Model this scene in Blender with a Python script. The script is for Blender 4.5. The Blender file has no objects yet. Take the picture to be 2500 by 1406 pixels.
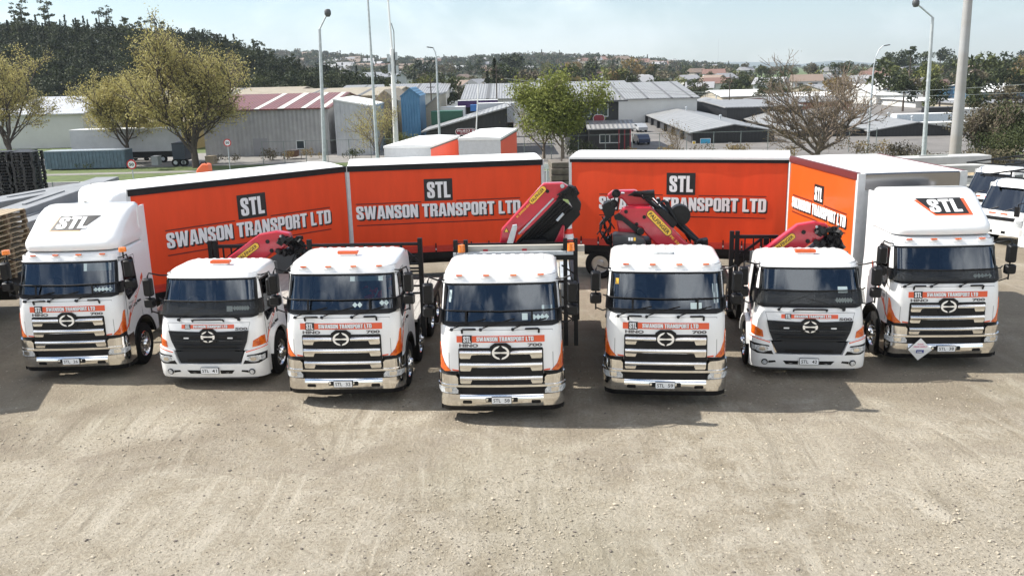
import bpy, bmesh, math, random
from math import radians, sin, cos, pi, sqrt, hypot
from mathutils import Vector, Matrix, noise
random.seed(7)
S = bpy.context.scene; HAZE = True
col = S.collection
# ------------------------------------------------------------------ camera
F_PX, PITCH, CAM_H, ROLL = 2153.8, radians(13.74), 6.61, radians(1.379)
cd = bpy.data.cameras.new('camera'); cam = bpy.data.objects.new('camera', cd); col.objects.link(cam)
Rv = Vector((1, 0, 0)); Dv = Vector((0, -sin(PITCH), -cos(PITCH))); Fv = Vector((0, cos(PITCH), -sin(PITCH)))
iR = Rv*cos(ROLL) + Dv*sin(ROLL); iD = Dv*cos(ROLL) - Rv*sin(ROLL)
M = Matrix((iR, -iD, -Fv)).transposed().to_4x4(); M.translation = (0, 0, CAM_H)
cam.matrix_world = M
cd.sensor_width = 36; cd.lens = 36*F_PX/2500; cd.clip_end = 20000; cd.clip_start = .1
S.camera = cam
# ------------------------------------------------------------------ world, sun
SUN = Vector((-.97, .22, 1.0)).normalized()
elev = math.asin(SUN.z); rot = math.atan2(SUN.x, SUN.y)
wd = bpy.data.worlds.new('World'); S.world = wd; wd.use_nodes = True
nt = wd.node_tree; bg = nt.nodes['Background']; bg.inputs[1].default_value = .10
sky = nt.nodes.new('ShaderNodeTexSky'); sky.sky_type = 'NISHITA'; sky.sun_disc = False
sky.sun_elevation = elev; sky.sun_rotation = rot; sky.air_density = 1.0; sky.dust_density = .3; sky.ozone_density = 1.2
tc = nt.nodes.new('ShaderNodeTexCoord'); mp = nt.nodes.new('ShaderNodeMapping'); mp.inputs['Scale'].default_value = (1.5, 1.5, 2.6)
mp.inputs['Location'].default_value = (3.3, 5.7, .9)
nz = nt.nodes.new('ShaderNodeTexNoise'); nz.inputs['Scale'].default_value = 3.6; nz.inputs['Detail'].default_value = 9; nz.inputs['Roughness'].default_value = .55
nz.inputs['Distortion'].default_value = .35
cr = nt.nodes.new('ShaderNodeValToRGB'); cr.color_ramp.elements[0].position = .47; cr.color_ramp.elements[1].position = .62
mx = nt.nodes.new('ShaderNodeMix'); mx.data_type = 'RGBA'
mx.inputs['B'].default_value = (15.5, 15.2, 14.8, 1)
L = nt.links.new
L(tc.outputs['Generated'], mp.inputs[0]); L(mp.outputs[0], nz.inputs['Vector']); L(nz.outputs[0], cr.inputs[0])
sx = nt.nodes.new('ShaderNodeSeparateXYZ'); L(tc.outputs['Generated'], sx.inputs[0])
mr_ = nt.nodes.new('ShaderNodeMapRange'); mr_.inputs['From Min'].default_value = -.2; mr_.inputs['From Max'].default_value = .6; mr_.inputs['To Min'].default_value = .95; mr_.inputs['To Max'].default_value = .16
L(sx.outputs['Y'], mr_.inputs['Value']); mu_ = nt.nodes.new('ShaderNodeMath'); mu_.operation = 'MULTIPLY'; L(cr.outputs[0], mu_.inputs[0]); L(mr_.outputs[0], mu_.inputs[1]); L(mu_.outputs[0], mx.inputs['Factor'])
tint = nt.nodes.new('ShaderNodeMix'); tint.data_type = 'RGBA'; tint.blend_type = 'MULTIPLY'; tint.inputs['Factor'].default_value = 1; tint.inputs['B'].default_value = (.67, .735, .785, 1); L(sky.outputs[0], tint.inputs['A']); L(tint.outputs['Result'], mx.inputs['A']); L(mx.outputs['Result'], bg.inputs[0])
sd = bpy.data.lights.new('sun', 'SUN'); sd.energy = 5.0; sd.angle = radians(.53); sd.color = (1, .955, .88)
so = bpy.data.objects.new('sun', sd); col.objects.link(so)
so.rotation_euler = SUN.to_track_quat('Z', 'Y').to_euler()
S.view_settings.view_transform = 'Standard'; S.view_settings.look = 'None'; S.view_settings.exposure = .82; S.view_settings.gamma = 1
S.render.engine = 'CYCLES'
try:
    S.cycles.max_bounces = 8; S.cycles.transparent_max_bounces = 16; S.cycles.volume_bounces = 0
except Exception: pass

# ------------------------------------------------------------------ pixel helpers (photo pixels 2500x1406 -> real places)
def ray(px, py):
    a, b = px-1250, py-703
    c, s = cos(ROLL), sin(ROLL)
    a, b = a*c - b*s, b*c + a*s
    return (Fv + Rv*(a/F_PX) + Dv*(b/F_PX))
def G(px, py, z=0.):                # where the sight line meets height z
    d = ray(px, py); t = (z-CAM_H)/d.z
    return Vector((d.x*t, d.y*t, z))
def AT(px, py, Y):                  # where it meets distance Y
    d = ray(px, py); t = Y/d.y
    return Vector((d.x*t, Y, CAM_H + d.z*t))
# ------------------------------------------------------------------ materials
MATS = {}
def mat(name, c, rough=.5, metal=0., var=.0, scale=6., bump=0., bscale=40., coat=0., spec=.5, c2=None, stretch=None, emit=0.):
    if name in MATS: return MATS[name]
    m = bpy.data.materials.new(name); m.use_nodes = True; n = m.node_tree; b = n.nodes['Principled BSDF']
    b.inputs['Base Color'].default_value = (*c, 1); b.inputs['Roughness'].default_value = rough; b.inputs['Metallic'].default_value = metal
    b.inputs['Coat Weight'].default_value = coat; b.inputs['Specular IOR Level'].default_value = spec
    b.inputs['Coat Roughness'].default_value = .06
    t = n.nodes.new('ShaderNodeTexCoord'); mpn = n.nodes.new('ShaderNodeMapping'); n.links.new(t.outputs['Object'], mpn.inputs[0])
    if stretch: mpn.inputs['Scale'].default_value = stretch
    if var or c2:
        q = n.nodes.new('ShaderNodeTexNoise'); q.inputs['Scale'].default_value = scale; q.inputs['Detail'].default_value = 6; q.inputs['Roughness'].default_value = .6
        n.links.new(mpn.outputs[0], q.inputs['Vector'])
        r = n.nodes.new('ShaderNodeValToRGB'); e = r.color_ramp.elements
        e[0].position = .32; e[1].position = .68
        lo = c2 if c2 else tuple(x*(1-var) for x in c); hi = c if c2 else tuple(min(1, x*(1+var)) for x in c)
        e[0].color = (*lo, 1); e[1].color = (*hi, 1)
        n.links.new(q.outputs[0], r.inputs[0]); n.links.new(r.outputs[0], b.inputs['Base Color'])
    if bump:
        q2 = n.nodes.new('ShaderNodeTexNoise'); q2.inputs['Scale'].default_value = bscale; q2.inputs['Detail'].default_value = 4
        n.links.new(mpn.outputs[0], q2.inputs['Vector'])
        bu = n.nodes.new('ShaderNodeBump'); bu.inputs['Strength'].default_value = bump; bu.inputs['Distance'].default_value = .02
        n.links.new(q2.outputs[0], bu.inputs['Height']); n.links.new(bu.outputs[0], b.inputs['Normal'])
    if emit: b.inputs['Emission Color'].default_value = (*c, 1); b.inputs['Emission Strength'].default_value = emit
    MATS[name] = m; return m
def glass(name, tint, ior=1.75):
    if name in MATS: return MATS[name]
    m = bpy.data.materials.new(name); m.use_nodes = True; n = m.node_tree; n.nodes.clear()
    o = n.nodes.new('ShaderNodeOutputMaterial'); x = n.nodes.new('ShaderNodeMixShader'); tr = n.nodes.new('ShaderNodeBsdfTransparent'); g = n.nodes.new('ShaderNodeBsdfGlossy')
    fr = n.nodes.new('ShaderNodeFresnel'); fr.inputs[0].default_value = ior; tr.inputs[0].default_value = (*tint, 1); g.inputs['Roughness'].default_value = .02
    g.inputs[0].default_value = (.74, .82, .92, 1)
    n.links.new(fr.outputs[0], x.inputs[0]); n.links.new(tr.outputs[0], x.inputs[1]); n.links.new(g.outputs[0], x.inputs[2]); n.links.new(x.outputs[0], o.inputs[0])
    MATS[name] = m; return m
def corr(name, c, pitch, axis=0, var=.12, rough=.45, metal=0., c2=None, depth=.08, amount=1.):
    """corrugated sheet: ribs as bump across one object axis"""
    if name in MATS: return MATS[name]
    m = mat(name, c, rough, metal, var=var, scale=.7, c2=c2); n = m.node_tree; b = n.nodes['Principled BSDF']
    t = n.nodes.new('ShaderNodeTexCoord'); w = n.nodes.new('ShaderNodeTexWave'); w.wave_type = 'BANDS'; w.bands_direction = 'XYZ'[axis]; w.wave_profile = 'SIN'
    w.inputs['Scale'].default_value = .314/pitch; w.inputs['Distortion'].default_value = 0
    n.links.new(t.outputs['Object'], w.inputs[0]); bu = n.nodes.new('ShaderNodeBump'); bu.inputs['Distance'].default_value = depth; bu.inputs['Strength'].default_value = amount
    n.links.new(w.outputs[1], bu.inputs['Height']); n.links.new(bu.outputs[0], b.inputs['Normal']); return m
white = mat('white_paint', (.80, .80, .79), .32, coat=.5, var=.02, scale=3)
whitew = mat('white_roof', (.78, .78, .76), .5, var=.05, scale=1.5)
black = mat('black_plastic', (.007, .007, .008), .45, var=.3, scale=9, spec=.3)
blackm = mat('black_steel', (.008, .008, .0085), .5, spec=.3, var=.3, scale=14, bump=.1)
rubber = mat('rubber', (.012, .0115, .011), .85, spec=.2, var=.3, scale=12, bump=.3, bscale=60)
chrome = mat('chrome', (.80, .79, .77), .09, 1., var=.06, scale=5)
alu = mat('aluminium', (.62, .62, .62), .32, 1., var=.1)
galv = mat('galvanised', (.46, .49, .51), .5, .35, var=.15, scale=5)
orange = mat('orange_vinyl', (.74, .10, .03), .4, coat=.2, var=.04)
amber = mat('amber_lens', (.42, .035, .004), .2, coat=1., c2=(.78, .17, .012), scale=9)
red = mat('crane_red', (.46, .008, .028), .3, coat=.6, var=.1, scale=4)
yellow = mat('yellow_label', (.85, .50, .05), .45)
textw = mat('white_vinyl', (.80, .80, .80), .45, var=.03)
textb = mat('black_vinyl', (.012, .012, .012), .45)
textg = mat('grey_badge', (.13, .12, .12), .4, .3)
lens = mat('headlight_lens', (.80, .83, .85), .15, .25, var=.0, scale=22, coat=1., c2=(.30, .32, .34))
gla = glass('windscreen_glass', (.36, .42, .44), 2.0)
glas = glass('side_glass', (.25, .27, .27), 1.5)
dark = mat('cab_trim', (.07, .072, .075), .7, var=.2)
seatm = mat('seat_cloth', (.16, .17, .20), .9, var=.2)
plastg = mat('dark_grey_cover', (.03, .032, .035), .45, var=.1)
# ------------------------------------------------------------------ object helpers
def tag(o, label=None, cat=None, group=None, kind=None):
    if label: o['label'] = label
    if cat: o['category'] = cat
    if group: o['group'] = group
    if kind: o['kind'] = kind
    return o
def empty(name, loc=(0, 0, 0), rz=0.):
    o = bpy.data.objects.new(name, None); o.empty_display_size = .2; col.objects.link(o); o.location = loc; o.rotation_euler.z = rz; return o
def kids(o): return [c for c in bpy.data.objects if c.parent == o]
KID = {}
def copy_tree(o, parent=None):
    c = o.copy(); col.objects.link(c); c.parent = parent
    for ch in KID.get(o.name, []):
        k = copy_tree(ch, c)
    return c
def reg(o, parent):
    if parent is not None:
        o.parent = parent; KID.setdefault(parent.name, []).append(o)
    return o
def copy_reg(o, parent=None):
    c = o.copy(); col.objects.link(c)
    if parent is not None: reg(c, parent)
    for ch in KID.get(o.name, []): copy_reg(ch, c)
    return c
class MB:
    def __init__(s): s.b = bmesh.new(); s.m = []; s.k = 0
    def mat(s, m):
        if m not in s.m: s.m.append(m)
        s.k = s.m.index(m); return s
    def face(s, vs):
        try: f = s.b.faces.new(vs); f.material_index = s.k; return f
        except ValueError: return None
    def poly(s, pts): return s.face([s.b.verts.new(p) for p in pts])
    def box(s, c, d, rz=0., rx=0., ry=0.):
        M4 = Matrix.Translation(c) @ Matrix.Rotation(rz, 4, 'Z') @ Matrix.Rotation(ry, 4, 'Y') @ Matrix.Rotation(rx, 4, 'X')
        v = [s.b.verts.new(M4 @ Vector((i*d[0]/2, j*d[1]/2, k*d[2]/2))) for i in (-1, 1) for j in (-1, 1) for k in (-1, 1)]
        for q in ((0,1,3,2),(4,6,7,5),(0,4,5,1),(2,3,7,6),(0,2,6,4),(1,5,7,3)): s.face([v[i] for i in q])
        return s
    def bb(s, x0, x1, y0, y1, z0, z1): return s.box(((x0+x1)/2, (y0+y1)/2, (z0+z1)/2), (x1-x0, y1-y0, z1-z0))
    def beam(s, a, b_, w, h=None, up=(0, 0, 1)):
        a = Vector(a); b_ = Vector(b_); d = (b_-a); L_ = d.length
        if L_ < 1e-6: return s
        d.normalize(); upv = Vector(up)
        if abs(d.dot(upv)) > .98: upv = Vector((0, 1, 0))
        r = d.cross(upv).normalized(); u = r.cross(d); h = h or w
        v = []
        for p in (a, b_):
            for i, j in ((-1,-1),(1,-1),(1,1),(-1,1)): v.append(s.b.verts.new(p + r*(i*w/2) + u*(j*h/2)))
        for i in range(4): s.face([v[i], v[(i+1) % 4], v[4+(i+1) % 4], v[4+i]])
        s.face(v[:4][::-1]); s.face(v[4:]); return s
    def tube(s, pts, r, n=8, r2=None, caps=True):
        pts = [Vector(p) for p in pts]; rings = []; N = len(pts); pr = None
        for i, p in enumerate(pts):
            d = (pts[min(i+1, N-1)] - pts[max(i-1, 0)]).normalized()
            if pr is None:
                a = Vector((0, 0, 1)) if abs(d.z) < .9 else Vector((1, 0, 0)); pr = d.cross(a).normalized()
            else: pr = (pr - d*pr.dot(d)).normalized()
            q = d.cross(pr); rr = r if r2 is None else r + (r2-r)*i/(N-1)
            rings.append([s.b.verts.new(p + (pr*cos(2*pi*k/n) + q*sin(2*pi*k/n))*rr) for k in range(n)])
        for a, b_ in zip(rings, rings[1:]):
            for k in range(n): s.face([a[k], a[(k+1) % n], b_[(k+1) % n], b_[k]])
        if caps: s.face(rings[0][::-1]); s.face(rings[-1])
        return s
    def cyl(s, a, b_, r, n=16, r2=None): return s.tube([a, b_], r, n, r2)
    def lathe(s, prof, c, axis='X', n=28, sgn=1):
        """prof: (radius, along) closed strip around an axis"""
        rings = []
        for (r, t) in prof:
            ring = []
            for k in range(n):
                A = 2*pi*k/n
                if axis == 'X': p = (t*sgn, r*cos(A), r*sin(A))
                elif axis == 'Y': p = (r*cos(A), t*sgn, r*sin(A))
                else: p = (r*cos(A), r*sin(A), t*sgn)
                ring.append(s.b.verts.new(Vector(c)+Vector(p)))
            rings.append(ring)
        for a, b_ in zip(rings, rings[1:]):
            for k in range(n): s.face([a[k], a[(k+1) % n], b_[(k+1) % n], b_[k]])
        return s
    def prism(s, poly, fn, t0, t1):
        """poly in 2D; fn(u, v, t) -> 3D; closed solid from t0 to t1"""
        A = [s.b.verts.new(fn(u, v, t0)) for u, v in poly]; B = [s.b.verts.new(fn(u, v, t1)) for u, v in poly]
        s.face(A[::-1]); s.face(B); n = len(poly)
        for i in range(n): s.face([A[i], A[(i+1) % n], B[(i+1) % n], B[i]])
        return s
    def conf(s, poly, fn, cu=(), cv=(), off=0., th=.01, hole=None):
        """flat polygon in (u,v) cut at cu / cv, wrapped by fn(u,v,off) and given thickness th inward"""
        t = bmesh.new(); f = t.faces.new([t.verts.new((u, v, 0)) for u, v in poly]); 
        for c in cu: bmesh.ops.bisect_plane(t, geom=t.verts[:]+t.edges[:]+t.faces[:], plane_co=(c, 0, 0), plane_no=(1, 0, 0))
        for c in cv: bmesh.ops.bisect_plane(t, geom=t.verts[:]+t.edges[:]+t.faces[:], plane_co=(0, c, 0), plane_no=(0, 1, 0))
        t.verts.index_update(); V = [s.b.verts.new(fn(v.co.x, v.co.y, off)) for v in t.verts]
        for f in t.faces: s.face([V[v.index] for v in f.verts])
        if th:
            W_ = [s.b.verts.new(fn(v.co.x, v.co.y, off-th)) for v in t.verts]
            for f in t.faces: s.face([W_[v.index] for v in reversed(f.verts)])
            for e in t.edges:
                if len(e.link_faces) == 1:
                    a, b_ = e.verts[0].index, e.verts[1].index; s.face([V[a], V[b_], W_[b_], W_[a]])
        t.free(); return s
    def flat(s, vf, fn, off=0.):
        V = [s.b.verts.new(fn(u, v, off)) for u, v in vf[0]]
        for f in vf[1]: s.face([V[i] for i in f])
        return s
    def build(s, name, m=None, parent=None, smooth=None, loc=None, bevel=0., rz=0., fixn=True, label=None):
        if m is not None: s.m = [m] if not s.m else s.m
        if fixn: bmesh.ops.recalc_face_normals(s.b, faces=s.b.faces[:])
        me = bpy.data.meshes.new(name); s.b.to_mesh(me); s.b.free()
        for q in s.m: me.materials.append(q)
        o = bpy.data.objects.new(name, me); col.objects.link(o)
        if loc is not None: o.location = loc
        if rz: o.rotation_euler.z = rz
        reg(o, parent)
        if smooth is not None:
            for p in me.polygons: p.use_smooth = True
            try: me.set_sharp_from_angle(angle=radians(smooth))
            except Exception: pass
        if bevel:
            b = o.modifiers.new('bevel', 'BEVEL'); b.width = bevel; b.segments = 2; b.limit_method = 'ANGLE'
        if label: o['label'] = label
        return o
def rrect(x0, x1, y0, y1, r, n=4):
    out = []
    for cx, cy, a0 in ((x1-r, y1-r, 0), (x0+r, y1-r, 90), (x0+r, y0+r, 180), (x1-r, y0+r, 270)):
        for i in range(n+1):
            a = radians(a0+90*i/n); out.append((cx+r*cos(a), cy+r*sin(a)))
    return out
# ------------------------------------------------------------------ lettering
def arcp(cx, cy, r, a0, a1, n=4): return [(cx+r*cos(radians(a0+(a1-a0)*i/n)), cy+r*sin(radians(a0+(a1-a0)*i/n))) for i in range(n+1)]
GL = {
 'S': (.50, [[(.50,.63)]+arcp(.34,.84,.16,0,90)+arcp(.16,.84,.16,90,180)+[(0,.68),(.04,.56),(.12,.48),(.27,.35),(.30,.30),(.30,.20)]+arcp(.25,.19,.05,0,-180)+[(.20,.38),(0,.38)]+arcp(.16,.16,.16,180,270)+arcp(.34,.16,.16,270,360)+[(.50,.34),(.46,.46),(.38,.55),(.23,.67),(.20,.72),(.20,.80)]+arcp(.25,.80,.05,180,0)+[(.30,.63)]]),
 'W': (.80, [[(0,1),(.12,0),(.33,0),(.40,.48),(.47,0),(.68,0),(.80,1),(.61,1),(.555,.36),(.48,1),(.32,1),(.245,.36),(.19,1)]]),
 'A': (.56, [[(0,0),(.195,0),(.215,.18),(.345,.18),(.365,0),(.56,0),(.42,1),(.14,1)], [(.235,.34),(.325,.34),(.28,.78)]]),
 'N': (.52, [[(0,0),(.17,0),(.17,.46),(.33,0),(.52,0),(.52,1),(.35,1),(.35,.56),(.20,1),(0,1)]]),
 'O': (.50, [rrect(0,.50,0,1,.16), rrect(.20,.30,.16,.84,.045)]),
 'T': (.50, [[(.145,0),(.355,0),(.355,.82),(.50,.82),(.50,1),(0,1),(0,.82),(.145,.82)]]),
 'R': (.52, [[(0,0),(.20,0),(.20,.42),(.26,.42),(.30,.38),(.30,0),(.51,0),(.51,.36),(.49,.46),(.42,.50),(.49,.56),(.51,.66)]+arcp(.35,.84,.16,0,90)+[(0,1)], [(.20,.57),(.27,.57),(.30,.60),(.30,.81),(.27,.84),(.20,.84)]]),
 'P': (.50, [[(0,0),(.20,0),(.20,.37)]+arcp(.34,.53,.16,270,360)+arcp(.34,.84,.16,0,90)+[(0,1)], [(.20,.53),(.27,.53),(.30,.56),(.30,.81),(.27,.84),(.20,.84)]]),
 'L': (.42, [[(0,0),(.42,0),(.42,.18),(.20,.18),(.20,1),(0,1)]]),
 'D': (.51, [[(0,0)]+arcp(.35,.16,.16,270,360)+arcp(.35,.84,.16,0,90)+[(0,1)], [(.20,.17),(.27,.17),(.31,.21),(.31,.79),(.27,.83),(.20,.83)]]),
}
TC = {}
def curve_mesh(cu):
    o = bpy.data.objects.new('tmp', cu); col.objects.link(o)
    dg = bpy.context.evaluated_depsgraph_get(); dg.update()
    me = bpy.data.meshes.new_from_object(o.evaluated_get(dg))
    v = [(p.co.x, p.co.y) for p in me.vertices]; f = [tuple(p.vertices) for p in me.polygons]
    bpy.data.objects.remove(o); bpy.data.meshes.remove(me); bpy.data.curves.remove(cu)
    return v, f
def block(txt, gap=.045, space=.24):
    k = ('b', txt)
    if k in TC: return TC[k]
    cu = bpy.data.curves.new('t', 'CURVE'); cu.dimensions = '2D'; cu.fill_mode = 'BOTH'; x = 0
    for ch in txt:
        if ch == ' ': x += space; continue
        w, loops = GL[ch]
        for lp in loops:
            sp = cu.splines.new('POLY'); sp.points.add(len(lp)-1); sp.use_cyclic_u = True
            for p, (a, b_) in zip(sp.points, lp): p.co = (a+x, b_, 0, 1)
        x += w+gap
    TC[k] = curve_mesh(cu)+(x-gap,); return TC[k]
def font(txt, bold=0.):
    k = ('f', txt, bold)
    if k in TC: return TC[k]
    cu = bpy.data.curves.new('t', 'FONT'); cu.body = txt; cu.size = 1.0; cu.offset = bold; cu.fill_mode = 'BOTH'; cu.resolution_u = 3
    v, f = curve_mesh(cu)
    x0 = min(p[0] for p in v); x1 = max(p[0] for p in v); y0 = min(p[1] for p in v); y1 = max(p[1] for p in v)
    v = [((a-x0)/(y1-y0), (b_-y0)/(y1-y0)) for a, b_ in v]
    TC[k] = (v, f, (x1-x0)/(y1-y0)); return TC[k]
def fit(vf, x0, x1, y0, y1, shear=0.):
    w = vf[2]; return ([(x0+a/w*(x1-x0)+shear*b_*(y1-y0), y0+b_*(y1-y0)) for a, b_ in vf[0]], vf[1])
# ================================================================== TRUCKS
def lut(tab):
    def f(z):
        if z <= tab[0][0]: return tab[0][1]
        for (a, va), (b_, vb) in zip(tab, tab[1:]):
            if z <= b_: return va + (vb-va)*(z-a)/(b_-a)
        return tab[-1][1]
    return f
UM = 1.18; UE = .955+.225*.995
def surf(F0, Wf, bow=.06, R=.225):
    def yy(u):
        a = min(abs(u), UE); t = max(0, (a-(UM-R))/R); return bow*(a/UM)**2 + R*(1-sqrt(max(0, 1-t*t)))
    def fn(u, z, off=0.):
        u = max(-UE, min(UE, u)); e = .004; uc = max(-UE+e, min(UE-e, u))
        s = (yy(uc+e)-yy(uc-e))/(2*e); nx, ny = s, -1.; l = hypot(nx, ny); dz = (F0(z+.01)-F0(z-.01))/.02
        nz_ = dz/sqrt(1+dz*dz)
        return Vector((u/UM*Wf(z) + nx/l*off, F0(z)+yy(u) + ny/l*off, z + nz_*off*.9))
    return fn
UC = [-1.17, -1.14, -1.10, -1.05, -1.0, -.95]+[x*.19 for x in range(-4, 5)]+[.95, 1.0, 1.05, 1.10, 1.14, 1.17]
def sidefn(F0, Wf, sgn, y0=.26):
    def fn(v, z, off=0.): return Vector((sgn*(Wf(z)*.998+off), v+(F0(z)+y0)*max(0, 1-v/.6), z))
    return fn
BIG = dict(F0=lut([(.25,.10),(.36,.05),(.5,.02),(.8,.03),(1.1,.03),(1.5,.045),(1.75,.075),(1.9,.11),(1.96,.14),(2.70,.40),(2.78,.42),(2.86,.46)]),
           W=lut([(.9,1.18),(1.9,1.165),(2.7,1.115),(2.86,1.09)]), wz=(1.955, 2.70), top=2.84, flare=.02, wheel=(1.24, .52), back=2.12, low=1.0)
SML = dict(F0=lut([(.25,.08),(.4,.02),(.7,.0),(.9,.03),(1.3,.05),(1.5,.10),(1.6,.15),(2.38,.43),(2.46,.46),(2.5,.48)]),
           W=lut([(.9,1.17),(1.6,1.12),(2.36,1.04),(2.5,1.02)]), wz=(1.60, 2.38), top=2.48, flare=.09, wheel=(1.06, .50), back=1.78, low=.86)
def roof_rings(mb, F0, levels, back_r=.12):
    rings = []
    for z, fy, W, by in levels:
        pts = []
        for i in range(-12, 13):
            t = i/12; a = abs(t); u = W*sin(t*pi/2) if True else t
            cy = .10*(abs(u)/W)**2 + (.26*(1-sqrt(max(0, 1-max(0, (abs(u)-(W-.24))/.24)**2))))
            pts.append((u, fy+cy))
        n = []
        n += pts + [(W, by-.2), (W-.03, by-.06), (W-.10, by), (0, by), (-W+.10, by), (-W+.03, by-.06), (-W, by-.2)]
        rings.append([mb.b.verts.new((x, y, z)) for x, y in n])
    N = len(rings[0])
    for a, b_ in zip(rings, rings[1:]):
        for k in range(N): mb.face([a[k], a[(k+1) % N], b_[(k+1) % N], b_[k]])
    mb.face(rings[-1]); return mb
def wheel(parent, x, y, z, r=.5, w=.27, sgn=1, hub=chrome, deep=False, name='wheel'):
    mb = MB().mat(rubber)
    o = r; mb.lathe([(o*.60, w*.40), (o*.62, w*.5), (o*.80, w*.54), (o*.93, w*.5), (o, w*.40), (o, 0), (o, -w*.40), (o*.93, -w*.5), (o*.60, -w*.46)], (0, 0, 0), 'X', 40, sgn)
    for k in range(0): pass
    t = mb.build(name, None, parent, smooth=40, loc=(x, y, z))
    mb = MB().mat(hub)
    if deep: mb.lathe([(o*.62, w*.46), (o*.58, w*.48), (o*.55, w*.30), (o*.48, -.02), (o*.25, -.04), (o*.24, w*.35), (o*.20, w*.45), (.001, w*.46)], (0, 0, 0), 'X', 32, sgn)
    else: mb.lathe([(o*.62, w*.46), (o*.58, w*.50), (o*.56, w*.42), (o*.50, w*.30), (o*.38, w*.42), (o*.26, w*.48), (o*.24, w*.70), (o*.20, w*.78), (.001, w*.80)], (0, 0, 0), 'X', 32, sgn)
    for k in range(10):
        A = 2*pi*k/10; p = Vector((0, cos(A)*o*.335, sin(A)*o*.335)); mb.cyl(p+Vector((sgn*w*(.3 if not deep else -.1), 0, 0)), p+Vector((sgn*w*(.62 if not deep else .1), 0, 0)), .017, 6)
    mb.mat(black)
    for k in range(10):
        A = 2*pi*(k+.5)/10; p = Vector((0, cos(A)*o*.46, sin(A)*o*.46)); mb.cyl(p+Vector((sgn*(w*.30 if not deep else 0), 0, 0)), p+Vector((sgn*(w*.385 if not deep else .02), 0, 0)), .030, 8)
    mb.build('rim', None, t, smooth=35)
    return t
def mirror(parent, s, dx, y, zt, scale=1., root=(1.08, .55, 2.74)):
    """mirror arm with a tall and a wide head; s = side"""
    x = s*(dx)
    mb = MB().mat(black); mb.tube([(s*root[0], root[1], root[2]), (s*(root[0]+.12), root[1]-.12, root[2]+.03), (x-s*.03, y+.06, zt+.10), (x, y+.04, zt+.02), (x, y+.05, zt-.80)], .017, 8)
    mb.tube([(x, y+.05, zt-.76), (x-s*.14, y+.12, zt-.84), (s*1.12, y+.35, zt-.86)], .015, 6)
    a = mb.build('mirror_arm', None, parent, smooth=50)
    for nm, w, h, zc, d in (('mirror_head', .20, .40, zt-.21, .13), ('mirror_head', .23, .21, zt-.56, .14)):
        mb = MB().mat(black); cx = x
        P = rrect(-w/2, w/2, -h/2, h/2, .045)
        Pi = rrect(-w/2+.03, w/2-.03, -h/2+.03, h/2-.03, .03)
        A = [mb.b.verts.new((cx+a_, y-d/2, zc+b_)) for a_, b_ in Pi]; B = [mb.b.verts.new((cx+a_, y-d/2+.05, zc+b_)) for a_, b_ in P]; C_ = [mb.b.verts.new((cx+a_, y+d/2, zc+b_)) for a_, b_ in P]
        N = len(P); mb.face(A)
        for Q, R_ in ((A, B), (B, C_)):
            for k in range(N): mb.face([Q[k], Q[(k+1) % N], R_[(k+1) % N], R_[k]])
        mb.face(C_[::-1]); mb.mat(chrome); mb.prism(rrect(-w/2+.02, w/2-.02, -h/2+.02, h/2-.02, .03), lambda u, v, t: Vector((cx+u, y+d/2+t, zc+v)), .001, .006)
        mb.build(nm, None, a, smooth=40)
    return a
def banner(parent, fn, u0, u1, z0, z1, big=True):
    mb = MB().mat(orange); off = .006
    mb.conf([(u0, z0), (u1, z0), (u1, z1), (u0, z1)], fn, UC, [], off, .004)
    W = u1-u0; h = z1-z0
    bx0 = u0+W*.065; bx1 = u0+W*.175
    mb.mat(textb).conf([(bx0, z0-h*.10), (bx1, z0-h*.10), (bx1, z1+h*.10), (bx0, z1+h*.10)], fn, UC, [], off+.004, .004)
    mb.mat(textw).flat(fit(block('STL'), bx0+W*.012, bx1-W*.012, z0+h*.05, z1-h*.05), fn, off+.007)
    tx0, tx1 = u0+W*.228, u0+W*.875
    mb.mat(textb).flat(fit(block('SWANSON TRANSPORT LTD'), tx0+.006, tx1+.006, z0+h*.14, z1-h*.18), fn, off+.003)
    mb.mat(textw).flat(fit(block('SWANSON TRANSPORT LTD'), tx0, tx1, z0+h*.18, z1-h*.14), fn, off+.006)
    return mb.build('name_banner', None, parent, fixn=False, label='orange banner reading STL SWANSON TRANSPORT LTD')
def emblem(parent, fn, zc, k=1., plate=True):
    mb = MB()
    mb.mat(black)
    hexp = [(-.23*k, 0), (-.19*k, -.13*k), (-.11*k, -.17*k), (.11*k, -.17*k), (.19*k, -.13*k), (.23*k, 0), (.20*k, .12*k), (.11*k, .18*k), (-.11*k, .18*k), (-.20*k, .12*k)]
    mb.conf([(a, zc+b_) for a, b_ in hexp], fn, [-.1, 0, .1], [], .035, .03)
    mb.mat(mat('emblem_chrome', (.95, .95, .95), .3, .7))
    for s in (-1, 1):
        o = [(.168*k*cos(radians(a))*s, zc+.130*k*sin(radians(a))) for a in range(-86, 87, 10)]
        i = [(.128*k*cos(radians(a))*s, zc+.098*k*sin(radians(a))) for a in range(-74, 75, 10)]
        iu = [(u, z) for u, z in i if z > zc+.02*k]; il = [(u, z) for u, z in i if z < zc-.02*k]
        poly = o + iu[::-1] + [(s*.11*k, zc+.020*k), (0, zc+.012*k), (0, zc-.012*k), (s*.11*k, zc-.020*k)] + il[::-1]
        mb.conf(poly, fn, [], [], .052, .016)
    return mb.build('emblem', None, parent)
def badge(mbt, txt, fn, u0, u1, z0, z1, m=None, bold=.03):
    mbt.mat(m or textg).flat(fit(font(txt, bold), u0, u1, z0, z1), fn, .007)
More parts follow.
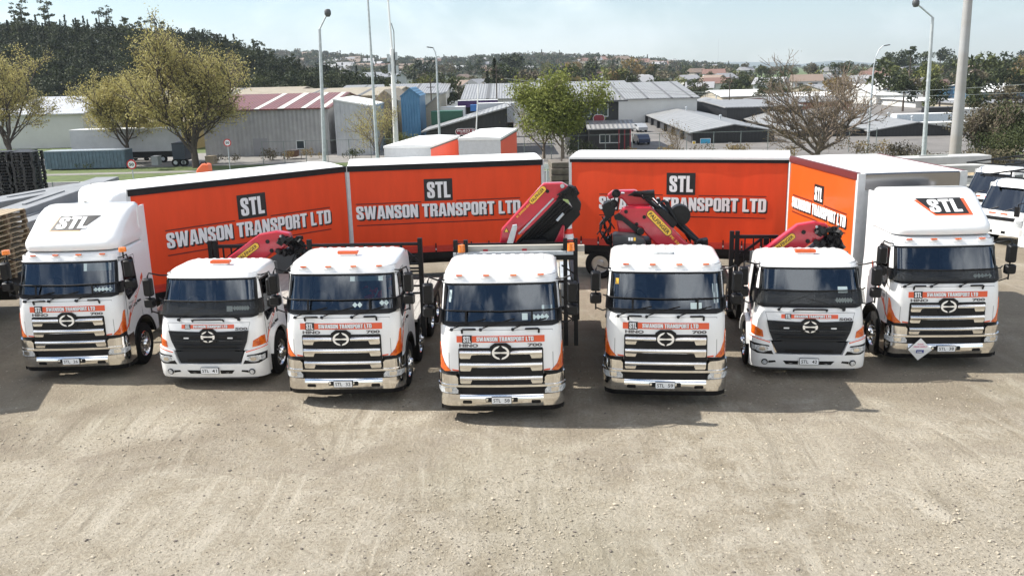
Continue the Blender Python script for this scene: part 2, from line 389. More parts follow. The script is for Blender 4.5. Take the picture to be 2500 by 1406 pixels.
def plate(parent, fn0, txt, zc, w=.37, h=.125):
    def fn(u, z, off=0.):
        p = fn0(u*.999, zc, off+.05); p.z = z; return p
    mb = MB().mat(textb).conf(rrect(-w/2-.008, w/2+.008, zc-h/2-.008, zc+h/2+.008, .012, 2), fn, [], [], .055, .02)
    mb.mat(textw).conf(rrect(-w/2, w/2, zc-h/2, zc+h/2, .01, 2), fn, [], [], .059, .003)
    a, b_ = txt.split(' ')
    mb.mat(textb).flat(fit(font(a, .01), -w*.42, -w*.04, zc-h*.28, zc+h*.28), fn, .062)
    mb.mat(textb).flat(fit(font(b_, .01), w*.15, w*.42, zc-h*.28, zc+h*.28), fn, .062)
    return mb.build('number_plate', None, parent, fixn=False, label='white number plate reading '+txt)
def interior(parent, P, kz):
    wz0, wz1 = P['wz']; y0 = .30
    mb = MB().mat(dark); mb.bb(-1.05, 1.05, P['F0'](wz0)+.10, .85, wz0-.25, wz0-.02)
    mb.bb(-1.08, 1.08, P['back']-.10, P['back']-.05, .9, P['top']); mb.bb(-1.08, 1.08, .4, P['back']-.1, wz0-.75, wz0-.70)
    mb.box((-.6, .62, wz0+.02), (.5, .3, .12))
    mb.build('dashboard', None, parent)
    for sx in (-.58, .58):
        mb = MB().mat(seatm); mb.box((sx, 1.35, wz0+.05), (.5, .16, .85), rx=radians(-8)); mb.box((sx, 1.10, wz0-.38), (.5, .5, .16)); mb.box((sx, 1.42, wz0+.54), (.26, .1, .2))
        mb.build('seat', None, parent, bevel=.03)
    mb = MB().mat(black); c = Vector((-.58, .86, wz0+.06)); A = radians(35)
    pts = [c+Vector((.22*cos(t), -.22*sin(t)*cos(A)*-.4, .22*sin(t)*.9)) for t in [2*pi*i/24 for i in range(25)]]
    mb.tube(pts, .016, 6, caps=False); mb.beam(c+Vector((-.2, 0, 0)), c+Vector((.2, 0, 0)), .04, .05); mb.cyl(c, c+Vector((0, -.25, -.25)), .03)
    mb.build('steering_wheel', None, parent)
def cab_shell(parent, P, small=False):
    F0, W = P['F0'], P['W']; fn = surf(F0, W); wz0, wz1 = P['wz']; low = P['low']; top = P['top']
    mb = MB().mat(white); CV = [z*.1 for z in range(4, 29)]
    mb.conf([(-UE, low), (UE, low), (UE, wz0), (-UE, wz0)], fn, UC, CV, 0, .0)
    mb.conf([(-UE, wz1), (UE, wz1), (UE, top), (-UE, top)], fn, UC, CV, 0, .0)
    for s in (-1, 1): mb.conf([(s*1.125, wz0), (s*UE, wz0), (s*UE, wz1), (s*1.125, wz1)], fn, UC, CV, 0, .03)
    wy, wzc = P['wheel']; B = P['back']; R = .63
    arch = [(wy+R*cos(radians(a)), wzc+R*sin(radians(a))) for a in range(168, 9, -12)]
    h = wz1-wz0
    win = [(.34, wz0-.02), (.62, wz0-.20), (1.17, wz0-.04), (1.17, wz1-.12), (1.10, wz1-.06), (.52, wz1-.06), (.46, wz1-.10)]
    # side skin in pieces round the door window
    for s in (-1, 1):
        sf = sidefn(F0, W, s)
        zb = wz0-.20
        lo = [(0, low-.05), (.05, .45), (arch[0][0]-.02, .45)] + arch + [(B, wzc+R*.2), (B, zb), (0, zb)]
        mb.conf(lo, sf, [.2, .4, .6], CV, 0, 0)
        mb.conf([(0, zb), (.62, zb), (.34, wz0-.02), (.46, wz1-.10), (.52, wz1-.06), (.52, top), (0, top)], sf, [.15, .3, .45], CV, 0, 0)
        mb.conf([(.62, zb), (B, zb), (B, wz0-.04), (1.17, wz0-.04)], sf, [], [], 0, 0)
        mb.conf([(1.17, wz0-.04), (B, wz0-.04), (B, top), (1.17, top)], sf, [], CV, 0, 0)
        mb.conf([(.52, wz1-.06), (1.17, wz1-.06), (1.17, top), (.52, top)], sf, [.6], CV, 0, 0)
    # back wall
    mb.conf([(-1, .95), (1, .95), (1, top), (-1, top)], lambda u, z, o: Vector((u*W(z)*.998, B, z)), [], CV, 0, 0)
    # floor above the wheels
    bmesh.ops.remove_doubles(mb.b, verts=mb.b.verts[:], dist=.002)
    t = top
    fy = F0(top); wt = W(top)
    if small: lv = [(t-.005, fy+.0, wt, B), (t+.025, fy+.03, wt-.012, B), (t+.055, fy+.12, wt-.05, B-.02), (t+.075, fy+.27, wt-.12, B-.05), (t+.085, fy+.5, wt-.22, B-.10)]
    else: lv = [(t-.005, fy+.0, wt, B), (t+.03, fy+.03, wt-.012, B), (t+.06, fy+.12, wt-.045, B-.02), (t+.08, fy+.28, wt-.11, B-.05), (t+.09, fy+.52, wt-.20, B-.10)]
    roof_rings(mb, F0, lv)
    n = 9
    for k in range(n):
        x = -wt*.72 + wt*1.44*k/(n-1)
        mb.prism([(-.07, 0), (.07, 0), (.03, .022), (-.03, .022)], lambda u, v, tt, x=x, z=lv[-1][0]: Vector((x+u, tt, z+v-.004)), fy+.95, B-.13)
    # visor lip over the windscreen
    mb.conf([(-UE+.01, wz1+.0), (UE-.01, wz1+.0), (UE-.01, wz1+.03), (-UE+.01, wz1+.03)], fn, UC, [], .035, .034)
    cab = mb.build('cab', None, parent, smooth=38, fixn=True)
    # glass
    mb = MB().mat(gla); g0, g1 = wz0+.055, wz1-.03
    mb.conf([(-1.075, g0), (1.075, g0), (1.085, g1), (-1.085, g1)], fn, UC, CV, .004, 0)
    ws = mb.build('windscreen', None, cab, smooth=40)
    mb = MB().mat(black)
    mb.conf([(-1.13, wz0-.01), (-1.0, wz0-.035), (1.0, wz0-.035), (1.13, wz0-.01), (1.13, g0+.03), (1.05, g0), (-1.05, g0), (-1.13, g0+.03)], fn, UC, [wz0], .010, .02)
    mb.conf([(-1.12, g1-.01), (1.12, g1-.01), (1.12, wz1+.005), (-1.12, wz1+.005)], fn, UC, [], .010, .02)
    for s in (-1, 1): mb.conf([(s*1.07, g0), (s*1.135, g0), (s*1.13, g1), (s*1.08, g1)], fn, UC, CV, .0095, .02)
    mb.build('window_seal', None, cab)
    for s in (-1, 1):
        sf = sidefn(F0, W, s)
        mb = MB().mat(glas); mb.conf(win, sf, [.6], CV, -.012, 0); so_ = mb.build('side_window', None, cab)
        mb = MB().mat(black)
        n_ = len(win)
        for i in range(n_):
            a, b_ = Vector(win[i]), Vector(win[(i+1) % n_]); mb.beam(sf(a.x, a.y, .0), sf(b_.x, b_.y, .0), .035, .035)
        # dark arch lip and wheel well
        A2 = [(wy+(R+.05)*cos(radians(a)), wzc+(R+.05)*sin(radians(a))) for a in range(168, 9, -12)]
        (mb.mat(white) if small else mb).conf(arch+A2[::-1], sf, [], [], P['flare'], P['flare']+.01)
        mb.build('window_frame', None, cab)
        # door shut lines and handle
        mb = MB().mat(textb)
        for p, q in (((.30, low+.05), (.30, wz0-.1)), ((1.27, wzc+R+.06), (1.27, wz1-.02)), ((.34, wz1-.02), (1.27, wz1-.02)), ((.30, wz0-.1), (.31, wz0-.02))):
            mb.beam(sf(p[0], p[1], .001), sf(q[0], q[1], .001), .008, .008)
        mb.mat(black).box(sf(1.12, wz0-.36, .02), (.03, .16, .035))
        mb.build('door_seam', None, cab)
        mb = MB().mat(black)
        mb.conf(arch, lambda v, z, o, s=s: Vector((s*(W(z)-.42+o), v, z)), [], [], 0, 0)
        for a, b_ in zip(arch, arch[1:]): mb.poly([(s*1.165, a[0], a[1]), (s*1.165, b_[0], b_[1]), (s*.74, b_[0], b_[1]), (s*.74, a[0], a[1])])
        mb.build('wheel_well', None, parent)
        # steps
        mb = MB().mat(alu); zs = .50
        for zz in (.42, .78): mb.bb(s*1.15 if s < 0 else .86, s*.86 if s < 0 else 1.15, .27, wy-.64, zz, zz+.035)
        mb.mat(dark).bb(*( (-.90, -.86) if s < 0 else (.86, .90)), .25, wy-.58, .40, .98)
        mb.build('step', None, parent)
    return cab, fn
def chassis(parent, y0, y1, tank=None):
    mb = MB().mat(blackm)
    for s in (-1, 1): mb.bb(s*.43-.04, s*.43+.04, y0, y1, .72, .98)
    mb.bb(-.9, .9, 1.30, 1.55, .40, .60); mb.bb(-.4, .4, .6, 2.0, .55, 1.1)
    y = y0+1.5
    while y < y1: mb.bb(-.42, .42, y, y+.08, .74, .96); y += 1.1
    o = mb.build('chassis', None, parent)
    return o
def stickers(parent, fn, spec):
    for (u, z, w, h, kind) in spec:
        mb = MB()
        if kind == 'd': mb.mat(MATS['sticker']).conf([(u-w/2, z), (u, z-h/2), (u+w/2, z), (u, z+h/2)], fn, [], [], .006, 0)
        else: mb.mat(yellow if kind == 'y' else MATS['sticker']).conf([(u-w/2, z-h/2), (u+w/2, z-h/2), (u+w/2, z+h/2), (u-w/2, z+h/2)], fn, [], [], .006, 0)
        mb.build('windscreen_sticker', None, parent, fixn=False)
mat('sticker', (.50, .60, .60), .5)
meshg = bpy.data.materials.new('stone_guard_mesh'); meshg.use_nodes = True
_n = meshg.node_tree; _p = _n.nodes['Principled BSDF']; _p.inputs['Base Color'].default_value = (.015, .016, .016, 1); _p.inputs['Roughness'].default_value = .5
_t = _n.nodes.new('ShaderNodeTexCoord'); _v = _n.nodes.new('ShaderNodeTexChecker'); _v.inputs['Scale'].default_value = 90; _v.inputs[1].default_value = (.35,)*3+(1,); _v.inputs[2].default_value = (.9,)*3+(1,)
_n.links.new(_t.outputs['Object'], _v.inputs[0]); _n.links.new(_v.outputs[0], _p.inputs['Alpha'])
WIP = [0]
def wiper(parent, a, b_, c):
    mb = MB().mat(black); mb.tube([a, a.lerp(b_, .5)+Vector((0, -.01, .01)), b_], .011, 6); mb.beam(b_.lerp(c, -.9), c, .012, .02); mb.cyl(a+Vector((0, .03, -.02)), a+Vector((0, -.02, 0)), .03)
    return mb.build('wiper', None, parent)
def front700(root):
    P = BIG; cab, fn = cab_shell(root, P); interior(root, P, 0)
    # shut lines and level panel gap on the front
    mb = MB().mat(textg)
    for s in (-1, 1): mb.conf([(s*1.0-.004, 1.08), (s*1.0+.004, 1.08), (s*1.0+.004, 1.86), (s*1.0-.004, 1.86)], fn, [], [1.4], .002, 0)
    mb.conf([(-1.0, 1.852), (1.0, 1.852), (1.0, 1.86), (-1.0, 1.86)], fn, UC, [], .002, 0)
    mb.build('panel_gap', None, cab)
    mb = MB(); badge(mb, 'HINO', fn, -.80, -.43, 1.535, 1.598, bold=.05); badge(mb, '700', fn, .52, .80, 1.538, 1.600, bold=.05)
    mb.build('badge_lettering', None, cab, fixn=False)
    banner(root, fn, -.848, .848, 1.625, 1.75)
    # grille
    mb = MB().mat(black).conf(rrect(-.815, .815, .80, 1.52, .03, 2), fn, UC, [1.0, 1.2], .012, .03)
    mb.mat(black)
    for z in (1.285, 1.04, .865): mb.conf([(-.60, z-.02), (.60, z-.02), (.60, z+.05), (-.60, z+.05)], fn, UC, [], .014, .01)
    gr = mb.build('grille', None, root)
    def bar(z1, zi, z0, a, b_, name='chrome_bar'):
        w = b_-a; m = MB().mat(chrome)
        if a < 0 < b_: poly = [(a, z1), (a, z0+.02), (a+.02, z0), (a+.20, z0), (a+.23, zi), (b_-.23, zi), (b_-.20, z0), (b_-.02, z0), (b_, z0+.02), (b_, z1)]
        elif b_ < 0: poly = [(a, z1), (a, z0+.02), (a+.02, z0), (a+.20, z0), (a+.23, zi), (b_, zi), (b_, z1)]
        else: poly = [(a, z1), (a, zi), (b_-.23, zi), (b_-.20, z0), (b_-.02, z0), (b_, z0+.02), (b_, z1)]
        def f2(u, z, off=0.):
            t = (z-zi)/(z1-zi+1e-6); p = fn(u, z, off); p.y -= .03*sin(max(0, min(1, t))*pi); return p
        m.conf(poly, f2, UC, [z0+(z1-z0)*i/7 for i in range(1, 7)], .035, .03); return m.build(name, None, gr, smooth=50)
    bar(1.475, 1.385, 1.315, -.79, -.19); bar(1.475, 1.385, 1.315, .19, .79)
    bar(1.235, 1.140, 1.070, -.79, .79); bar(.970, .885, .815, -.79, .79)
    emblem(gr, fn, 1.435)
    # black lower lip of the cab
    MB().mat(black).conf([(-UE, .99), (-1.1, .98), (-.82, 1.0), (-.82, 1.06), (-1.08, 1.055), (-UE, 1.10)], fn, UC, [], .012, .03).conf([(UE, .99), (1.1, .98), (.82, 1.0), (.82, 1.06), (1.08, 1.055), (UE, 1.10)], fn, UC, [], .012, .03).build('lip', None, cab)
    for s in (-1, 1):
        mb = MB().mat(amber).conf([(s*UE, 1.58), (s*1.172, 1.57), (s*1.145, 1.36), (s*1.08, 1.19), (s*.965, 1.07), (s*1.08, 1.055), (s*UE, 1.10)], fn, UC, [1.2, 1.3, 1.4, 1.5], .018, .03)
        mb.mat(orange).conf([(s*.94, 1.07), (s*.82, 1.062), (s*.82, 1.082), (s*.945, 1.10)], fn, UC, [], .006, .01)
        mb.build('indicator', None, root, smooth=30)
    # bumper
    def fb(u, z, off=0.): return fn(u, z, off+.045)
    mb = MB().mat(chrome)
    for s in (-1, 1): mb.conf([(s*.83, .80), (s*UE, .80), (s*UE, 1.01), (s*1.1, 1.0), (s*.87, .985), (s*.83, .94)], fb, UC, [.85, .9, .95], 0, .05)
    mb.conf([(-UE, .755), (UE, .755), (UE, .80), (-UE, .80)], fb, UC, [], .02, .06)
    zz = [.62, .60]
    for s in (-1, 1): mb.conf([(s*.80, .60), (s*1.15, .62), (s*UE, .76), (s*UE, .37), (s*.80, .37)], fb, UC, [.45, .5, .55], 0, .06)
    def fb2(u, z, off=0.): p = fb(u, z, off); p.y -= .03*sin(max(0, min(1, (z-.37)/.23))*pi); return p
    mb.conf([(-.80, .37), (.80, .37), (.80, .60), (-.80, .60)], fb2, UC, [.41, .45, .49, .53, .57], 0, .06)
    mb.mat(black).conf([(-.86, .60), (.86, .60), (.84, .755), (-.84, .755)], fn, UC, [], .015, .02)
    mb.conf([(-UE, .256), (UE, .256), (UE, .37), (-UE, .37)], fn, UC, [.3], .03, .05)
    for x in (-.66, .66): mb.conf(rrect(x-.09, x+.09, .435, .50, .02, 2), fb2, [], [], .003, .003)
    for x in (-.24, .24): mb.conf(rrect(x-.07, x+.07, .47, .55, .02, 2), fb2, [], [], .003, .003)
    for s in (-1, 1):
        mb.mat(chrome).bb(min(s*1.165, s*1.195), max(s*1.165, s*1.195), .22, .62, .36, .98); mb.mat(black).bb(min(s*1.16, s*1.19), max(s*1.16, s*1.19), .20, .62, .26, .36)
    bp = mb.build('bumper', None, root, smooth=35)
    for s in (-1, 1):
        MB().mat(black).conf([(s*.80, .612), (s*1.13, .612), (s*UE, .65), (s*UE, .765), (s*.86, .765), (s*.80, .69)], fb, UC, [.66, .70], .002, .02).mat(lens).conf([(s*.83, .625), (s*1.12, .625), (s*1.175, .66), (s*1.175, .755), (s*.88, .755), (s*.83, .69)], fb, UC, [.66, .70], .012, .03).mat(chrome).conf([(s*.95, .65), (s*1.06, .65), (s*1.07, .735), (s*.95, .735)], fb, UC, [], .016, .002).build('headlight', None, bp, smooth=30)
    # marker lights in the roof lip
    for u in (-.84, -.28, .28, .84):
        mb = MB().mat(amber).conf(rrect(u-.065, u+.065, 2.835-.012, 2.835+.028, .015, 2), fn, [], [], .05, .05)
        mb.mat(whitew).conf([(u-.13, 2.79), (u+.085, 2.79), (u+.085, 2.84), (u-.10, 2.84)], fn, [], [], .012, .01)
        mb.build('marker_light', None, root)
    for u in (-.94, -.38, .24): wiper(root, fn(u, 1.875, .045), fn(u+.34, 1.985, .05), fn(u+.66, 2.055, .03))
    for s in (-1, 1):
        mb = MB().mat(black); a = fn(s*.74, 1.82, .0); 
        mb.tube([fn(s*.74, 1.80, .0), fn(s*.74, 1.865, .05), fn(s*.72, 1.875, .05), fn(s*.50, 1.875, .045), fn(s*.49, 1.87, .0)], .020, 8).build('grab_handle', None, root, smooth=50)
    for s in (-1, 1): mirror(root, s, 1.38, .32, 2.74)
    return cab, fn
def guard_bar(root, fn, mesh=False, z0=1.97, z1=2.19, us=(-.66, .62)):
    mb = MB().mat(black); o = .11
    mb.tube([fn(u, z1+.015*abs(u), o) for u in (-1.16, -1.1, -1.0, -.8, -.4, 0, .4, .8, 1.0, 1.1, 1.16)], .014, 8)
    if not mesh:
        for u in us: mb.beam(fn(u, z0, .06), fn(u, z1, o), .035, .02)
        mb.tube([fn(u, z0+.03, .06) for u in (-1.1, -.8, 0, .8, 1.1)], .008, 6)
    for s in (-1, 1): mb.conf([(s*1.10, z0), (s*UE, z0), (s*UE, z1+.03), (s*1.13, z1+.02)], fn, UC, [], .03, .02)
    g = mb.build('stone_guard', None, root, smooth=50)
    if mesh:
        m = MB().mat(meshg); m.conf([(-1.15, z0), (1.15, z0), (1.15, z1), (-1.15, z1)], fn, UC, [], .09, 0); m.build('guard_mesh', None, g)
    return g
def front500(root):
    P = SML; cab, fn = cab_shell(root, P, True); interior(root, P, 0)
    mb = MB().mat(textg)
    mb.conf([(-.96, 1.465), (.96, 1.465), (.96, 1.472), (-.96, 1.472)], fn, UC, [], .002, 0)
    for s in (-1, 1): mb.conf([(s*.96, 1.47), (s*.968, 1.47), (s*.91, 1.30), (s*.902, 1.30)], fn, [], [], .002, 0)
    mb.build('panel_gap', None, cab)
    banner(root, fn, -.62, .60, 1.345, 1.43)
    mb = MB(); badge(mb, '500', fn, .62, .90, 1.305, 1.365, bold=.05); mb.build('badge_lettering', None, cab, fixn=False)
    navy = mat('grille_grey', (.009, .011, .015), .45, spec=.35, var=.1)
    mb = MB().mat(navy)
    mb.conf([(-.92, 1.30), (-.86, 1.08), (.86, 1.08), (.92, 1.30), (.30, 1.28), (-.30, 1.28)][::-1], fn, UC, [1.2], .03, .04)
    mb.conf([(-.86, 1.07), (-.76, .86), (.76, .86), (.86, 1.07)][::-1], fn, UC, [.95], .02, .03)
    for z, w in ((1.225, .80), (1.105, .74), (.985, .72), (.90, .68)): mb.conf([(-w, z-.012), (w, z-.012), (w+.02, z+.012), (-w-.02, z+.012)], fn, UC, [], .055, .03)
    mb.mat(black)
    for z, w in ((1.16, .66), (.945, .60), (.865, .58)): mb.conf([(-w, z-.025), (w, z-.025), (w, z+.02), (-w, z+.02)], fn, UC, [], .036, .01)
    mb.mat(white)
    for x in (-.50, .50): mb.conf(rrect(x-.06, x+.06, 1.13, 1.16, .01, 2), fn, [], [], .045, .01)
    gr = mb.build('grille', None, root); emblem(gr, fn, 1.175, .95)
    for s in (-1, 1):
        MB().mat(amber).conf([(s*UE, 1.15), (s*1.15, 1.15), (s*.99, 1.07), (s*.96, .93), (s*UE, .96)], fn, UC, [1.05], .02, .03).build('indicator', None, root, smooth=30)
    def fb(u, z, off=0.): return fn(u, z, off+.05)
    mb = MB().mat(white)
    prof = [(-UE, .264), (UE, .264), (UE, .94), (1.0, .89), (.80, .84), (.70, .57), (-.70, .57), (-.80, .84), (-1.0, .89), (-UE, .94)]
    mb.conf(prof, fb, UC, [.3, .38, .45, .57, .7, .84], 0, .10)
    mb.mat(navy).conf([(-.76, .84), (-.67, .585), (.67, .585), (.76, .84)], fn, UC, [.7], .02, .03)
    mb.mat(black).conf([(-.5, .62), (.5, .62), (.5, .68), (-.5, .68)], fn, UC, [], .024, .01)
    for s in (-1, 1):
        mb.mat(black).conf([(s*.22, .36), (s*.47, .36), (s*.54, .43), (s*.22, .43)], fb, [], [], .004, .003)
        mb.conf([(s*.68, .40), (s*.84, .38), (s*.84, .42), (s*.70, .43)], fb, [], [], .004, .003)
        mb.mat(orange).conf([(s*.82, .835), (s*1.0, .885), (s*UE, .935), (s*UE, .915), (s*1.0, .865), (s*.825, .815)], fb, UC, [], .003, .002)
        mb.mat(white).bb(min(s*1.15, s*1.19), max(s*1.15, s*1.19), .20, .50, .28, .92)
        mb.mat(black).cyl(fb(s*.92, .40, .0), fb(s*.92, .40, .012), .07, 18).mat(lens).cyl(fb(s*.92, .40, .0), fb(s*.92, .40, .03), .05, 16)
    mb.mat(dark).conf([(-1.0, .20), (1.0, .20), (1.0, .27), (-1.0, .27)], fn, UC, [], .02, .03)
    bp = mb.build('bumper', None, root, smooth=35)
    for s in (-1, 1):
        MB().mat(black).conf([(s*.74, .57), (s*1.06, .58), (s*1.17, .64), (s*1.175, .80), (s*.85, .76)], fb, UC, [], .004, .002).mat(lens).conf([(s*(.97+.115*cos(radians(a))), .665+.068*sin(radians(a))+.02) for a in range(0, 360, 20)], fb, UC, [], .02, .016).mat(chrome).conf([(s*(.97+.055*cos(radians(a))), .685+.035*sin(radians(a))) for a in range(0, 360, 30)], fb, [], [], .026, .004).mat(lens).conf([(s*1.10, .64), (s*1.15, .66), (s*1.15, .76), (s*1.09, .73)], fb, UC, [], .012, .01).build('headlight', None, bp, smooth=30)
    wiper(root, fn(-.68, 1.53, .04), fn(-.40, 1.70, .05), fn(-.10, 1.80, .04)); wiper(root, fn(.72, 1.53, .04), fn(.40, 1.64, .05), fn(.0, 1.74, .04))
    MB().mat(black).tube([fn(-.36, 1.50, .0), fn(-.36, 1.52, .05), fn(-.30, 1.525, .06), fn(.30, 1.525, .06), fn(.36, 1.52, .05), fn(.36, 1.50, 0)], .02, 8).build('grab_handle', None, root, smooth=50)
    for s in (-1, 1): mirror(root, s, 1.38, .34, 2.42, root=(1.02, .6, 2.42))
    return cab, fn
def beacon(root, x, y, z, w=.42):
    mb = MB().mat(mat('beacon_lens', (.62, .10, .02), .2, coat=.8)); mb.box((x, y, z+.05), (w, .16, .07)); mb.mat(whitew).box((x, y, z+.0), (w*.8, .14, .05))
    return mb.build('beacon', None, root, bevel=.02)
def doortext(root, P, s, stripe=True, phone=True):
    sf = sidefn(P['F0'], P['W'], s); z0 = P['wz'][0]
    flip = (lambda v: v) if s > 0 else (lambda v: 1.5-v)
    def fn(u, z, off=0.): return sf(flip(u) if s < 0 else u, z, off)
    mb = MB()
    if phone:
        mb.mat(textb).flat(fit(font('833.6079', .03), .50, 1.02, z0-.44, z0-.36), fn, .008)
        mb.mat(textg).flat(fit(font('PHONE', .0), .60, .92, z0-.32, z0-.28), fn, .008)
    if stripe:
        wy, wz = P['wheel']; a = [(.02, 1.12), (.35, 1.20), (.62, 1.38), (1.55, 2.10), (1.55, 2.22), (.50, 1.42), (.30, 1.26), (.02, 1.15)]
        k = z0/1.955
        mb.mat(orange).conf([(v, z*k*(.98)) for v, z in a], sf, [.3, .6, .9], [], .004, .003)
        c = [(1.1, 1.76*k), (1.5, 2.07*k)]
        d = Vector((c[1][0]-c[0][0], c[1][1]-c[0][1])); 
        T = block('SWANSON TRANSPORT'); Lh = .075; 
        ang = math.atan2((2.10-1.38), (1.55-.62)); o0 = Vector((.60, 1.375*k)) if s > 0 else Vector((1.50, 2.09*k))
        def tf(u, v, off=0.):
            if s > 0: q = o0 + Vector((cos(ang)*u - sin(ang)*v, (sin(ang)*u + cos(ang)*v)*k))
            else: q = o0 + Vector((-cos(ang)*u - sin(ang)*v, (-sin(ang)*u + cos(ang)*v)*k))
            return sf(q.x, q.y, off)
        mb.mat(textw).flat(fit(T, .05, 1.05, .0, .075), tf, .010)
    return mb.build('door_lettering', None, root, fixn=False)
def fairing(root, logo):
    FF = lut([(2.93, .50), (3.02, .47), (3.12, .52), (3.28, .70), (3.42, .92), (3.55, 1.12), (3.66, 1.30), (3.74, 1.48), (3.78, 1.62)])
    WW = lut([(2.93, 1.07), (3.10, 1.09), (3.3, 1.06), (3.6, 1.07), (3.74, 1.05), (3.78, 1.0)])
    mb = MB().mat(white); lv = [(z, FF(z), WW(z), 2.16) for z in (2.93, 3.0, 3.06, 3.12, 3.2, 3.28, 3.35, 3.42, 3.49, 3.55, 3.61, 3.66, 3.71, 3.74, 3.77, 3.785)]
    roof_rings(mb, None, lv)
    mb.bb(-1.08, -1.04, 1.9, 2.30, 1.1, 3.7); mb.bb(1.04, 1.08, 1.9, 2.30, 1.1, 3.7)
    f = mb.build('roof_fairing', None, root, smooth=60)
    def fn(u, z, off=0.):
        W = WW(z); a = min(abs(u), W*.98); y = FF(z) + .10*(a/W)**2 + .26*(1-sqrt(max(0, 1-max(0, (a-(W-.24))/.24)**2)))
        return Vector((u, y-off*.75, z+off*.65))
    mb = MB()
    if logo == 1:
        B = [(-.50, 3.34), (.18, 3.34), (.52, 3.61), (-.40, 3.61)]; O = [(-.55, 3.318), (.18, 3.318), (.20, 3.34), (-.44, 3.60)]; T = (-.40, .30, 3.37, 3.585, .14)
    else:
        B = [(-.12, 3.34), (.62, 3.34), (.58, 3.63), (-.42, 3.63)]; O = [(-.14, 3.31), (.70, 3.31), (.66, 3.62), (-.47, 3.60)]; T = (-.20, .50, 3.37, 3.60, -.0)
    CV = [3.28, 3.42, 3.55, 3.66]
    mb.mat(mat('faded_orange', (.80, .45, .25), .5) if logo == 1 else orange).conf(O, fn, [-.3, 0, .3], CV, .006, .003); mb.mat(textb).conf(B, fn, [-.3, 0, .3], CV, .011, .003)
    mb.mat(textw).flat(fit(block('STL'), T[0], T[1], T[2], T[3], T[4]), fn, .020)
    mb.build('logo_panel', None, f, fixn=False)
    return f
class Truck:
    def __init__(s, name, x, y, yaw, label, cat='truck', group='white trucks lined up nose to camera'):
        s.root = empty(name, (x, y, 0), radians(yaw)); tag(s.root, label, cat, group)
        s.M = Matrix.Translation((x, y, 0)) @ Matrix.Rotation(radians(yaw), 4, 'Z'); s.I = s.M.inverted()
    def at(s, px, py, yl):          # point on the sight line through (px,py) at local depth yl
        o = s.I @ Vector((0, 0, CAM_H)); d = s.I.to_3x3() @ ray(px, py); t = (yl-o.y)/d.y; return o+d*t
    def adopt(s, proto):
        for ch in KID.get(proto.name, []): copy_reg(ch, s.root)
P7 = empty('proto'); P5 = empty('proto_small')
cab7, f7 = front700(P7); cab5, f5 = front500(P5)
# ================================================================== the seven trucks
def std_wheels(t, P, ys, out=1.17):
    wy, wz = P['wheel']
    for s in (-1, 1):
        wheel(t.root, s*(out-.14), wy, .5, sgn=s, w=.27)
        for y, rear in ys: wheel(t.root, s*((out-.14) if not rear else 1.03), y, .5, sgn=s, w=.27 if not rear else .30, deep=rear)
woodd = mat('deck_timber', (.34, .32, .29), .8, var=.22, scale=5, stretch=(9, .6, 1), bump=.1)
def deck(t, y0, y1, z=1.12, hw=1.2):
    mb = MB().mat(woodd); n = 12
    for k in range(n):
        a = -hw+.04+(2*hw-.08)*k/n; mb.bb(a+.006, a+(2*hw-.08)/n-.006, y0, y1, z-.06, z)
    mb.mat(blackm)
    for s in (-1, 1): mb.bb(min(s*hw, s*(hw-.05)), max(s*hw, s*(hw-.05)), y0, y1, z-.16, z+.012)
    mb.bb(-hw, hw, y1, y1+.06, z-.16, z+.01)
    y = y0+.4
    while y < y1: mb.bb(-hw+.05, hw-.05, y, y+.07, z-.14, z-.062); y += .8
    for s in (-1, 1): mb.bb(s*1.05-.1, s*1.05+.1, y0+.3, y0+1.6, .45, .9)
    return mb.build('deck', None, t.root)
def headboard(t, y, z0, z1, x0, x1, bars=3, brace=None, verts=4):
    mb = MB().mat(blackm)
    for x in (x0, x1): mb.bb(x-.05, x+.05, y-.05, y+.05, z0, z1+.10)
    mb.bb(x0, x1, y-.03, y+.03, z1-.06, z1)
    for k in range(1, bars+1): zz = z1-.06-(z1-1.9)*k/(bars+1); mb.bb(x0+.05, x1-.05, y-.02, y+.02, zz-.03, zz+.01)
    for k in range(1, verts+1): xx = x0+(x1-x0)*k/(verts+1); mb.bb(xx-.02, xx+.02, y-.018, y+.018, z0, z1-.06)
    if brace:
        for a, b_ in brace: mb.beam((a[0], y, a[1]), (b_[0], y, b_[1]), .05, .05)
    return mb.build('headboard', None, t.root)
# ---- STL 26 tractor
t26 = Truck('tractor_truck', -9.984, 19.073, .27, 'white tractor truck with roof fairing, plate STL 26, left end of the row'); t26.adopt(P7)
plate(t26.root, f7, 'STL 26', .507); guard_bar(t26.root, f7); fairing(t26.root, 1); doortext(t26.root, BIG, 1)
stickers(t26.root, f7, [(u, 2.09, .10, .10, 'd') for u in (.66, .74, .82, .90, .98)]+[(.70, 2.57, .62, .16, 's')])
chassis(t26.root, .5, 5.2); std_wheels(t26, BIG, [(4.4, True)])
for s in (-1, 1):
    mb = MB().mat(black).cyl((s*1.30, .33, 2.76), (s*1.30, .33, 2.93), .02).mat(mat('beacon_amber', (.9, .22, .02), .25, coat=.6)).lathe([(.001, .10), (.08, .09), (.085, 0), (.001, 0)], (s*1.30, .33, 2.92), 'Z', 16).build('beacon', None, t26.root, smooth=40)
mb = MB().mat(black); mb.lathe([(.001, 0), (.5, 0), (.5, .08), (.001, .08)], (0, 4.0, 1.0), 'Z', 20); mb.mat(alu).cyl((-.95, 2.6, .7), (-.95, 3.5, .7), .27).cyl((.95, 2.6, .7), (.95, 3.5, .7), .27).build('fuel_tank', None, t26.root, smooth=40)
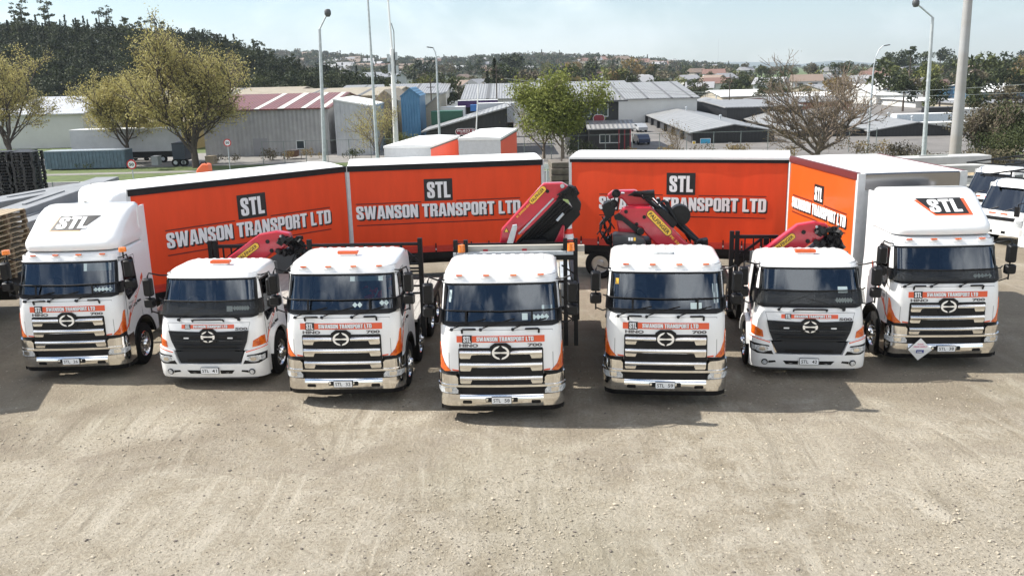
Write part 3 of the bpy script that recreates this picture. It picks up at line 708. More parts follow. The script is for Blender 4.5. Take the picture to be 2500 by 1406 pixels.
# ---- STL 41 small crane truck
t41 = Truck('crane_truck', -6.639, 18.412, -4.132, 'white crane truck with black grille and white bumper, plate STL 41, second from left'); t41.adopt(P5)
plate(t41.root, f5, 'STL 41', .432, .39, .13); guard_bar(t41.root, f5, True, 1.62, 1.90); doortext(t41.root, SML, 1)
beacon(t41.root, .05, 1.0, 2.585, .45)
stickers(t41.root, f5, [(u, 1.76, .10, .11, 'd') for u in (.62, .68, .74, .80, .86, .92)]+[(.50, 1.75, .14, .11, 's')])
chassis(t41.root, .5, 6.6); deck(t41, 3.0, 6.4); std_wheels(t41, SML, [(5.2, True)], 1.24)
# ---- STL 32
t32 = Truck('flat_deck_truck', -3.494, 17.141, -2.73, 'white flat deck truck with chrome grille, plate STL 32, third from left'); t32.adopt(P7)
plate(t32.root, f7, 'STL 32', .507); guard_bar(t32.root, f7); doortext(t32.root, BIG, 1); beacon(t32.root, .0, 1.15, 2.95, .44)
stickers(t32.root, f7, [(u, 2.10, .11, .11, 'd') for u in (.30, .40)]+[(u, 2.13, .11, .11, 'd') for u in (.86, .95)]+[(.55, 2.60, .7, .09, 's')])
chassis(t32.root, .5, 6.9); deck(t32, 2.55, 6.8, hw=1.22); std_wheels(t32, BIG, [(2.95, False), (5.0, True), (6.1, True)])
a = t32.at(755, 596, 2.45); b = t32.at(1025, 592, 2.45)
headboard(t32, 2.45, .75, b.z, a.x, b.x, 1, [((b.x, b.z-.5), (b.x-.3, b.z-.2)), ((b.x-.3, b.z-.5), (b.x, b.z-.2))], 5)
mb = MB().mat(blackm)
for k in range(6): mb.bb(b.x-.28, b.x-.05, 2.43, 2.47, 1.75+k*.17, 1.79+k*.17)
mb.build('headboard_rungs', None, t32.root)
hivis = mat('red_hi_vis_cloth', (.70, .05, .04), .8, var=.2)
def cloth(t, c, s, name='red_jacket'):
    mb = MB().mat(hivis); rng = random.Random(3)
    for k in range(9):
        p = Vector(c)+Vector((rng.uniform(-.5, .5)*s[0], rng.uniform(-.3, .3)*s[1], rng.uniform(-.5, .5)*s[2]))
        q = [p+Vector((rng.uniform(-.14, .14), rng.uniform(-.06, .06), rng.uniform(-.12, .12))) for _ in range(4)]
        for A_ in ((0, 1, 2), (0, 2, 3), (0, 1, 3), (1, 2, 3)): mb.poly([q[i] for i in A_])
    mb.mat(textw).box(Vector(c)+Vector((.08, -.1, .03)), (.03, .02, .16), ry=.5)
    return mb.build(name, None, t.root)
cloth(t32, (.60, .62, 2.22), (.34, .2, .22)); cloth(t32, (.98, .95, 2.35), (.1, .3, .45))
# ---- STL 58
t58 = Truck('crane_truck', -.247, 15.999, -2.47, 'white crane truck nearest the camera, orange lamps on its rack, plate STL 58'); t58.adopt(P7)
plate(t58.root, f7, 'STL 58', .507); guard_bar(t58.root, f7)
stickers(t58.root, f7, [(u, 2.08, .10, .11, 'd') for u in (.66, .74, .82, .90)]+[(.48, 2.09, .11, .12, 's'), (.92, 2.24, .2, .10, 's'), (-.99, 2.50, .05, .16, 's'), (-1.0, 2.40, .04, .09, 's')])
chassis(t58.root, .5, 7.4); deck(t58, 3.6, 7.3, hw=1.22); std_wheels(t58, BIG, [(2.95, False), (5.4, True), (6.6, True)])
rubbr = mat('timber_grey', (.40, .38, .33), .75, var=.15, scale=3, stretch=(.6, 4, 4))
YR = 2.62
a = t58.at(1113, 618, YR); b = t58.at(1405, 612, YR); zt = a.z
mb = MB().mat(blackm)
mb.bb(a.x-.06, b.x+.04, YR-.12, YR+.5, zt-.16, zt-.06)
for x in (a.x, a.x+.22, b.x-.22, b.x): mb.bb(x-.045, x+.045, YR-.05, YR+.05, .75, zt+.28)
for zz in (2.2, 1.6): mb.bb(a.x, b.x, YR-.03, YR+.03, zz-.04, zz+.02)
for k in range(5): mb.beam((b.x-.02, YR, 1.3+k*.35), (b.x-.30, YR, 1.5+k*.35), .03)
mb.bb(a.x, b.x, YR+.42, YR+.48, zt-.06, zt+.12)
hb = mb.build('headboard', None, t58.root)
MB().mat(galv).bb(a.x-.05, b.x-.05, YR-.10, YR+.02, zt-.055, zt+.02).build('steel_tray', None, t58.root)
mb = MB().mat(rubbr); mb.bb(a.x+.25, b.x-.22, YR+.06, YR+.18, zt-.05, zt+.13); mb.bb(a.x+.1, b.x+.2, YR+.22, YR+.34, zt-.05, zt+.08)
tm = mb.build('timber_beam', None, t58.root)
mb = MB().mat(mat('strap_red', (.35, .02, .03), .6))
for x in (-.42, .42): mb.bb(x-.05, x+.05, YR+.045, YR+.059, zt-.03, zt+.06)
mb.build('strap', None, tm)
for x in (a.x+.13, b.x-.10):
    mb = MB().mat(mat('beacon_amber', (.9, .22, .02), .25)).lathe([(.001, .17), (.075, .16), (.08, 0), (.001, 0)], (x, YR-.05, zt+.03), 'Z', 16)
    mb.mat(blackm)
    for dx, dy in ((-.1, -.1), (.1, -.1), (.1, .1), (-.1, .1)): mb.cyl((x+dx, YR-.05+dy, zt), (x+dx, YR-.05+dy, zt+.24), .008, 6)
    for dx, dy, ex, ey in ((-.1, -.1, .1, -.1), (.1, -.1, .1, .1), (.1, .1, -.1, .1), (-.1, .1, -.1, -.1)): mb.cyl((x+dx, YR-.05+dy, zt+.24), (x+ex, YR-.05+ey, zt+.24), .008, 6)
    mb.build('beacon', None, t58.root, smooth=40)
mb = MB().mat(blackm); mb.bb(b.x-.05, b.x+.10, YR+.6, YR+4.2, 1.15, 2.0).mat(galv).bb(b.x-.30, b.x-.08, YR+.8, YR+3.2, 1.3, 1.95)
mb.mat(rubbr); [mb.bb(b.x-.45, b.x-.32, YR+.8, YR+4, 1.2+k*.2, 1.36+k*.2) for k in range(3)]
mb.build('side_rack', None, t58.root)
# ---- STL 59
t59 = Truck('crane_truck', 3.0, 16.605, -7.0, 'white crane truck with the biggest folded red crane behind its cab, plate STL 59'); t59.adopt(P7)
plate(t59.root, f7, 'STL 59', .507); guard_bar(t59.root, f7)
stickers(t59.root, f7, [(-1.0, 2.52, .06, .11, 'y'), (.60, 2.07, .22, .12, 's'), (.99, 2.40, .10, .16, 's'), (1.0, 2.22, .09, .20, 's')])
chassis(t59.root, .5, 7.2); deck(t59, 3.9, 7.1); std_wheels(t59, BIG, [(2.95, False), (5.2, True), (6.4, True)])
MB().mat(whitew).conf(rrect(-.22, .22, 1.0, 1.3, .05), lambda u, v, o: Vector((u-.05, v, 2.965+o)), [], [], 0, .03).mat(galv).tube([(-.25, 1.02, 2.97), (-.15, .98, 2.98), (.1, .99, 2.98), (.2, 1.02, 2.97)], .012, 6).build('roof_hatch', None, t59.root)
# ---- STL 42
t42 = Truck('crane_truck', 6.347, 18.061, -7.6, 'white crane truck with black grille and white bumper, plate STL 42, second from right'); t42.adopt(P5)
plate(t42.root, f5, 'STL 42', .432, .39, .13); guard_bar(t42.root, f5, True, 1.62, 1.90); doortext(t42.root, SML, -1)
beacon(t42.root, .0, 1.0, 2.585, .45)
stickers(t42.root, f5, [(u, 1.72, .10, .11, 'd') for u in (.60, .66, .72, .78, .84, .90)]+[(.74, 1.93, .22, .13, 's')])
chassis(t42.root, .5, 6.4); deck(t42, 3.0, 6.2); std_wheels(t42, SML, [(5.0, True)], 1.24)
# ---- STL 38 with box body
t38 = Truck('box_truck', 9.485, 18.486, -2.91, 'white truck with roof fairing, plate STL 38, right end of the row'); t38.adopt(P7)
plate(t38.root, f7, 'STL 38', .507); guard_bar(t38.root, f7, True); fairing(t38.root, 2); doortext(t38.root, BIG, -1)
stickers(t38.root, f7, [(u, 2.07, .10, .10, 'd') for u in (.60, .68, .76, .84, .92)])
chassis(t38.root, .5, 7.0); std_wheels(t38, BIG, [(5.0, True), (6.1, True)])
mb = MB().mat(white).conf([(-.81, .50), (-.56, .25), (-.31, .50), (-.56, .75)], lambda u, z, o: f7(u, z, .13+o), [], [], 0, .01)
dg = lambda u, z, o=0: f7(u, z, .135+o)
mb.mat(mat('sign_pink', (.65, .12, .25), .5)).flat(fit(font('PLEASE', .02), -.62, -.50, .60, .63), dg, 0).flat(fit(font('DRIVE SAFELY', .02), -.70, -.42, .54, .575), dg, 0)
mb.mat(mat('sign_blue', (.03, .05, .25), .5)).conf([(-.64, .44), (-.48, .44), (-.48, .50), (-.64, .50)], dg, [], [], .0, .001)
mb.mat(textw).flat(fit(font('FML', .03), -.62, -.50, .452, .488), dg, .003)
mb.build('safety_sign', None, t38.root, fixn=False, label='white diamond safety sign on the bumper')
# ------------------------------------------------------------------ cranes
def pl2(t, pts, yl, crop=None):
    out = []
    for x, y in pts:
        if crop: x, y = crop[0]+x/crop[2], crop[1]+y/crop[2]
        p = t.at(x, y, yl); out.append((p.x, p.z))
    return out
def slab(mb, poly, y, w): return mb.prism(poly, lambda u, v, tt: Vector((u, tt, v)), y-w/2, y+w/2)
C6 = (1200, 420, 3.7)
def tb(mb, t, pts, yl, r, crop=C6, n=8):
    mb.tube([Vector((p[0], yl, p[1])) for p in pl2(t, pts, yl, crop)], r, n); return mb
def crane59():
    t, y = t59, 2.95
    mb = MB().mat(blackm); q = pl2(t, [(1090, 560), (1420, 700)], y, C6)
    mb.bb(-1.15, 1.15, y-.3, y+.5, .75, 1.15); mb.bb(-.8, -.2, y-.25, y+.35, 1.1, 2.9)
    base = mb.build('crane', None, t.root, bevel=.02)
    mb = MB().mat(plastg); slab(mb, pl2(t, [(1095, 700), (1092, 565), (1110, 552), (1290, 562), (1375, 595), (1392, 640), (1420, 800), (1100, 800)], y-.35, C6), y-.35, .5)
    cv = mb.build('control_cover', None, base, bevel=.03)
    mb = MB(); 
    for k, (x0, m_) in enumerate(((1235, textw), (1258, textw), (1283, yellow))): mb.mat(m_); slab(mb, pl2(t, rrect(x0, x0+20, 592, 622, 3, 1), y-.61, C6), y-.61, .01)
    mb.build('control_label', None, cv)
    def red_plate(name, pts, yy, w, par=base, extra=None):
        mb = MB().mat(red); slab(mb, pl2(t, pts, yy, C6), yy, w)
        return mb.build(name, None, par, bevel=.03)
    b1 = red_plate('crane_boom', [(1150, 555), (1130, 440), (1150, 370), (1195, 315), (1440, 308), (1480, 350), (1830, 705), (1840, 830), (1640, 800), (1400, 560), (1352, 500), (1330, 560)], y, .26)
    red_plate('outer_boom', [(1060, 245), (1045, 205), (1095, 165), (1300, 160), (1395, 235), (1460, 310), (1240, 310), (1180, 240), (1120, 225)], y+.35, .22)
    mb = MB().mat(blackm)
    slab(mb, pl2(t, [(1105, 395), (1150, 370), (1185, 395), (1290, 475), (1365, 520), (1375, 555), (1330, 575), (1275, 520), (1180, 440), (1115, 430)], y-.19, C6), y-.19, .08)
    c = pl2(t, [(1345, 538)], y-.25, C6)[0]; mb.lathe([(.001, -.05), (.07, -.05), (.085, 0), (.085, .04)], (c[0], y-.25, c[1]), 'Y', 18)
    for p in ((1380, 408), (1310, 473), (1215, 360)):
        c = pl2(t, [p], y-.14, C6)[0]; mb.cyl((c[0], y-.145, c[1]), (c[0], y-.12, c[1]), .042, 14)
    for k in range(4): tb(mb, t, [(1440+k*18, 560+k*8), (1620+k*30, 690+k*20)], y-.1, .022)
    mb.build('boom_linkage', None, base, smooth=30)
    mb = MB().mat(blackm)
    for cx, cy, rr in ((1125, 195, 38), (1102, 288, 36)):
        c = pl2(t, [(cx, cy)], y-.05, C6)[0]; mb.lathe([(.001, -.06), (.05, -.06), (.06, -.03), (.085, -.04), (.10, 0), (.085, .06), (.001, .06)], (c[0], y-.05, c[1]), 'Y', 20)
    slab(mb, pl2(t, [(1000, 330), (1010, 285), (1060, 260), (1120, 330), (1105, 380), (1050, 430), (985, 470), (990, 540), (1040, 600), (1090, 560), (1090, 660), (1040, 640), (975, 530), (975, 470), (1030, 400)], y+.05, C6), y+.05, .30)
    mb.build('knuckle', None, base, smooth=30)
    mb = MB().mat(blackm)
    for dx, dy, yy, rr in ((0, 0, .10, .045), (52, -6, .22, .040), (100, 6, .36, .035)):
        tb(mb, t, [(1395+dx, 240+dy), (1900+dx*.3, 668+dy)], y+yy, rr)
    tb(mb, t, [(1280, 190), (1470, 190)], y+.1, .045)
    slab(mb, pl2(t, [(1360, 175), (1470, 165), (1475, 225), (1440, 260), (1370, 230)], y+.2, C6), y+.2, .2)
    slab(mb, pl2(t, [(1480, 330), (1560, 330), (1680, 450), (1640, 500), (1480, 400)], y+.1, C6), y+.1, .24)
    slab(mb, pl2(t, [(1830, 620), (1950, 600), (1950, 690), (1830, 720)], y+.1, C6), y+.1, .3)
    c = pl2(t, [(1700, 385)], y+.25, C6)[0]; mb.lathe([(.001, -.13), (.10, -.13), (.23, -.12), (.235, .12), (.001, .12)], (c[0], y+.22, c[1]), 'Y', 28)
    mb.build('extension_arm', None, base, smooth=30)
    mb = MB().mat(chrome)
    tb(mb, t, [(1455, 235), (1600, 385)], y+.08, .016); tb(mb, t, [(1170, 190), (1200, 192)], y+.1, .03)
    mb.build('piston_rod', None, base, smooth=40)
    mb = MB().mat(black); rng = random.Random(5)
    for k in range(16):
        x = 985+rng.uniform(0, 100); yy = 400+rng.uniform(0, 180); tb(mb, t, [(x, yy), (x+rng.uniform(-30, 30), yy+50), (x+rng.uniform(-40, 40), yy+110)], y-.15+rng.uniform(-.1, .1), .016, n=6)
    for k in range(7): tb(mb, t, [(1500+k*7, 290-k*6), (1560+k*5, 270), (1610+k*4, 350), (1690, 470), (1800, 590+k*8)], y-.05+k*.03, .014, n=6)
    for k in range(6): tb(mb, t, [(1230+k*10, 215), (1290, 180+k*8), (1350, 200+k*5), (1380, 250)], y-.02+k*.03, .012, n=6)
    for k in range(8): a_ = 2*pi*k/8; tb(mb, t, [(1880+30*cos(a_), 650+25*sin(a_)), (1900+45*cos(a_+.8), 640+30*sin(a_+.8)), (1910, 690)], y-.1, .014, n=6)
    mb.build('hydraulic_hose', None, base, smooth=40)
    logo(t, b1, [(1428, 372), (1602, 552)], y-.14, 'PALFINGER', .125); logo(t, b1, [(1615, 575), (1735, 695)], y-.14, 'PK 53002', .08, False)
def logo(t, par, ends, y, txt, h, pill=True, crop=C6):
    a, b_ = [Vector(p) for p in pl2(t, ends, y, crop)]; d = (b_-a); L_ = d.length; d.normalize(); n = Vector((-d.y, d.x)); 
    fn = lambda u, v, o=0.: Vector((a.x+d.x*u+n.x*v, y-o, a.y+d.y*u+n.y*v))
    mb = MB()
    if pill:
        mb.mat(textb).conf(rrect(-.05, L_+.05, -h*.72, h*.72, h*.6), fn, [], [], .002, .001)
        mb.mat(yellow).conf(rrect(-.04, L_+.04, -h*.62, h*.62, h*.55), fn, [], [], .006, .001)
    mb.mat(textb if pill else yellow).flat(fit(font(txt, .02), .0, L_, -h*.36, h*.36), fn, .009)
    return mb.build('lettering', None, par, fixn=False)
crane59()
def crane58():
    t, y = t58, 3.35
    mb = MB().mat(blackm); mb.bb(-1.15, 1.15, y-.3, y+.45, .75, 1.15); mb.bb(.35, .9, y-.15, y+.35, 1.1, 3.0)
    base = mb.build('crane', None, t.root, bevel=.02)
    mb = MB().mat(red); slab(mb, pl2(t, [(75, 640), (90, 512), (470, 98), (640, 92), (700, 130), (700, 180), (600, 230), (520, 290), (430, 370), (240, 530), (215, 640)], y, C6), y, .26)
    b1 = mb.build('crane_boom', None, base, bevel=.03)
    mb = MB().mat(red); slab(mb, pl2(t, [(560, 250), (600, 240), (560, 300), (430, 420), (280, 560), (225, 560)], y-.05, C6), y-.05, .2); slab(mb, pl2(t, [(640, 470), (660, 480), (650, 640), (560, 640)], y+.2, C6), y+.2, .3)
    mb.build('inner_boom', None, base, bevel=.02)
    mb = MB().mat(blackm)
    for k in range(7):
        dx = k*32; tb(mb, t, [(235+dx, 640), (620+dx*.75, 235+k*18)], y-.12+k*.06, .042)
    slab(mb, pl2(t, [(400, 650), (700, 330), (790, 340), (800, 380), (560, 640)], y+.25, C6), y+.25, .2)
    mb.build('extension_arm', None, base, smooth=30)
    mb = MB().mat(galv)
    slab(mb, pl2(t, [(140, 640), (190, 480), (228, 475), (232, 500), (195, 640)], y-.30, C6), y-.30, .12)
    tb(mb, t, [(245, 560), (560, 240)], y-.14, .020); tb(mb, t, [(590, 440), (650, 375)], y-.16, .03)
    mb.build('piston_rod', None, base, smooth=40)
    mb = MB().mat(blackm)
    slab(mb, pl2(t, [(690, 120), (740, 130), (770, 190), (775, 230), (808, 280), (800, 340), (740, 330), (690, 240), (620, 230), (640, 170)], y, C6), y, .34)
    for p, rr in (((640, 128), .045), ((505, 175), .04)):
        c = pl2(t, [p], y-.14, C6)[0]; mb.mat(galv if rr > .042 else blackm).cyl((c[0], y-.15, c[1]), (c[0], y-.11, c[1]), rr, 14)
    mb.mat(blackm)
    rng = random.Random(8)
    for k in range(18):
        u = rng.random(); x = 600+150*u; yy = 200-60*u+rng.uniform(0, 60); p = pl2(t, [(x, yy)], y-.2, C6)[0]; mb.box((p[0], y-.2, p[1]), (.05, .06, .05), ry=rng.uniform(0, 1))
    mb.build('knuckle', None, base)
    mb = MB().mat(black)
    for k in range(8): tb(mb, t, [(700+k*8, 130), (750+k*6, 160+k*5), (730+k*5, 220), (780, 270+k*6)], y-.2+k*.04, .013, n=6)
    for k in range(5): tb(mb, t, [(590+k*10, 210-k*6), (640, 175+k*4), (700, 140+k*6)], y-.24, .013, n=6)
    mb.build('hydraulic_hose', None, base, smooth=40)
    logo(t, b1, [(362, 268), (470, 150)], y-.14, 'PALFINGER', .10); logo(t, b1, [(228, 408), (345, 290)], y-.14, 'K 50002-EH', .06, False)
    cc = pl2(t, [(135, 525)], y-.14, C6)[0]; fn = lambda u, v, o=0.: Vector((cc[0]+u, y-.14-o, cc[1]+v))
    MB().mat(textb).conf([(-.06, -.05), (.06, -.05), (0, .06)], fn, [], [], .004, .001).mat(yellow).conf([(-.04, -.04), (.04, -.04), (0, .04)], fn, [], [], .007, .001).build('warning_label', None, b1, fixn=False)
crane58()
def small_crane(t, y, ox, oy, hbx, cr):
    """boom points relative to a pixel origin shared by both small cranes"""
    f = lambda P: [(ox+a, oy+b_) for a, b_ in P]
    mb = MB().mat(blackm); mb.bb(-1.1, 1.1, y-.25, y+.4, .75, 1.1); mb.bb(-.1, .3, y-.1, y+.3, 1.1, 2.3)
    base = mb.build('crane', None, t.root, bevel=.02)
    mb = MB().mat(red); slab(mb, pl2(t, f([(-75, 75), (33, -5), (75, -12), (105, -7), (112, 10), (92, 30), (62, 42), (0, 95), (-60, 110)]), y), y, .22)
    b1 = mb.build('crane_boom', None, base, bevel=.03)
    mb = MB().mat(mat('dark_grey_boom', (.05, .055, .06), .45)); slab(mb, pl2(t, f([(50, 60), (95, 30), (130, 40), (120, 62), (90, 90), (20, 95)]), y+.02), y+.02, .30)
    mb.mat(blackm); rng = random.Random(11)
    for k in range(44):
        u = rng.random(); x = 78+66*u; z = 5+rng.uniform(0, 55)*(.6+.4*u); p = t.at(ox+x, oy+z, y-.1)
        mb.box((p.x, y-.1+rng.uniform(-.15, .15), p.z), (.14, .10, .09), ry=rng.uniform(-1, 1), rz=rng.uniform(-1, 1))
    mb.build('knuckle', None, base)
    mb = MB().mat(black)
    for k in range(9):
        x = rng.uniform(85, 120); z = rng.uniform(0, 30)
        pts = [t.at(ox+x+a, oy+z+b_, y-.2) for a, b_ in ((0, 0), (18, 8), (28, 28), (18, 50))]; mb.tube([Vector((p.x, y-.2+.03*k, p.z)) for p in pts], .012, 6)
    mb.build('hydraulic_hose', None, base, smooth=40)
    mb = MB().mat(black)
    for p in ((50, 15), (60, 37)):
        c = t.at(ox+p[0], oy+p[1], y-.12); mb.cyl((c.x, y-.125, c.z), (c.x, y-.10, c.z), .05, 14)
    mb.mat(galv); c = t.at(ox+82, oy+2, y-.12); mb.cyl((c.x, y-.13, c.z), (c.x, y-.10, c.z), .03, 14)
    mb.build('boom_pin', None, b1)
    logo(t, b1, [(ox-20, oy+58), (ox+24, oy+24)], y-.12, 'PALFINGER', .11, crop=None)
small_crane(t41, 2.35, 603, 575, 0, 0)
small_crane(t42, 2.35, 1912, 552, 0, 0)
def small_head(t, y, px0, px1, py):
    a = t.at(px0, py, y); b = t.at(px1, py, y)
    mb = MB().mat(blackm); z = a.z
    for x in (a.x, a.x+.13): mb.bb(x-.05, x+.05, y-.05, y+.05, .8, z+.08)
    mb.bb(a.x, b.x, y-.04, y+.04, z-.10, z-.02); mb.beam((a.x+.15, y, z-.55), (a.x+.7, y, z-.12), .06)
    for k in range(6): mb.bb(a.x+.3+k*.2, a.x+.33+k*.2, y-.02, y+.02, 1.1, z-.08)
    mb.bb(a.x, b.x, y-.03, y+.03, z-.45, z-.40); mb.bb(a.x+.75, a.x+.87, y-.10, y+.02, z-.25, z-.08)
    mb.build('headboard', None, t.root)
small_head(t41, 2.75, 513, 600, 596); small_head(t42, 2.9, 1787, 1900, 572)
# remove the patterns the trucks were copied from
def kill(o):
    for c in KID.get(o.name, []): kill(c)
    bpy.data.objects.remove(o)
kill(P7); kill(P5)
# ================================================================== CURTAIN-SIDED BODIES
curt = mat('orange_curtain', (.76, .070, .018), .45, var=.06, scale=1.2, bump=.06, bscale=3, stretch=(2.5, 1, .5), spec=.25)
curt2 = mat('orange_curtain_new', (.58, .095, .014), .28, var=.04, scale=1.2, coat=.35)
skirt = mat('red_skirt', (.50, .035, .018), .5, var=.1)
greyp = mat('grey_panel', (.55, .56, .56), .45, var=.08)
def body(name, A, B, W, ztop, label, crown=.10, rail=black, nose=False, z0=1.15, cm=curt, textx=None, scale=1., white_rim=False, chrome_front=False, axles=(), group='orange curtain-sided trailers behind the cabs', cat='trailer'):
    A = Vector((*A, 0)); B = Vector((*B, 0)); L_ = (B-A).length; rz = math.atan2(B.y-A.y, B.x-A.x)
    r = empty(name, A, rz); tag(r, label, cat, group)
    zc0, zc1 = z0+.22, ztop-.17
    # curtain with a slight billow
    mb = MB().mat(cm)
    def cf(u, z, off=0.): 
        b_ = .022*sin(pi*min(1, max(0, (z-z0)/(ztop-z0))))*(1+.5*sin(u*2.1)) + .004*sin(u*11.2)*max(0, 1-(z-zc0)/1.6) + .003*sin(u*5.1+z) ; return Vector((u, -b_-off, z))
    nu = int(L_/.14)
    mb.conf([(.05, zc0-.02), (L_-.05, zc0-.02), (L_-.05, zc1+.02), (.05, zc1+.02)], cf, [L_*i/nu for i in range(1, nu)], [zc0+(zc1-zc0)*i/6 for i in range(1, 6)], 0, .01)
    cu = mb.build('curtain', None, r, smooth=60)
    # skirt with straps
    mb = MB().mat(skirt)
    for k, zz in enumerate((zc0-.09, zc0-.17, z0+.0)): mb.bb(.05, L_-.05, -.012-.006*(k % 2), .0, zz, zz+.075)
    mb.build('skirt', None, cu)
    u = .35
    while u < L_-.2: MB().mat(black).bb(u-.018, u+.018, -.035, -.018, z0-.06, zc0+.06).mat(galv).bb(u-.02, u+.02, -.045, -.035, z0+.06, z0+.12).build('strap', None, cu); u += .56
    # roof and rails
    mb = MB().mat(whitew); n = 8
    prof = [(W*i/n, ztop-.02+crown*sin(pi*i/n)) for i in range(n+1)]
    zz = ztop-.05
    mb.prism([(0, ztop-.05)]+prof+[(W, ztop-.05)], lambda u, v, t: Vector((t, u, v)), -.0, L_); mb.build('roof', None, r, smooth=30)
    mb = MB().mat(whitew if white_rim else rail); mb.bb(-.01, L_+.01, -.04, .06, zc1+(.10 if white_rim else 0), ztop-.0)
    if white_rim: mb.mat(rail).bb(-.005, L_+.005, -.035, .06, zc1, zc1+.10)
    mb.build('top_rail', None, r); MB().mat(rail).bb(0, L_, W-.05, W+.03, zc1, ztop-.01).build('far_rail', None, r)
    mb = MB().mat(greyp); 
    for u in (0, L_): mb.bb(u-.04, u+.05, -.03, .08, z0-.05, ztop-.02)
    mb.bb(-.03, .0, 0, W, z0, ztop-.03); mb.bb(L_, L_+.03, 0, W, z0, ztop-.03); mb.bb(0, L_, W-.03, W, z0, zc1)
    mb.build('bulkhead', None, r)
    mb = MB().mat(blackm); mb.bb(0, L_, .02, W-.02, z0-.22, z0-.01); mb.bb(.3, L_-.3, W*.3, W*.38, .65, z0-.2); mb.bb(.3, L_-.3, W*.62, W*.70, .65, z0-.2); mb.build('underframe', None, r)
    for u in axles:
        for yy, sg in ((.16, -1), (W-.16, 1)):
            w_ = MB().mat(rubber); w_.lathe([(.28, -.14), (.30, .14), (.42, .15), (.48, .10), (.48, -.10), (.42, -.15), (.28, -.14)], (0, 0, 0), 'Y', 32); t = w_.build('wheel', None, r, smooth=40, loc=(u, yy, .48))
            MB().mat(alu).lathe([(.30, sg*.12), (.27, sg*.05), (.13, sg*.04), (.12, sg*.12), (.001, sg*.13)], (0, 0, 0), 'Y', 24).build('rim', None, t, smooth=40)
        MB().mat(black).bb(u-.5, u+.5, .02, .3, 1.0, 1.03).bb(u+.52, u+.55, .02, .35, .35, 1.0).build('mudguard', None, r)
    # lettering
    if textx is not None:
        fn = lambda u, z, off=0.: cf(u, z, off)
        k = scale; x = textx; zb = 3.13+(ztop-3.95)
        cuts = [L_*i/nu for i in range(1, nu)]; cv = [zc0+(zc1-zc0)*i/6 for i in range(1, 6)]
        mb = MB().mat(textb)
        mb.conf([(x-.44*k, zb-.34*k), (x+.44*k, zb-.34*k), (x+.44*k, zb+.34*k), (x-.44*k, zb+.34*k)], fn, cuts, cv, .010, .004)
        mb.mat(textw).flat(fit(block('STL', .03), x-.35*k, x+.37*k, zb-.25*k, zb+.25*k), fn, .018)
        T = block('SWANSON TRANSPORT LTD'); x0, x1 = x-2.56*k, x+2.56*k; z0_, z1_ = zb-.83*k, zb-.42*k
        mb.mat(textb).flat(fit(T, x0+.045, x1+.045, z0_-.05, z1_-.04), fn, .010).flat(fit(T, x0+.02, x1+.02, z0_-.03, z1_-.02), fn, .012)
        mb.mat(textw).flat(fit(T, x0, x1, z0_, z1_), fn, .018)
        mb.mat(mat('maroon_line', (.12, .010, .008), .5))
        for a, b_, zl in ((x0, x-.55*k, zb-.355*k), (x+.55*k, x1, zb-.355*k), (x0, x1, zb-1.02*k)): mb.conf([(a, zl-.015), (b_, zl-.015), (b_, zl+.015), (a, zl+.015)], fn, cuts, cv, .008, .003)
        mb.build('curtain_lettering', None, cu, fixn=False, label='STL SWANSON TRANSPORT LTD lettering in white on black')
    if nose:
        mb = MB().mat(white); rings = []
        for x, g in ((.0, 0), (-.12, .01), (-.28, .05), (-.40, .14), (-.47, .28)):
            P = rrect(g, W-g, 2.2+g, ztop-.02-g*.8, .12+g*.5, 4); rings.append([mb.b.verts.new((x-.02, a, b_)) for a, b_ in P])
        for a, b_ in zip(rings, rings[1:]):
            for k in range(len(a)): mb.face([a[k], a[(k+1) % len(a)], b_[(k+1) % len(a)], b_[k]])
        mb.face(rings[-1]); nn = mb.build('nose_cone', None, r, smooth=60)
        fn = lambda u, z, off=0.: Vector((-.49-off, W/2-u, z))
        mb = MB().mat(textb).conf([(-.58, 2.95), (.30, 2.95), (.48, 3.55), (-.46, 3.55)], fn, [], [], .004, .002).mat(orange).conf([(.30, 2.95), (.36, 2.95), (.56, 3.55), (.48, 3.55)], fn, [], [], .004, .002)
        mb.mat(textw).flat(fit(block('STL'), -.38, .30, 3.02, 3.48, .1), fn, .008); mb.build('logo_panel', None, nn, fixn=False)
    if chrome_front:
        mb = MB().mat(mat('dark_stainless', (.24, .24, .25), .15, 1.)); mb.prism([(0, ztop-.42), (.06, ztop-.40), (.06, ztop-.04), (0, ztop-.02)], lambda u, v, t: Vector((L_+.031+u, t, v)), .12, W-.12)
        mb.mat(greyp); [mb.bb(L_+.03, L_+.10, y_-.09, y_+.09, .9, ztop-.02) for y_ in (.05, W-.05)]
        mb.bb(L_+.031, L_+.06, .14, W-.14, ztop-.52, ztop-.47); mb.build('front_frame', None, r)
    return r
body('curtain_trailer', (-9.73, 22.44), (-5.0, 27.1), 2.45, 3.93, 'orange curtain trailer with white rounded nose, behind the STL 26 and STL 41 cabs', nose=True, textx=3.40, axles=(1.0, 5.4))
body('curtain_trailer', (-4.94, 27.08), (1.04, 27.8), 2.45, 3.93, 'orange curtain trailer with black top rail, behind STL 32 and the leaning red crane', textx=2.74, axles=(4.2, 5.2))
body('curtain_trailer', (1.95, 28.25), (8.36, 26.34), 2.45, 3.95, 'orange curtain trailer with white roof rim, behind the STL 59 crane', textx=3.50, white_rim=True, axles=(.95, 2.0, 5.6), z0=1.12)
body('box_trailer', (8.21, 25.80), (8.43, 21.30), 2.62, 4.05, 'bright orange curtain body with chrome front band, directly behind the STL 38 cab', textx=2.22, scale=.72, crown=.02, cm=curt2, chrome_front=True, rail=mat('maroon_rail', (.12, .02, .02), .4), axles=(), cat='trailer')
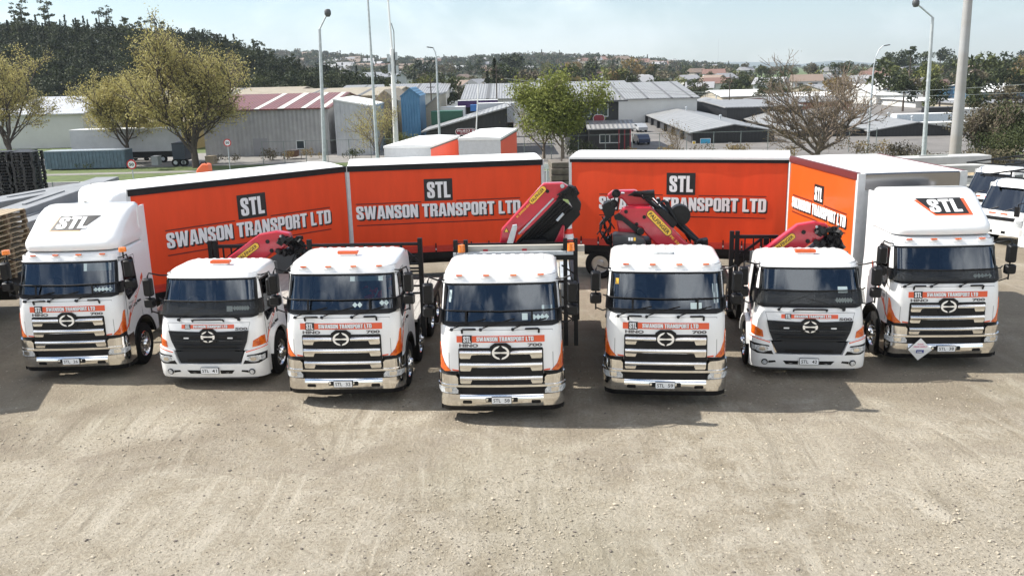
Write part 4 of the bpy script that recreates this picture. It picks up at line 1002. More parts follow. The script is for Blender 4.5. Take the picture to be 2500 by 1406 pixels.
# traffic cone on the rack of truck 58
cone = MB().mat(mat('cone_red', (.80, .04, .02), .5)); p = AT(1388, 600, 19.6)
cone.lathe([(.16, .0), (.13, .15)], (0, 0, 0), 'Z', 20).mat(textw).lathe([(.13, .15), (.105, .28)], (0, 0, 0), 'Z', 20).mat(MATS['cone_red']).lathe([(.105, .28), (.085, .40)], (0, 0, 0), 'Z', 20).mat(textw).lathe([(.085, .40), (.06, .52)], (0, 0, 0), 'Z', 20).mat(MATS['cone_red']).lathe([(.06, .52), (.03, .68), (.001, .69)], (0, 0, 0), 'Z', 20).bb(-.2, .2, -.2, .2, -.03, .0)
tag(cone.build('traffic_cone', None, None, smooth=40, loc=(p.x, p.y, p.z)), 'red and white traffic cone standing beside the leaning red crane boom', 'traffic cone')
# ------------------------------------------------------------------ ground
gm = bpy.data.materials.new('gravel'); gm.use_nodes = True; n = gm.node_tree; b = n.nodes['Principled BSDF']; b.inputs['Roughness'].default_value = .95; b.inputs['Specular IOR Level'].default_value = .15
def nd(t, **k):
    q = n.nodes.new(t)
    for a, v in k.items():
        if a.startswith('i_'): q.inputs[a[2:].replace('_', ' ')].default_value = v
        else: setattr(q, a, v)
    return q
tco = nd('ShaderNodeTexCoord'); lk = n.links.new
def noi(sc, det=5, ro=.6, dist=0.): q = nd('ShaderNodeTexNoise', i_Scale=sc, i_Detail=det, i_Roughness=ro, i_Distortion=dist); lk(tco.outputs['Object'], q.inputs['Vector']); return q
def ramp(src, p0, c0, p1, c1, mid=None):
    r_ = nd('ShaderNodeValToRGB'); e = r_.color_ramp.elements; e[0].position = p0; e[0].color = (*c0, 1); e[1].position = p1; e[1].color = (*c1, 1)
    if mid: m_ = e.new(mid[0]); m_.color = (*mid[1], 1)
    lk(src, r_.inputs[0]); return r_.outputs[0]
def mixc(f, a, b_, mode='MIX'):
    m_ = nd('ShaderNodeMix', data_type='RGBA', blend_type=mode)
    for s_, v in (('Factor', f), ('A', a), ('B', b_)):
        if hasattr(v, 'node'): lk(v, m_.inputs[s_])
        else: m_.inputs[s_].default_value = v if s_ == 'Factor' else (*v, 1)
    return m_.outputs['Result']
big = noi(.22, 6, .62, .4); mid_ = noi(1.6, 8, .7); fine = noi(14, 6, .75); 
c = ramp(big.outputs[0], .36, (.30, .255, .185), .66, (.48, .425, .335))
c = mixc(ramp(mid_.outputs[0], .38, (0, 0, 0), .66, (1, 1, 1)), c, (.52, .47, .385))
c = mixc(.55, c, mixc(1.0, c, ramp(fine.outputs[0], .34, (.45, .43, .40), .62, (1.12, 1.12, 1.12)), 'MULTIPLY'))
vo = nd('ShaderNodeTexVoronoi', i_Scale=13.0); lk(tco.outputs['Object'], vo.inputs['Vector'])
st = ramp(vo.outputs['Distance'], .08, (1, 1, 1), .16, (0, 0, 0))
sel = ramp(vo.outputs['Color'], .62, (0, 0, 0), .66, (1, 1, 1)); mm = mixc(1.0, st, sel, 'MULTIPLY')
c = mixc(mm, c, (.20, .17, .13))
vo2 = nd('ShaderNodeTexVoronoi', i_Scale=34.0); lk(tco.outputs['Object'], vo2.inputs['Vector'])
s2 = mixc(1.0, ramp(vo2.outputs['Distance'], .10, (1, 1, 1), .22, (0, 0, 0)), ramp(vo2.outputs['Color'], .5, (0, 0, 0), .56, (1, 1, 1)), 'MULTIPLY')
c = mixc(s2, c, (.53, .48, .38))
# wheel scuffs: long streaks that curve over the yard
def streak(rot, sc, lo, hi):
    mp_ = nd('ShaderNodeMapping'); mp_.inputs['Rotation'].default_value = (0, 0, rot); mp_.inputs['Scale'].default_value = (1., .045, 1.); dn = noi(.12, 2, .5); ad_ = nd('ShaderNodeMix', data_type='VECTOR'); ad_.inputs['Factor'].default_value = .12
    lk(tco.outputs['Object'], ad_.inputs[4]); lk(dn.outputs['Color'], ad_.inputs[5]); vm = nd('ShaderNodeVectorMath', operation='MULTIPLY_ADD'); vm.inputs[1].default_value = (2.2, 2.2, 0); lk(dn.outputs['Color'], vm.inputs[0]); lk(tco.outputs['Object'], vm.inputs[2]); lk(vm.outputs[0], mp_.inputs[0])
    q = nd('ShaderNodeTexNoise', i_Scale=sc, i_Detail=3, i_Roughness=.6); lk(mp_.outputs[0], q.inputs['Vector']); return ramp(q.outputs[0], lo, (0, 0, 0), hi, (1, 1, 1))
brk = ramp(noi(.5, 3).outputs[0], .42, (0, 0, 0), .62, (.8, .8, .8))
c = mixc(mixc(1., streak(.35, 3.2, .54, .66), brk, 'MULTIPLY'), c, (.56, .51, .42))
c = mixc(mixc(1., streak(-.5, 3.8, .56, .68), brk, 'MULTIPLY'), c, (.27, .235, .18))
c = mixc(ramp(noi(.13, 3, .5).outputs[0], .5, (0, 0, 0), .68, (.55, .55, .55)), c, (.33, .30, .22))
# damp, dug-over earth: patches with a shape of their own
pt = noi(.42, 5, .6, .8); xy = nd('ShaderNodeSeparateXYZ'); lk(tco.outputs['Object'], xy.inputs[0])
mr = nd('ShaderNodeMapRange'); lk(xy.outputs['Y'], mr.inputs['Value']); mr.inputs['From Min'].default_value = 11.5; mr.inputs['From Max'].default_value = 18.5; mr.inputs['To Min'].default_value = 0; mr.inputs['To Max'].default_value = .36
ad = nd('ShaderNodeMath', operation='ADD'); lk(pt.outputs[0], ad.inputs[0]); lk(mr.outputs[0], ad.inputs[1])
c = mixc(mixc(1., ramp(ad.outputs[0], .62, (0, 0, 0), .84, (.75, .75, .75)), ramp(mid_.outputs[0], .35, (.4, .4, .4), .6, (1, 1, 1)), 'MULTIPLY'), c, (.21, .17, .125))
lk(c, b.inputs['Base Color'])
bu = nd('ShaderNodeBump', i_Strength=1., i_Distance=.09); bsum = nd('ShaderNodeMath', operation='ADD'); lk(fine.outputs[0], bsum.inputs[0]); lk(mm, bsum.inputs[1])
b2 = nd('ShaderNodeMath', operation='ADD'); lk(bsum.outputs[0], b2.inputs[0]); lk(mid_.outputs[0], b2.inputs[1]); lk(b2.outputs[0], bu.inputs['Height']); lk(bu.outputs[0], b.inputs['Normal'])
def grass_mat():
    m = mat('field_grass', (.10, .14, .03), .9, var=.35, scale=1.2, c2=(.055, .075, .025)); return m
def gz(x, y):
    if y < 40: return 0.
    if y < 62: t = (y-40)/22; return -4*(t*t*(3-2*t))
    return -4.
mb = MB(); ys_ = [-60, -20, 0, 4, 7, 10, 13, 16, 19, 22, 25, 28, 31, 34, 37, 40, 42, 44, 46, 48, 50, 52, 54, 56, 58, 60, 62, 70, 80, 120, 200, 400, 900, 2500, 12000]
xs_ = [-12000, -3000, -800, -300, -150, -90]+list(range(-60, 61, 3))+[90, 150, 300, 800, 3000, 12000]
V = [[mb.b.verts.new((x, y, gz(x, y)+(0.03*noise.noise((x*.35, y*.35, 0)) if -60 < x < 60 and 4 < y < 40 else 0))) for x in xs_] for y in ys_]
mb.mat(gm).mat(grass_mat())
for j in range(len(ys_)-1):
    for i in range(len(xs_)-1):
        mb.k = 0 if ys_[j] < 42 else 1; mb.face([V[j][i], V[j][i+1], V[j+1][i+1], V[j+1][i]])
o = mb.build('ground', None, None, smooth=60); tag(o, kind='structure')
# loose stones: nobody could count them
rng = random.Random(21); mb = MB(); m1 = mat('stone_light', (.40, .35, .27), .9, var=.25); m2 = mat('stone_dark', (.14, .12, .10), .9, var=.2)
ico = bmesh.new(); bmesh.ops.create_icosphere(ico, subdivisions=1, radius=1); IV = [v.co.copy() for v in ico.verts]; IFc = [[v.index for v in f.verts] for f in ico.faces]; ico.free()
for k in range(9000):
    px = rng.uniform(-60, 2560); d = rng.uniform(0, 1)**.8; py = 900+520*d if k % 5 else rng.uniform(640, 960)
    p = G(px, py, .0); s = (.006+.010*rng.random()+.022*rng.random()**16)
    mb.mat(m1 if rng.random() < .80 else m2); R_ = Matrix.Rotation(rng.uniform(0, 6), 3, 'Z'); q = Vector((rng.uniform(.7, 1.5), rng.uniform(.7, 1.2), rng.uniform(.4, .75)))*s
    vs = [mb.b.verts.new(p+R_@Vector((v.x*q.x*rng.uniform(.8, 1.2), v.y*q.y*rng.uniform(.8, 1.2), v.z*q.z+q.z*.3))) for v in IV]
    for f in IFc: mb.face([vs[i] for i in f])
tag(mb.build('loose_stones', None, None, fixn=False), 'loose stones scattered over the gravel yard', 'gravel', kind='stuff')
# ================================================================== YARD SURROUNDINGS AND BACKGROUND
import numpy as np
def np_mesh(name, V, Fc, mats, mi=None, tone=None, parent=None, smooth=False):
    me = bpy.data.meshes.new(name); V = np.asarray(V, dtype=np.float32); Fc = np.asarray(Fc, dtype=np.int32); k = Fc.shape[1]
    me.vertices.add(len(V)); me.vertices.foreach_set('co', V.ravel()); me.loops.add(Fc.size); me.loops.foreach_set('vertex_index', Fc.ravel())
    me.polygons.add(len(Fc)); me.polygons.foreach_set('loop_start', np.arange(0, Fc.size, k, dtype=np.int32)); me.polygons.foreach_set('loop_total', np.full(len(Fc), k, dtype=np.int32))
    for m in mats: me.materials.append(m)
    if mi is not None: me.polygons.foreach_set('material_index', np.asarray(mi, dtype=np.int32))
    me.update(calc_edges=True)
    if tone is not None:
        a = me.attributes.new('tone', 'FLOAT', 'FACE'); a.data.foreach_set('value', np.asarray(tone, dtype=np.float32))
    o = bpy.data.objects.new(name, me); col.objects.link(o); reg(o, parent); return o
def leafmat(name, lo, hi, rough=.7, trans=.25):
    if name in MATS: return MATS[name]
    m = bpy.data.materials.new(name); m.use_nodes = True; n = m.node_tree; b = n.nodes['Principled BSDF']; b.inputs['Roughness'].default_value = rough; b.inputs['Specular IOR Level'].default_value = .25
    a = n.nodes.new('ShaderNodeAttribute'); a.attribute_name = 'tone'; r = n.nodes.new('ShaderNodeValToRGB'); r.color_ramp.elements[0].color = (*lo, 1); r.color_ramp.elements[1].color = (*hi, 1)
    n.links.new(a.outputs['Fac'], r.inputs[0]); n.links.new(r.outputs[0], b.inputs['Base Color'])
    t = n.nodes.new('ShaderNodeBsdfTranslucent'); x = n.nodes.new('ShaderNodeMixShader'); x.inputs[0].default_value = trans; n.links.new(r.outputs[0], t.inputs[0])
    n.links.new(b.outputs[0], x.inputs[1]); n.links.new(t.outputs[0], x.inputs[2]); n.links.new(x.outputs[0], n.nodes['Material Output'].inputs[0])
    MATS[name] = m; return m
bark = mat('bark', (.16, .125, .095), .9, var=.3, scale=4)
barkd = mat('bark_dark', (.075, .058, .045), .9, var=.3, scale=4)
RS = np.random.RandomState(4)
def quads(C, size, tones, up=0.):
    """one leaf-like quad per centre"""
    n = len(C); a = RS.normal(size=(n, 3)); a /= np.linalg.norm(a, axis=1)[:, None]; b = RS.normal(size=(n, 3)); b -= (b*a).sum(1)[:, None]*a; b /= np.linalg.norm(b, axis=1)[:, None]
    s = (size*RS.uniform(.6, 1.3, n))[:, None]; V = np.stack([C-a*s, C+b*s*.6, C+a*s, C-b*s*.6], 1).reshape(-1, 3)
    F = np.arange(4*n).reshape(-1, 4); return V, F, tones
def crown_pts(clumps, per, squash=.8):
    """points near the shells of clumps (x,y,z,r)"""
    P = []; T = []
    for (x, y, z, r) in clumps:
        n = max(4, int(per*r*r)); d = RS.normal(size=(n, 3)); d /= np.linalg.norm(d, axis=1)[:, None]; rr = r*RS.uniform(.45, 1.05, n)[:, None]
        p = d*rr*np.array([1, 1, squash])+np.array([x, y, z]); P.append(p); T.append(np.clip(RS.normal(.5, .18)+RS.normal(0, .12, n), 0, 1))
    return np.concatenate(P), np.concatenate(T)
def branches(base, H, spread, levels, seed, up=.55, kids_=(2, 3), r0=.25, lean=(0, 0), first=.12, limb=.30, ratio=.74, jitter=.45, nlimb=6):
    rg = random.Random(seed); segs = []; tips = []
    def go(p, d, L_, r, lv):
        n = 4 if lv < 3 else 3; q = p
        for i in range(n):
            d2 = (d+Vector((rg.gauss(0, .13), rg.gauss(0, .13), rg.gauss(.02+.06*up, .06)))).normalized(); e = q+d2*(L_/n); segs.append((q, e, r*(1-.35*i/n), r*(1-.35*(i+1)/n), lv)); q = e; d = d2
            if lv < levels and i < n-1 and rg.random() < .62: side(q, d, L_*(1-.15*i), r*.55, lv+1)
        if lv >= levels: tips.append(q); return
        for k in range(rg.choice(kids_)): side(q, d, L_, r*.65, lv+1, .75)
    def side(q, d, L_, r, lv, w=1.):
        a = Vector((rg.gauss(0, 1), rg.gauss(0, 1), rg.gauss(0, .3))); a -= d*a.dot(d)
        if a.length < .01: a = Vector((1, 0, 0))
        a.normalize(); nd_ = (d*.8 + a*(jitter+rg.random()*.5)*w + Vector((0, 0, up*.22))).normalized(); go(q, nd_, L_*ratio*rg.uniform(.7, 1.1), r, lv)
    q = Vector(base); d = Vector((lean[0], lean[1], 1)).normalized(); e = q+d*H*first; segs.append((q, e, r0*1.15, r0, 0))
    for k in range(nlimb):
        A = 2*pi*(k+rg.random()*.6)/nlimb; t = spread*(rg.uniform(.35, 1.0) if k else .1)
        lo = e+d*H*.05*(k % 3); go(lo, Vector((cos(A)*t, sin(A)*t, 1)).normalized(), H*limb*rg.uniform(.85, 1.1), r0*.5, 1)
    segs.append((e, e+d*H*.1, r0, r0*.6, 0))
    return segs, tips
def tree(name, base, H, label, seed, cols, leaf=.14, nleaf=9, levels=6, spread=1., r0=.28, group=None, bk=bark, cloud=.5, lo_leaf=1, **k):
    r = empty(name, base); tag(r, label, 'tree', group)
    segs, tips = branches((0, 0, 0), H, spread, levels, seed, r0=r0, **k)
    zs = sorted(t.z for t in tips); zmax = zs[int(len(zs)*.995)]; f = H/zmax
    V = []; F = []
    for p, q, a, b_, lv in segs:
        p = p*f; q = q*f; d = (q-p).normalized(); s = d.cross(Vector((.3, .9, .2))).normalized(); t = d.cross(s); n = 5 if lv < 2 else 3; i0 = len(V)
        for c_, rr in ((p, a), (q, b_)):
            rr = max(rr, .012)
            for j in range(n): A = 2*pi*j/n; V.append(c_+(s*cos(A)+t*sin(A))*rr)
        for j in range(n): F.append((i0+j, i0+(j+1) % n, i0+n+(j+1) % n, i0+n+j))
    np_mesh('trunk', [tuple(v) for v in V], F, [bk], parent=r)
    if nleaf:
        P = [tuple(q*f) for p, q, a, b_, lv in segs if lv >= levels-lo_leaf]; P = np.array(P); C = np.repeat(P, nleaf, 0)+RS.normal(0, cloud, (len(P)*nleaf, 3))
        tn = np.clip(np.repeat(RS.uniform(.1, .9, len(P)), nleaf)+RS.normal(0, .15, len(C)), 0, 1)
        V_, F_, T_ = quads(C, leaf, tn); np_mesh('crown', V_, F_, [cols], tone=T_, parent=r)
    return r
lm_y = leafmat('leaf_ochre', (.27, .23, .08), (.54, .48, .19)); lm_g = leafmat('leaf_lime', (.12, .14, .03), (.27, .29, .07)); lm_b = leafmat('leaf_brown', (.15, .10, .045), (.26, .20, .08))
lm_d = leafmat('leaf_bush', (.008, .014, .006), (.055, .068, .024), trans=.1); lm_m = leafmat('leaf_mid', (.02, .032, .010), (.075, .085, .028), trans=.1); lm_l = leafmat('leaf_light', (.07, .085, .02), (.17, .17, .05), trans=.15)
lm_k = leafmat('leaf_dull', (.06, .05, .03), (.14, .12, .07), trans=.1)
GZ = -4.
def on(px, py): p = G(px, py, GZ); return p
# near deciduous trees along the verge
def near(px, py_base, py_top, name, *a, **k):
    b = G(px, py_base, GZ); t = AT(px, py_top, b.y); return tree(name, b, t.z-GZ, *a, **k)
VG = 'budding street trees along the verge'
near(28, 398, 108, 'deciduous_tree', 'brownish budding tree with low forked limbs at the far left, above the black pallet stacks', 31, lm_y, leaf=.12, nleaf=4, levels=5, spread=1.35, r0=.38, group=VG, cloud=.32, first=.09, bk=barkd)
near(316, 402, 178, 'deciduous_tree', 'smaller ochre budding tree beside the round 50 speed sign', 12, lm_y, leaf=.11, nleaf=4, levels=5, spread=1.25, r0=.26, group=VG, cloud=.30, first=.16, bk=barkd)
near(478, 410, 62, 'deciduous_tree', 'tallest ochre budding tree, in front of the grey corrugated warehouse', 17, lm_y, leaf=.12, nleaf=4, levels=5, spread=1.5, r0=.42, group=VG, cloud=.42, first=.10, bk=barkd, nlimb=9)
near(925, 398, 232, 'deciduous_tree', 'thin yellowish tree in front of the pale tall shed', 8, lm_y, leaf=.09, nleaf=2, levels=4, spread=.8, r0=.13, group=VG, cloud=.25, first=.10)
near(1328, 388, 205, 'deciduous_tree', 'bare pale-limbed tree left of the green one, before the black building', 23, lm_l, leaf=.09, nleaf=1, levels=4, spread=.95, r0=.2, group=VG, cloud=.25, first=.08)
near(1374, 396, 184, 'deciduous_tree', 'lime green leafy tree in front of the two-storey black building', 19, lm_g, leaf=.15, nleaf=20, levels=4, spread=1.0, r0=.22, group=VG, cloud=.6, first=.14)
near(1995, 398, 145, 'deciduous_tree', 'wide bare brown tree with long low limbs in front of the storage sheds', 41, lm_b, leaf=.055, nleaf=1, levels=5, spread=2.4, r0=.38, group=VG, cloud=.25, first=.05, up=.35, nlimb=9)
near(1650, 392, 290, 'deciduous_tree', 'small leafless reddish shrub tree beside the storage drive', 5, lm_b, leaf=.08, nleaf=1, levels=3, spread=.9, r0=.08, group=VG, cloud=.2, first=.05)
near(2390, 402, 250, 'deciduous_tree', 'dull brown twiggy tree right of the thick steel pole', 6, lm_k, leaf=.11, nleaf=3, levels=4, spread=1.0, r0=.2, group=VG, cloud=.4, first=.07)
near(2455, 398, 268, 'evergreen_tree', 'dark green loose tree at the right edge beyond the small trucks', 9, lm_m, leaf=.19, nleaf=8, levels=4, spread=.9, r0=.25, group=VG, cloud=.6, first=.10, bk=barkd)
def bush(px, py, w, h, label, lm=lm_m, z=GZ, name='shrub'):
    p = G(px, py, z); r = empty(name, p); tag(r, label, 'shrub', 'shrubs round the yard')
    cl = [(RS.uniform(-w/2, w/2), RS.uniform(-w/4, w/4), RS.uniform(.25, .8)*h, RS.uniform(.3, .5)*min(w, h)) for _ in range(10)]
    P, T = crown_pts(cl, 150); V, F, T = quads(P, .10, T); np_mesh('foliage', V, F, [lm], tone=T, parent=r)
    MB().mat(bark).tube([(0, 0, 0), (.1, 0, h*.6)], .05, 5).build('stem', None, r)
bush(985, 385, 4, 3.2, 'yellow-green bushy shrub left of the maroon phone sign', lm_l)
bush(205, 414, 2.5, 1.2, 'low green weeds against the blue container', lm_l)
for x, y, w, h, lb in ((2395, 432, 5, 3, 'grassy scrub behind the pale concrete beams'), (2470, 420, 6, 4.5, 'dark scrub at the right edge above the small trucks'), (2215, 392, 3, 2, 'spiky green shrub at the foot of the right lamp pole'), (2330, 425, 5, 2.2, 'brown green scrub between the steel pole and the beams')): bush(x, y, w, h, lb, lm_m if 'dark' in lb else lm_k)
# ------------------------------------------------------------------ roads and verge beyond the yard
asph = mat('asphalt', (.085, .085, .085), .9, var=.18, scale=.6); conc = mat('concrete', (.20, .19, .175), .85, var=.15, scale=.8); kerbm = mat('kerb', (.42, .41, .39), .85, var=.1)
def strip(name, y0, y1, z, m, x0=-160, x1=160, th=0.):
    mb = MB().mat(m); mb.bb(x0, x1, y0, y1, z-.3, z) if th == 0 else None; return tag(mb.build(name), kind='structure')
strip('road', 79, 96, GZ+.008, asph); strip('kerb', 96, 96.3, GZ+.13, kerbm); strip('verge', 96.3, 103.5, GZ+.10, grass_mat()); strip('footpath', 103.5, 105.5, GZ+.12, conc)
mb = MB().mat(conc); mb.bb(-160, -3, 112, 132, GZ-.2, GZ+.012); tag(mb.build('concrete_apron'), kind='structure')
mb = MB().mat(mat('yard_asphalt', (.15, .14, .13), .9, var=.2, scale=.4)); mb.bb(-3, 160, 105.5, 300, GZ-.2, GZ+.010); tag(mb.build('storage_yard_paving'), kind='structure')
mb = MB().mat(textw); [mb.bb(x, x+3, 87.4, 87.55, GZ, GZ+.014) for x in range(-120, 120, 8)]; tag(mb.build('road_markings'), kind='structure')
# ------------------------------------------------------------------ buildings
def hexc(r, g, b_): f = lambda v: ((v/255+.055)/1.055)**2.4 if v > 10 else v/3294; return (f(r), f(g), f(b_))
w_grey = corr('wall_grey_sheet', (.34, .34, .34), .6, 0, c2=(.27, .27, .27)); w_brown = corr('wall_brown', (.22, .165, .10), .6, 0, c2=(.17, .125, .08)); w_pale = corr('wall_pale_sheet', (.50, .51, .52), .6, 0, c2=(.40, .41, .43))
w_must = mat('wall_mustard', (.36, .27, .11), .7, var=.12); w_black = corr('wall_black', (.016, .016, .018), .5, 0, depth=.01, c2=(.012, .012, .013)); w_white = mat('wall_white', (.52, .52, .50), .7, var=.06, scale=.3)
w_blue = corr('wall_blue', (.07, .20, .34), .4, 0, c2=(.05, .16, .28)); w_tan = mat('wall_tan', (.35, .31, .24), .8, var=.1)
r_red = corr('roof_dark_red', (.20, .075, .06), .5, 0, c2=(.14, .055, .05)); r_cream = corr('roof_cream', (.40, .34, .24), .5, 0, c2=(.30, .25, .17)); r_grey = corr('roof_grey', (.27, .27, .27), .6, 0, c2=(.21, .21, .21)); r_lite = corr('roof_light', (.28, .28, .275), .6, 0, c2=(.22, .22, .218))
r_rust = mat('roof_tan', (.34, .28, .20), .7, var=.2, scale=.4); r_dk = mat('roof_dark_strip', (.12, .12, .12), .6, var=.2); skyl = mat('skylight', (.62, .60, .52), .4, var=.1)
winm = mat('window_glass', (.03, .04, .05), .08, spec=1.); winw = mat('window_white', (.65, .67, .68), .4)
def building(name, label, x0, x1, y0, y1, eave, ridge, wall, roof, axis='x', cat='building', group=None, rz=0., strips=None, strip_m=None, gable=None, over=.5, base=GZ, windows=(), door=None, mono=None, hip=False, org=None):
    """gabled or lean-to building; strips = skylight bands across the roof"""
    cx, cy = (x0+x1)/2, (y0+y1)/2; r = empty(name, (cx, cy, base), rz); tag(r, label, cat, group); a, b_ = (x1-x0)/2, (y1-y0)/2
    mb = MB().mat(wall)
    mb.bb(-a, a, -b_, b_, 0, eave); g = gable or wall
    if not mono and not hip:
        mb.mat(g)
        if axis == 'x': [mb.prism([(-b_, eave), (b_, eave), (0, ridge)], lambda u, v, t: Vector((t, u, v)), s*a-.05*(s > 0), s*a+.05*(s < 0)) for s in (-1, 1)]
        else: [mb.prism([(-a, eave), (a, eave), (0, ridge)], lambda u, v, t: Vector((u, t, v)), s*b_-.05*(s > 0), s*b_+.05*(s < 0)) for s in (-1, 1)]
    if mono:
        mb.mat(g)
        lo, hi = eave, ridge
        if mono == 'left': P = [(-a, lo), (a, lo), (a, hi)]
        else: P = [(-a, lo), (a, lo), (-a, hi)]
        for s in (-1, 1): mb.prism(P, lambda u, v, t: Vector((u, t, v)), s*b_-.05*(s > 0), s*b_+.05*(s < 0))
        xx = a if mono == 'left' else -a; mb.bb(xx-.05, xx+.05, -b_, b_, lo, hi)
    mb.build('wall', None, r)
    mb = MB().mat(roof); th = .18
    def pan(p0, p1, q0, q1, t0=0., t1=1., lift=0.):  # panel between eave line p0-p1 and ridge line q0-q1
        A, B, C_, D = p0.lerp(p1, t0), p0.lerp(p1, t1), q0.lerp(q1, t1), q0.lerp(q1, t0); up = Vector((0, 0, lift))
        v = [mb.b.verts.new(p+up) for p in (A, B, C_, D)]+[mb.b.verts.new(p+up-Vector((0, 0, th))) for p in (A, B, C_, D)]
        for q in ((0, 1, 2, 3), (7, 6, 5, 4), (0, 4, 5, 1), (1, 5, 6, 2), (2, 6, 7, 3), (3, 7, 4, 0)): mb.face([v[i] for i in q])
    o_ = over; pans = []
    if mono:
        zl, zh = (eave+th, ridge+th) if mono == 'left' else (ridge+th, eave+th)
        pans.append((Vector((-a-o_, -b_-o_, zl)), Vector((a+o_, -b_-o_, zh)), Vector((-a-o_, b_+o_, zl)), Vector((a+o_, b_+o_, zh))))
    elif hip:
        k = min(a, b_)
        if a >= b_: R1, R2 = Vector((-a+k, 0, ridge+th)), Vector((a-k, 0, ridge+th))
        else: R1, R2 = Vector((0, -b_+k, ridge+th)), Vector((0, b_-k, ridge+th))
        c4 = [Vector((sx*(a+o_), sy*(b_+o_), eave+th)) for sx, sy in ((-1, -1), (1, -1), (1, 1), (-1, 1))]
        fs = [(c4[0], c4[1], R2, R1), (c4[2], c4[3], R1, R2), (c4[3], c4[0], R1), (c4[1], c4[2], R2)] if a >= b_ else [(c4[0], c4[1], R1), (c4[1], c4[2], R2, R1), (c4[2], c4[3], R2), (c4[3], c4[0], R1, R2)]
        for f in fs: mb.poly(f)
        mb.poly([c-Vector((0, 0, .02)) for c in c4]); mb.mat(r_dk); [mb.beam(c4[i], c4[(i+1) % 4], .25, .22) for i in range(4)]
    elif axis == 'x':
        e0, e1 = Vector((-a-o_, -b_-o_, eave+th)), Vector((a+o_, -b_-o_, eave+th)); g0, g1 = Vector((-a-o_, 0, ridge+th)), Vector((a+o_, 0, ridge+th)); f0, f1 = Vector((-a-o_, b_+o_, eave+th)), Vector((a+o_, b_+o_, eave+th))
        pans += [(e0, e1, g0, g1), (f0, f1, g0, g1)]
    else:
        e0, e1 = Vector((-a-o_, -b_-o_, eave+th)), Vector((-a-o_, b_+o_, eave+th)); g0, g1 = Vector((0, -b_-o_, ridge+th)), Vector((0, b_+o_, ridge+th)); f0, f1 = Vector((a+o_, -b_-o_, eave+th)), Vector((a+o_, b_+o_, eave+th))
        pans += [(e0, e1, g0, g1), (f0, f1, g0, g1)]
    for p in pans: pan(*p)
    rf = mb.build('roof', None, r)
    if strips:
        mb = MB().mat(strip_m or skyl)
        for t0, t1 in strips:
            for p in pans: pan(*p, t0, t1, .03)
        mb.build('roof_strip', None, rf)
    for (u0, u1, z0, z1, side) in windows:
        mb = MB().mat(winw); e = .06
        if side == 'f': mb.bb(u0, u1, -b_-.05, -b_+.02, z0, z1).mat(winm).bb(u0+.1, u1-.1, -b_-.07, -b_-.05, z0+.1, z1-.1)
        else: s_ = a if side == 'r' else -a; mb.bb(s_-.05, s_+.05, u0, u1, z0, z1).mat(winm).bb(s_-.07, s_+.07, u0+.1, u1-.1, z0+.1, z1-.1)
        mb.build('window', None, r)
    if door:
        for (u0, u1, h, m_) in door: MB().mat(m_).bb(u0, u1, -b_-.07, -b_+.02, .02, h).build('door', None, r)
    return r
def X(px, Y, py=300): return AT(px, py, Y).x
def Z(px, py, Y): return AT(px, py, Y).z-GZ
def B_(name, label, px0, px1, Y, depth, py_e, py_r, wall, roof, **k):
    """front wall between photo columns px0..px1 at distance Y, eave seen at row py_e, ridge at row py_r (at mid depth for axis x)"""
    m_ = (px0+px1)/2; e = Z(m_, py_e, Y); ry = Y+depth/2 if k.get('axis', 'x') == 'x' and not k.get('mono') else Y
    if k.get('mono'): rr = Z(px1 if k['mono'] == 'left' else px0, py_r, Y)
    else: rr = Z(m_, py_r, ry)
    return building(name, label, X(px0, Y, py_e), X(px1, Y, py_e), Y, Y+depth, max(1.5, e), max(rr, e+.3), wall, roof, **k)
B_('warehouse', 'long brown warehouse with cream roof behind the budding trees', 205, 660, 165, 60, 262, 221, w_brown, r_cream, gable=w_brown, strips=[(.2, .23), (.6, .63)], strip_m=r_dk)
B_('warehouse', 'grey corrugated warehouse with striped dark red roof', 492, 800, 125, 34, 270, 233, w_grey, r_red, gable=w_tan, strips=[(.42, .46), (.60, .65), (.78, .82), (.93, .97)], strip_m=skyl, over=.3, windows=[(4, 5.2, .8, 2, 'f')], door=[(-2, 0, 2.4, mat('door_grey', (.25, .25, .26), .6))])
B_('warehouse', 'cream-roofed brown warehouse behind the pale tall shed', 650, 955, 160, 40, 238, 218, w_tan, r_cream, gable=w_brown, strips=[(.3, .33), (.72, .75)], strip_m=r_dk)
B_('shed', 'tall pale corrugated shed with white sloping top', 815, 905, 122, 16, 262, 245, w_pale, whitew, mono='right', over=.1)
B_('shed', 'narrow tall brown gable shed left of the blue shed', 908, 972, 135, 18, 250, 222, w_brown, r_rust, axis='y', over=.1)
B_('shed', 'bright blue tall corrugated shed', 978, 1024, 128, 9, 238, 218, w_blue, w_blue, axis='y', over=.1, windows=())
B_('shed', 'light grey lean-to shed right of the blue shed', 1028, 1072, 138, 16, 272, 232, w_tan, r_grey, mono='left', over=.2)
B_('warehouse', 'wide low grey warehouse behind the blue shed', 815, 1085, 205, 40, 232, 208, w_white, r_grey, strips=[(.2, .22), (.45, .47), (.7, .72)], strip_m=r_dk)
B_('shed', 'silver roofed shed at the left edge behind the first tree', -40, 200, 150, 40, 282, 240, w_white, corr('roof_silver', (.62, .62, .63), .35, 0, metal=.3, c2=(.45, .45, .46)))
B_('warehouse', 'very large grey roofed warehouse with dark roof lines, left of the gable one', 1130, 1560, 190, 56, 240, 203, w_white, r_lite, strips=[(.14, .16), (.38, .40), (.62, .64), (.85, .87)], strip_m=r_dk)
B_('warehouse', 'large light grey warehouse with white gable end right of centre', 1425, 1702, 182, 50, 243, 203, w_white, r_lite, strips=[(.15, .17), (.35, .37), (.55, .57), (.75, .77), (.92, .94)], strip_m=r_dk, windows=[(8, 16, .1, 3.4, 'r')])
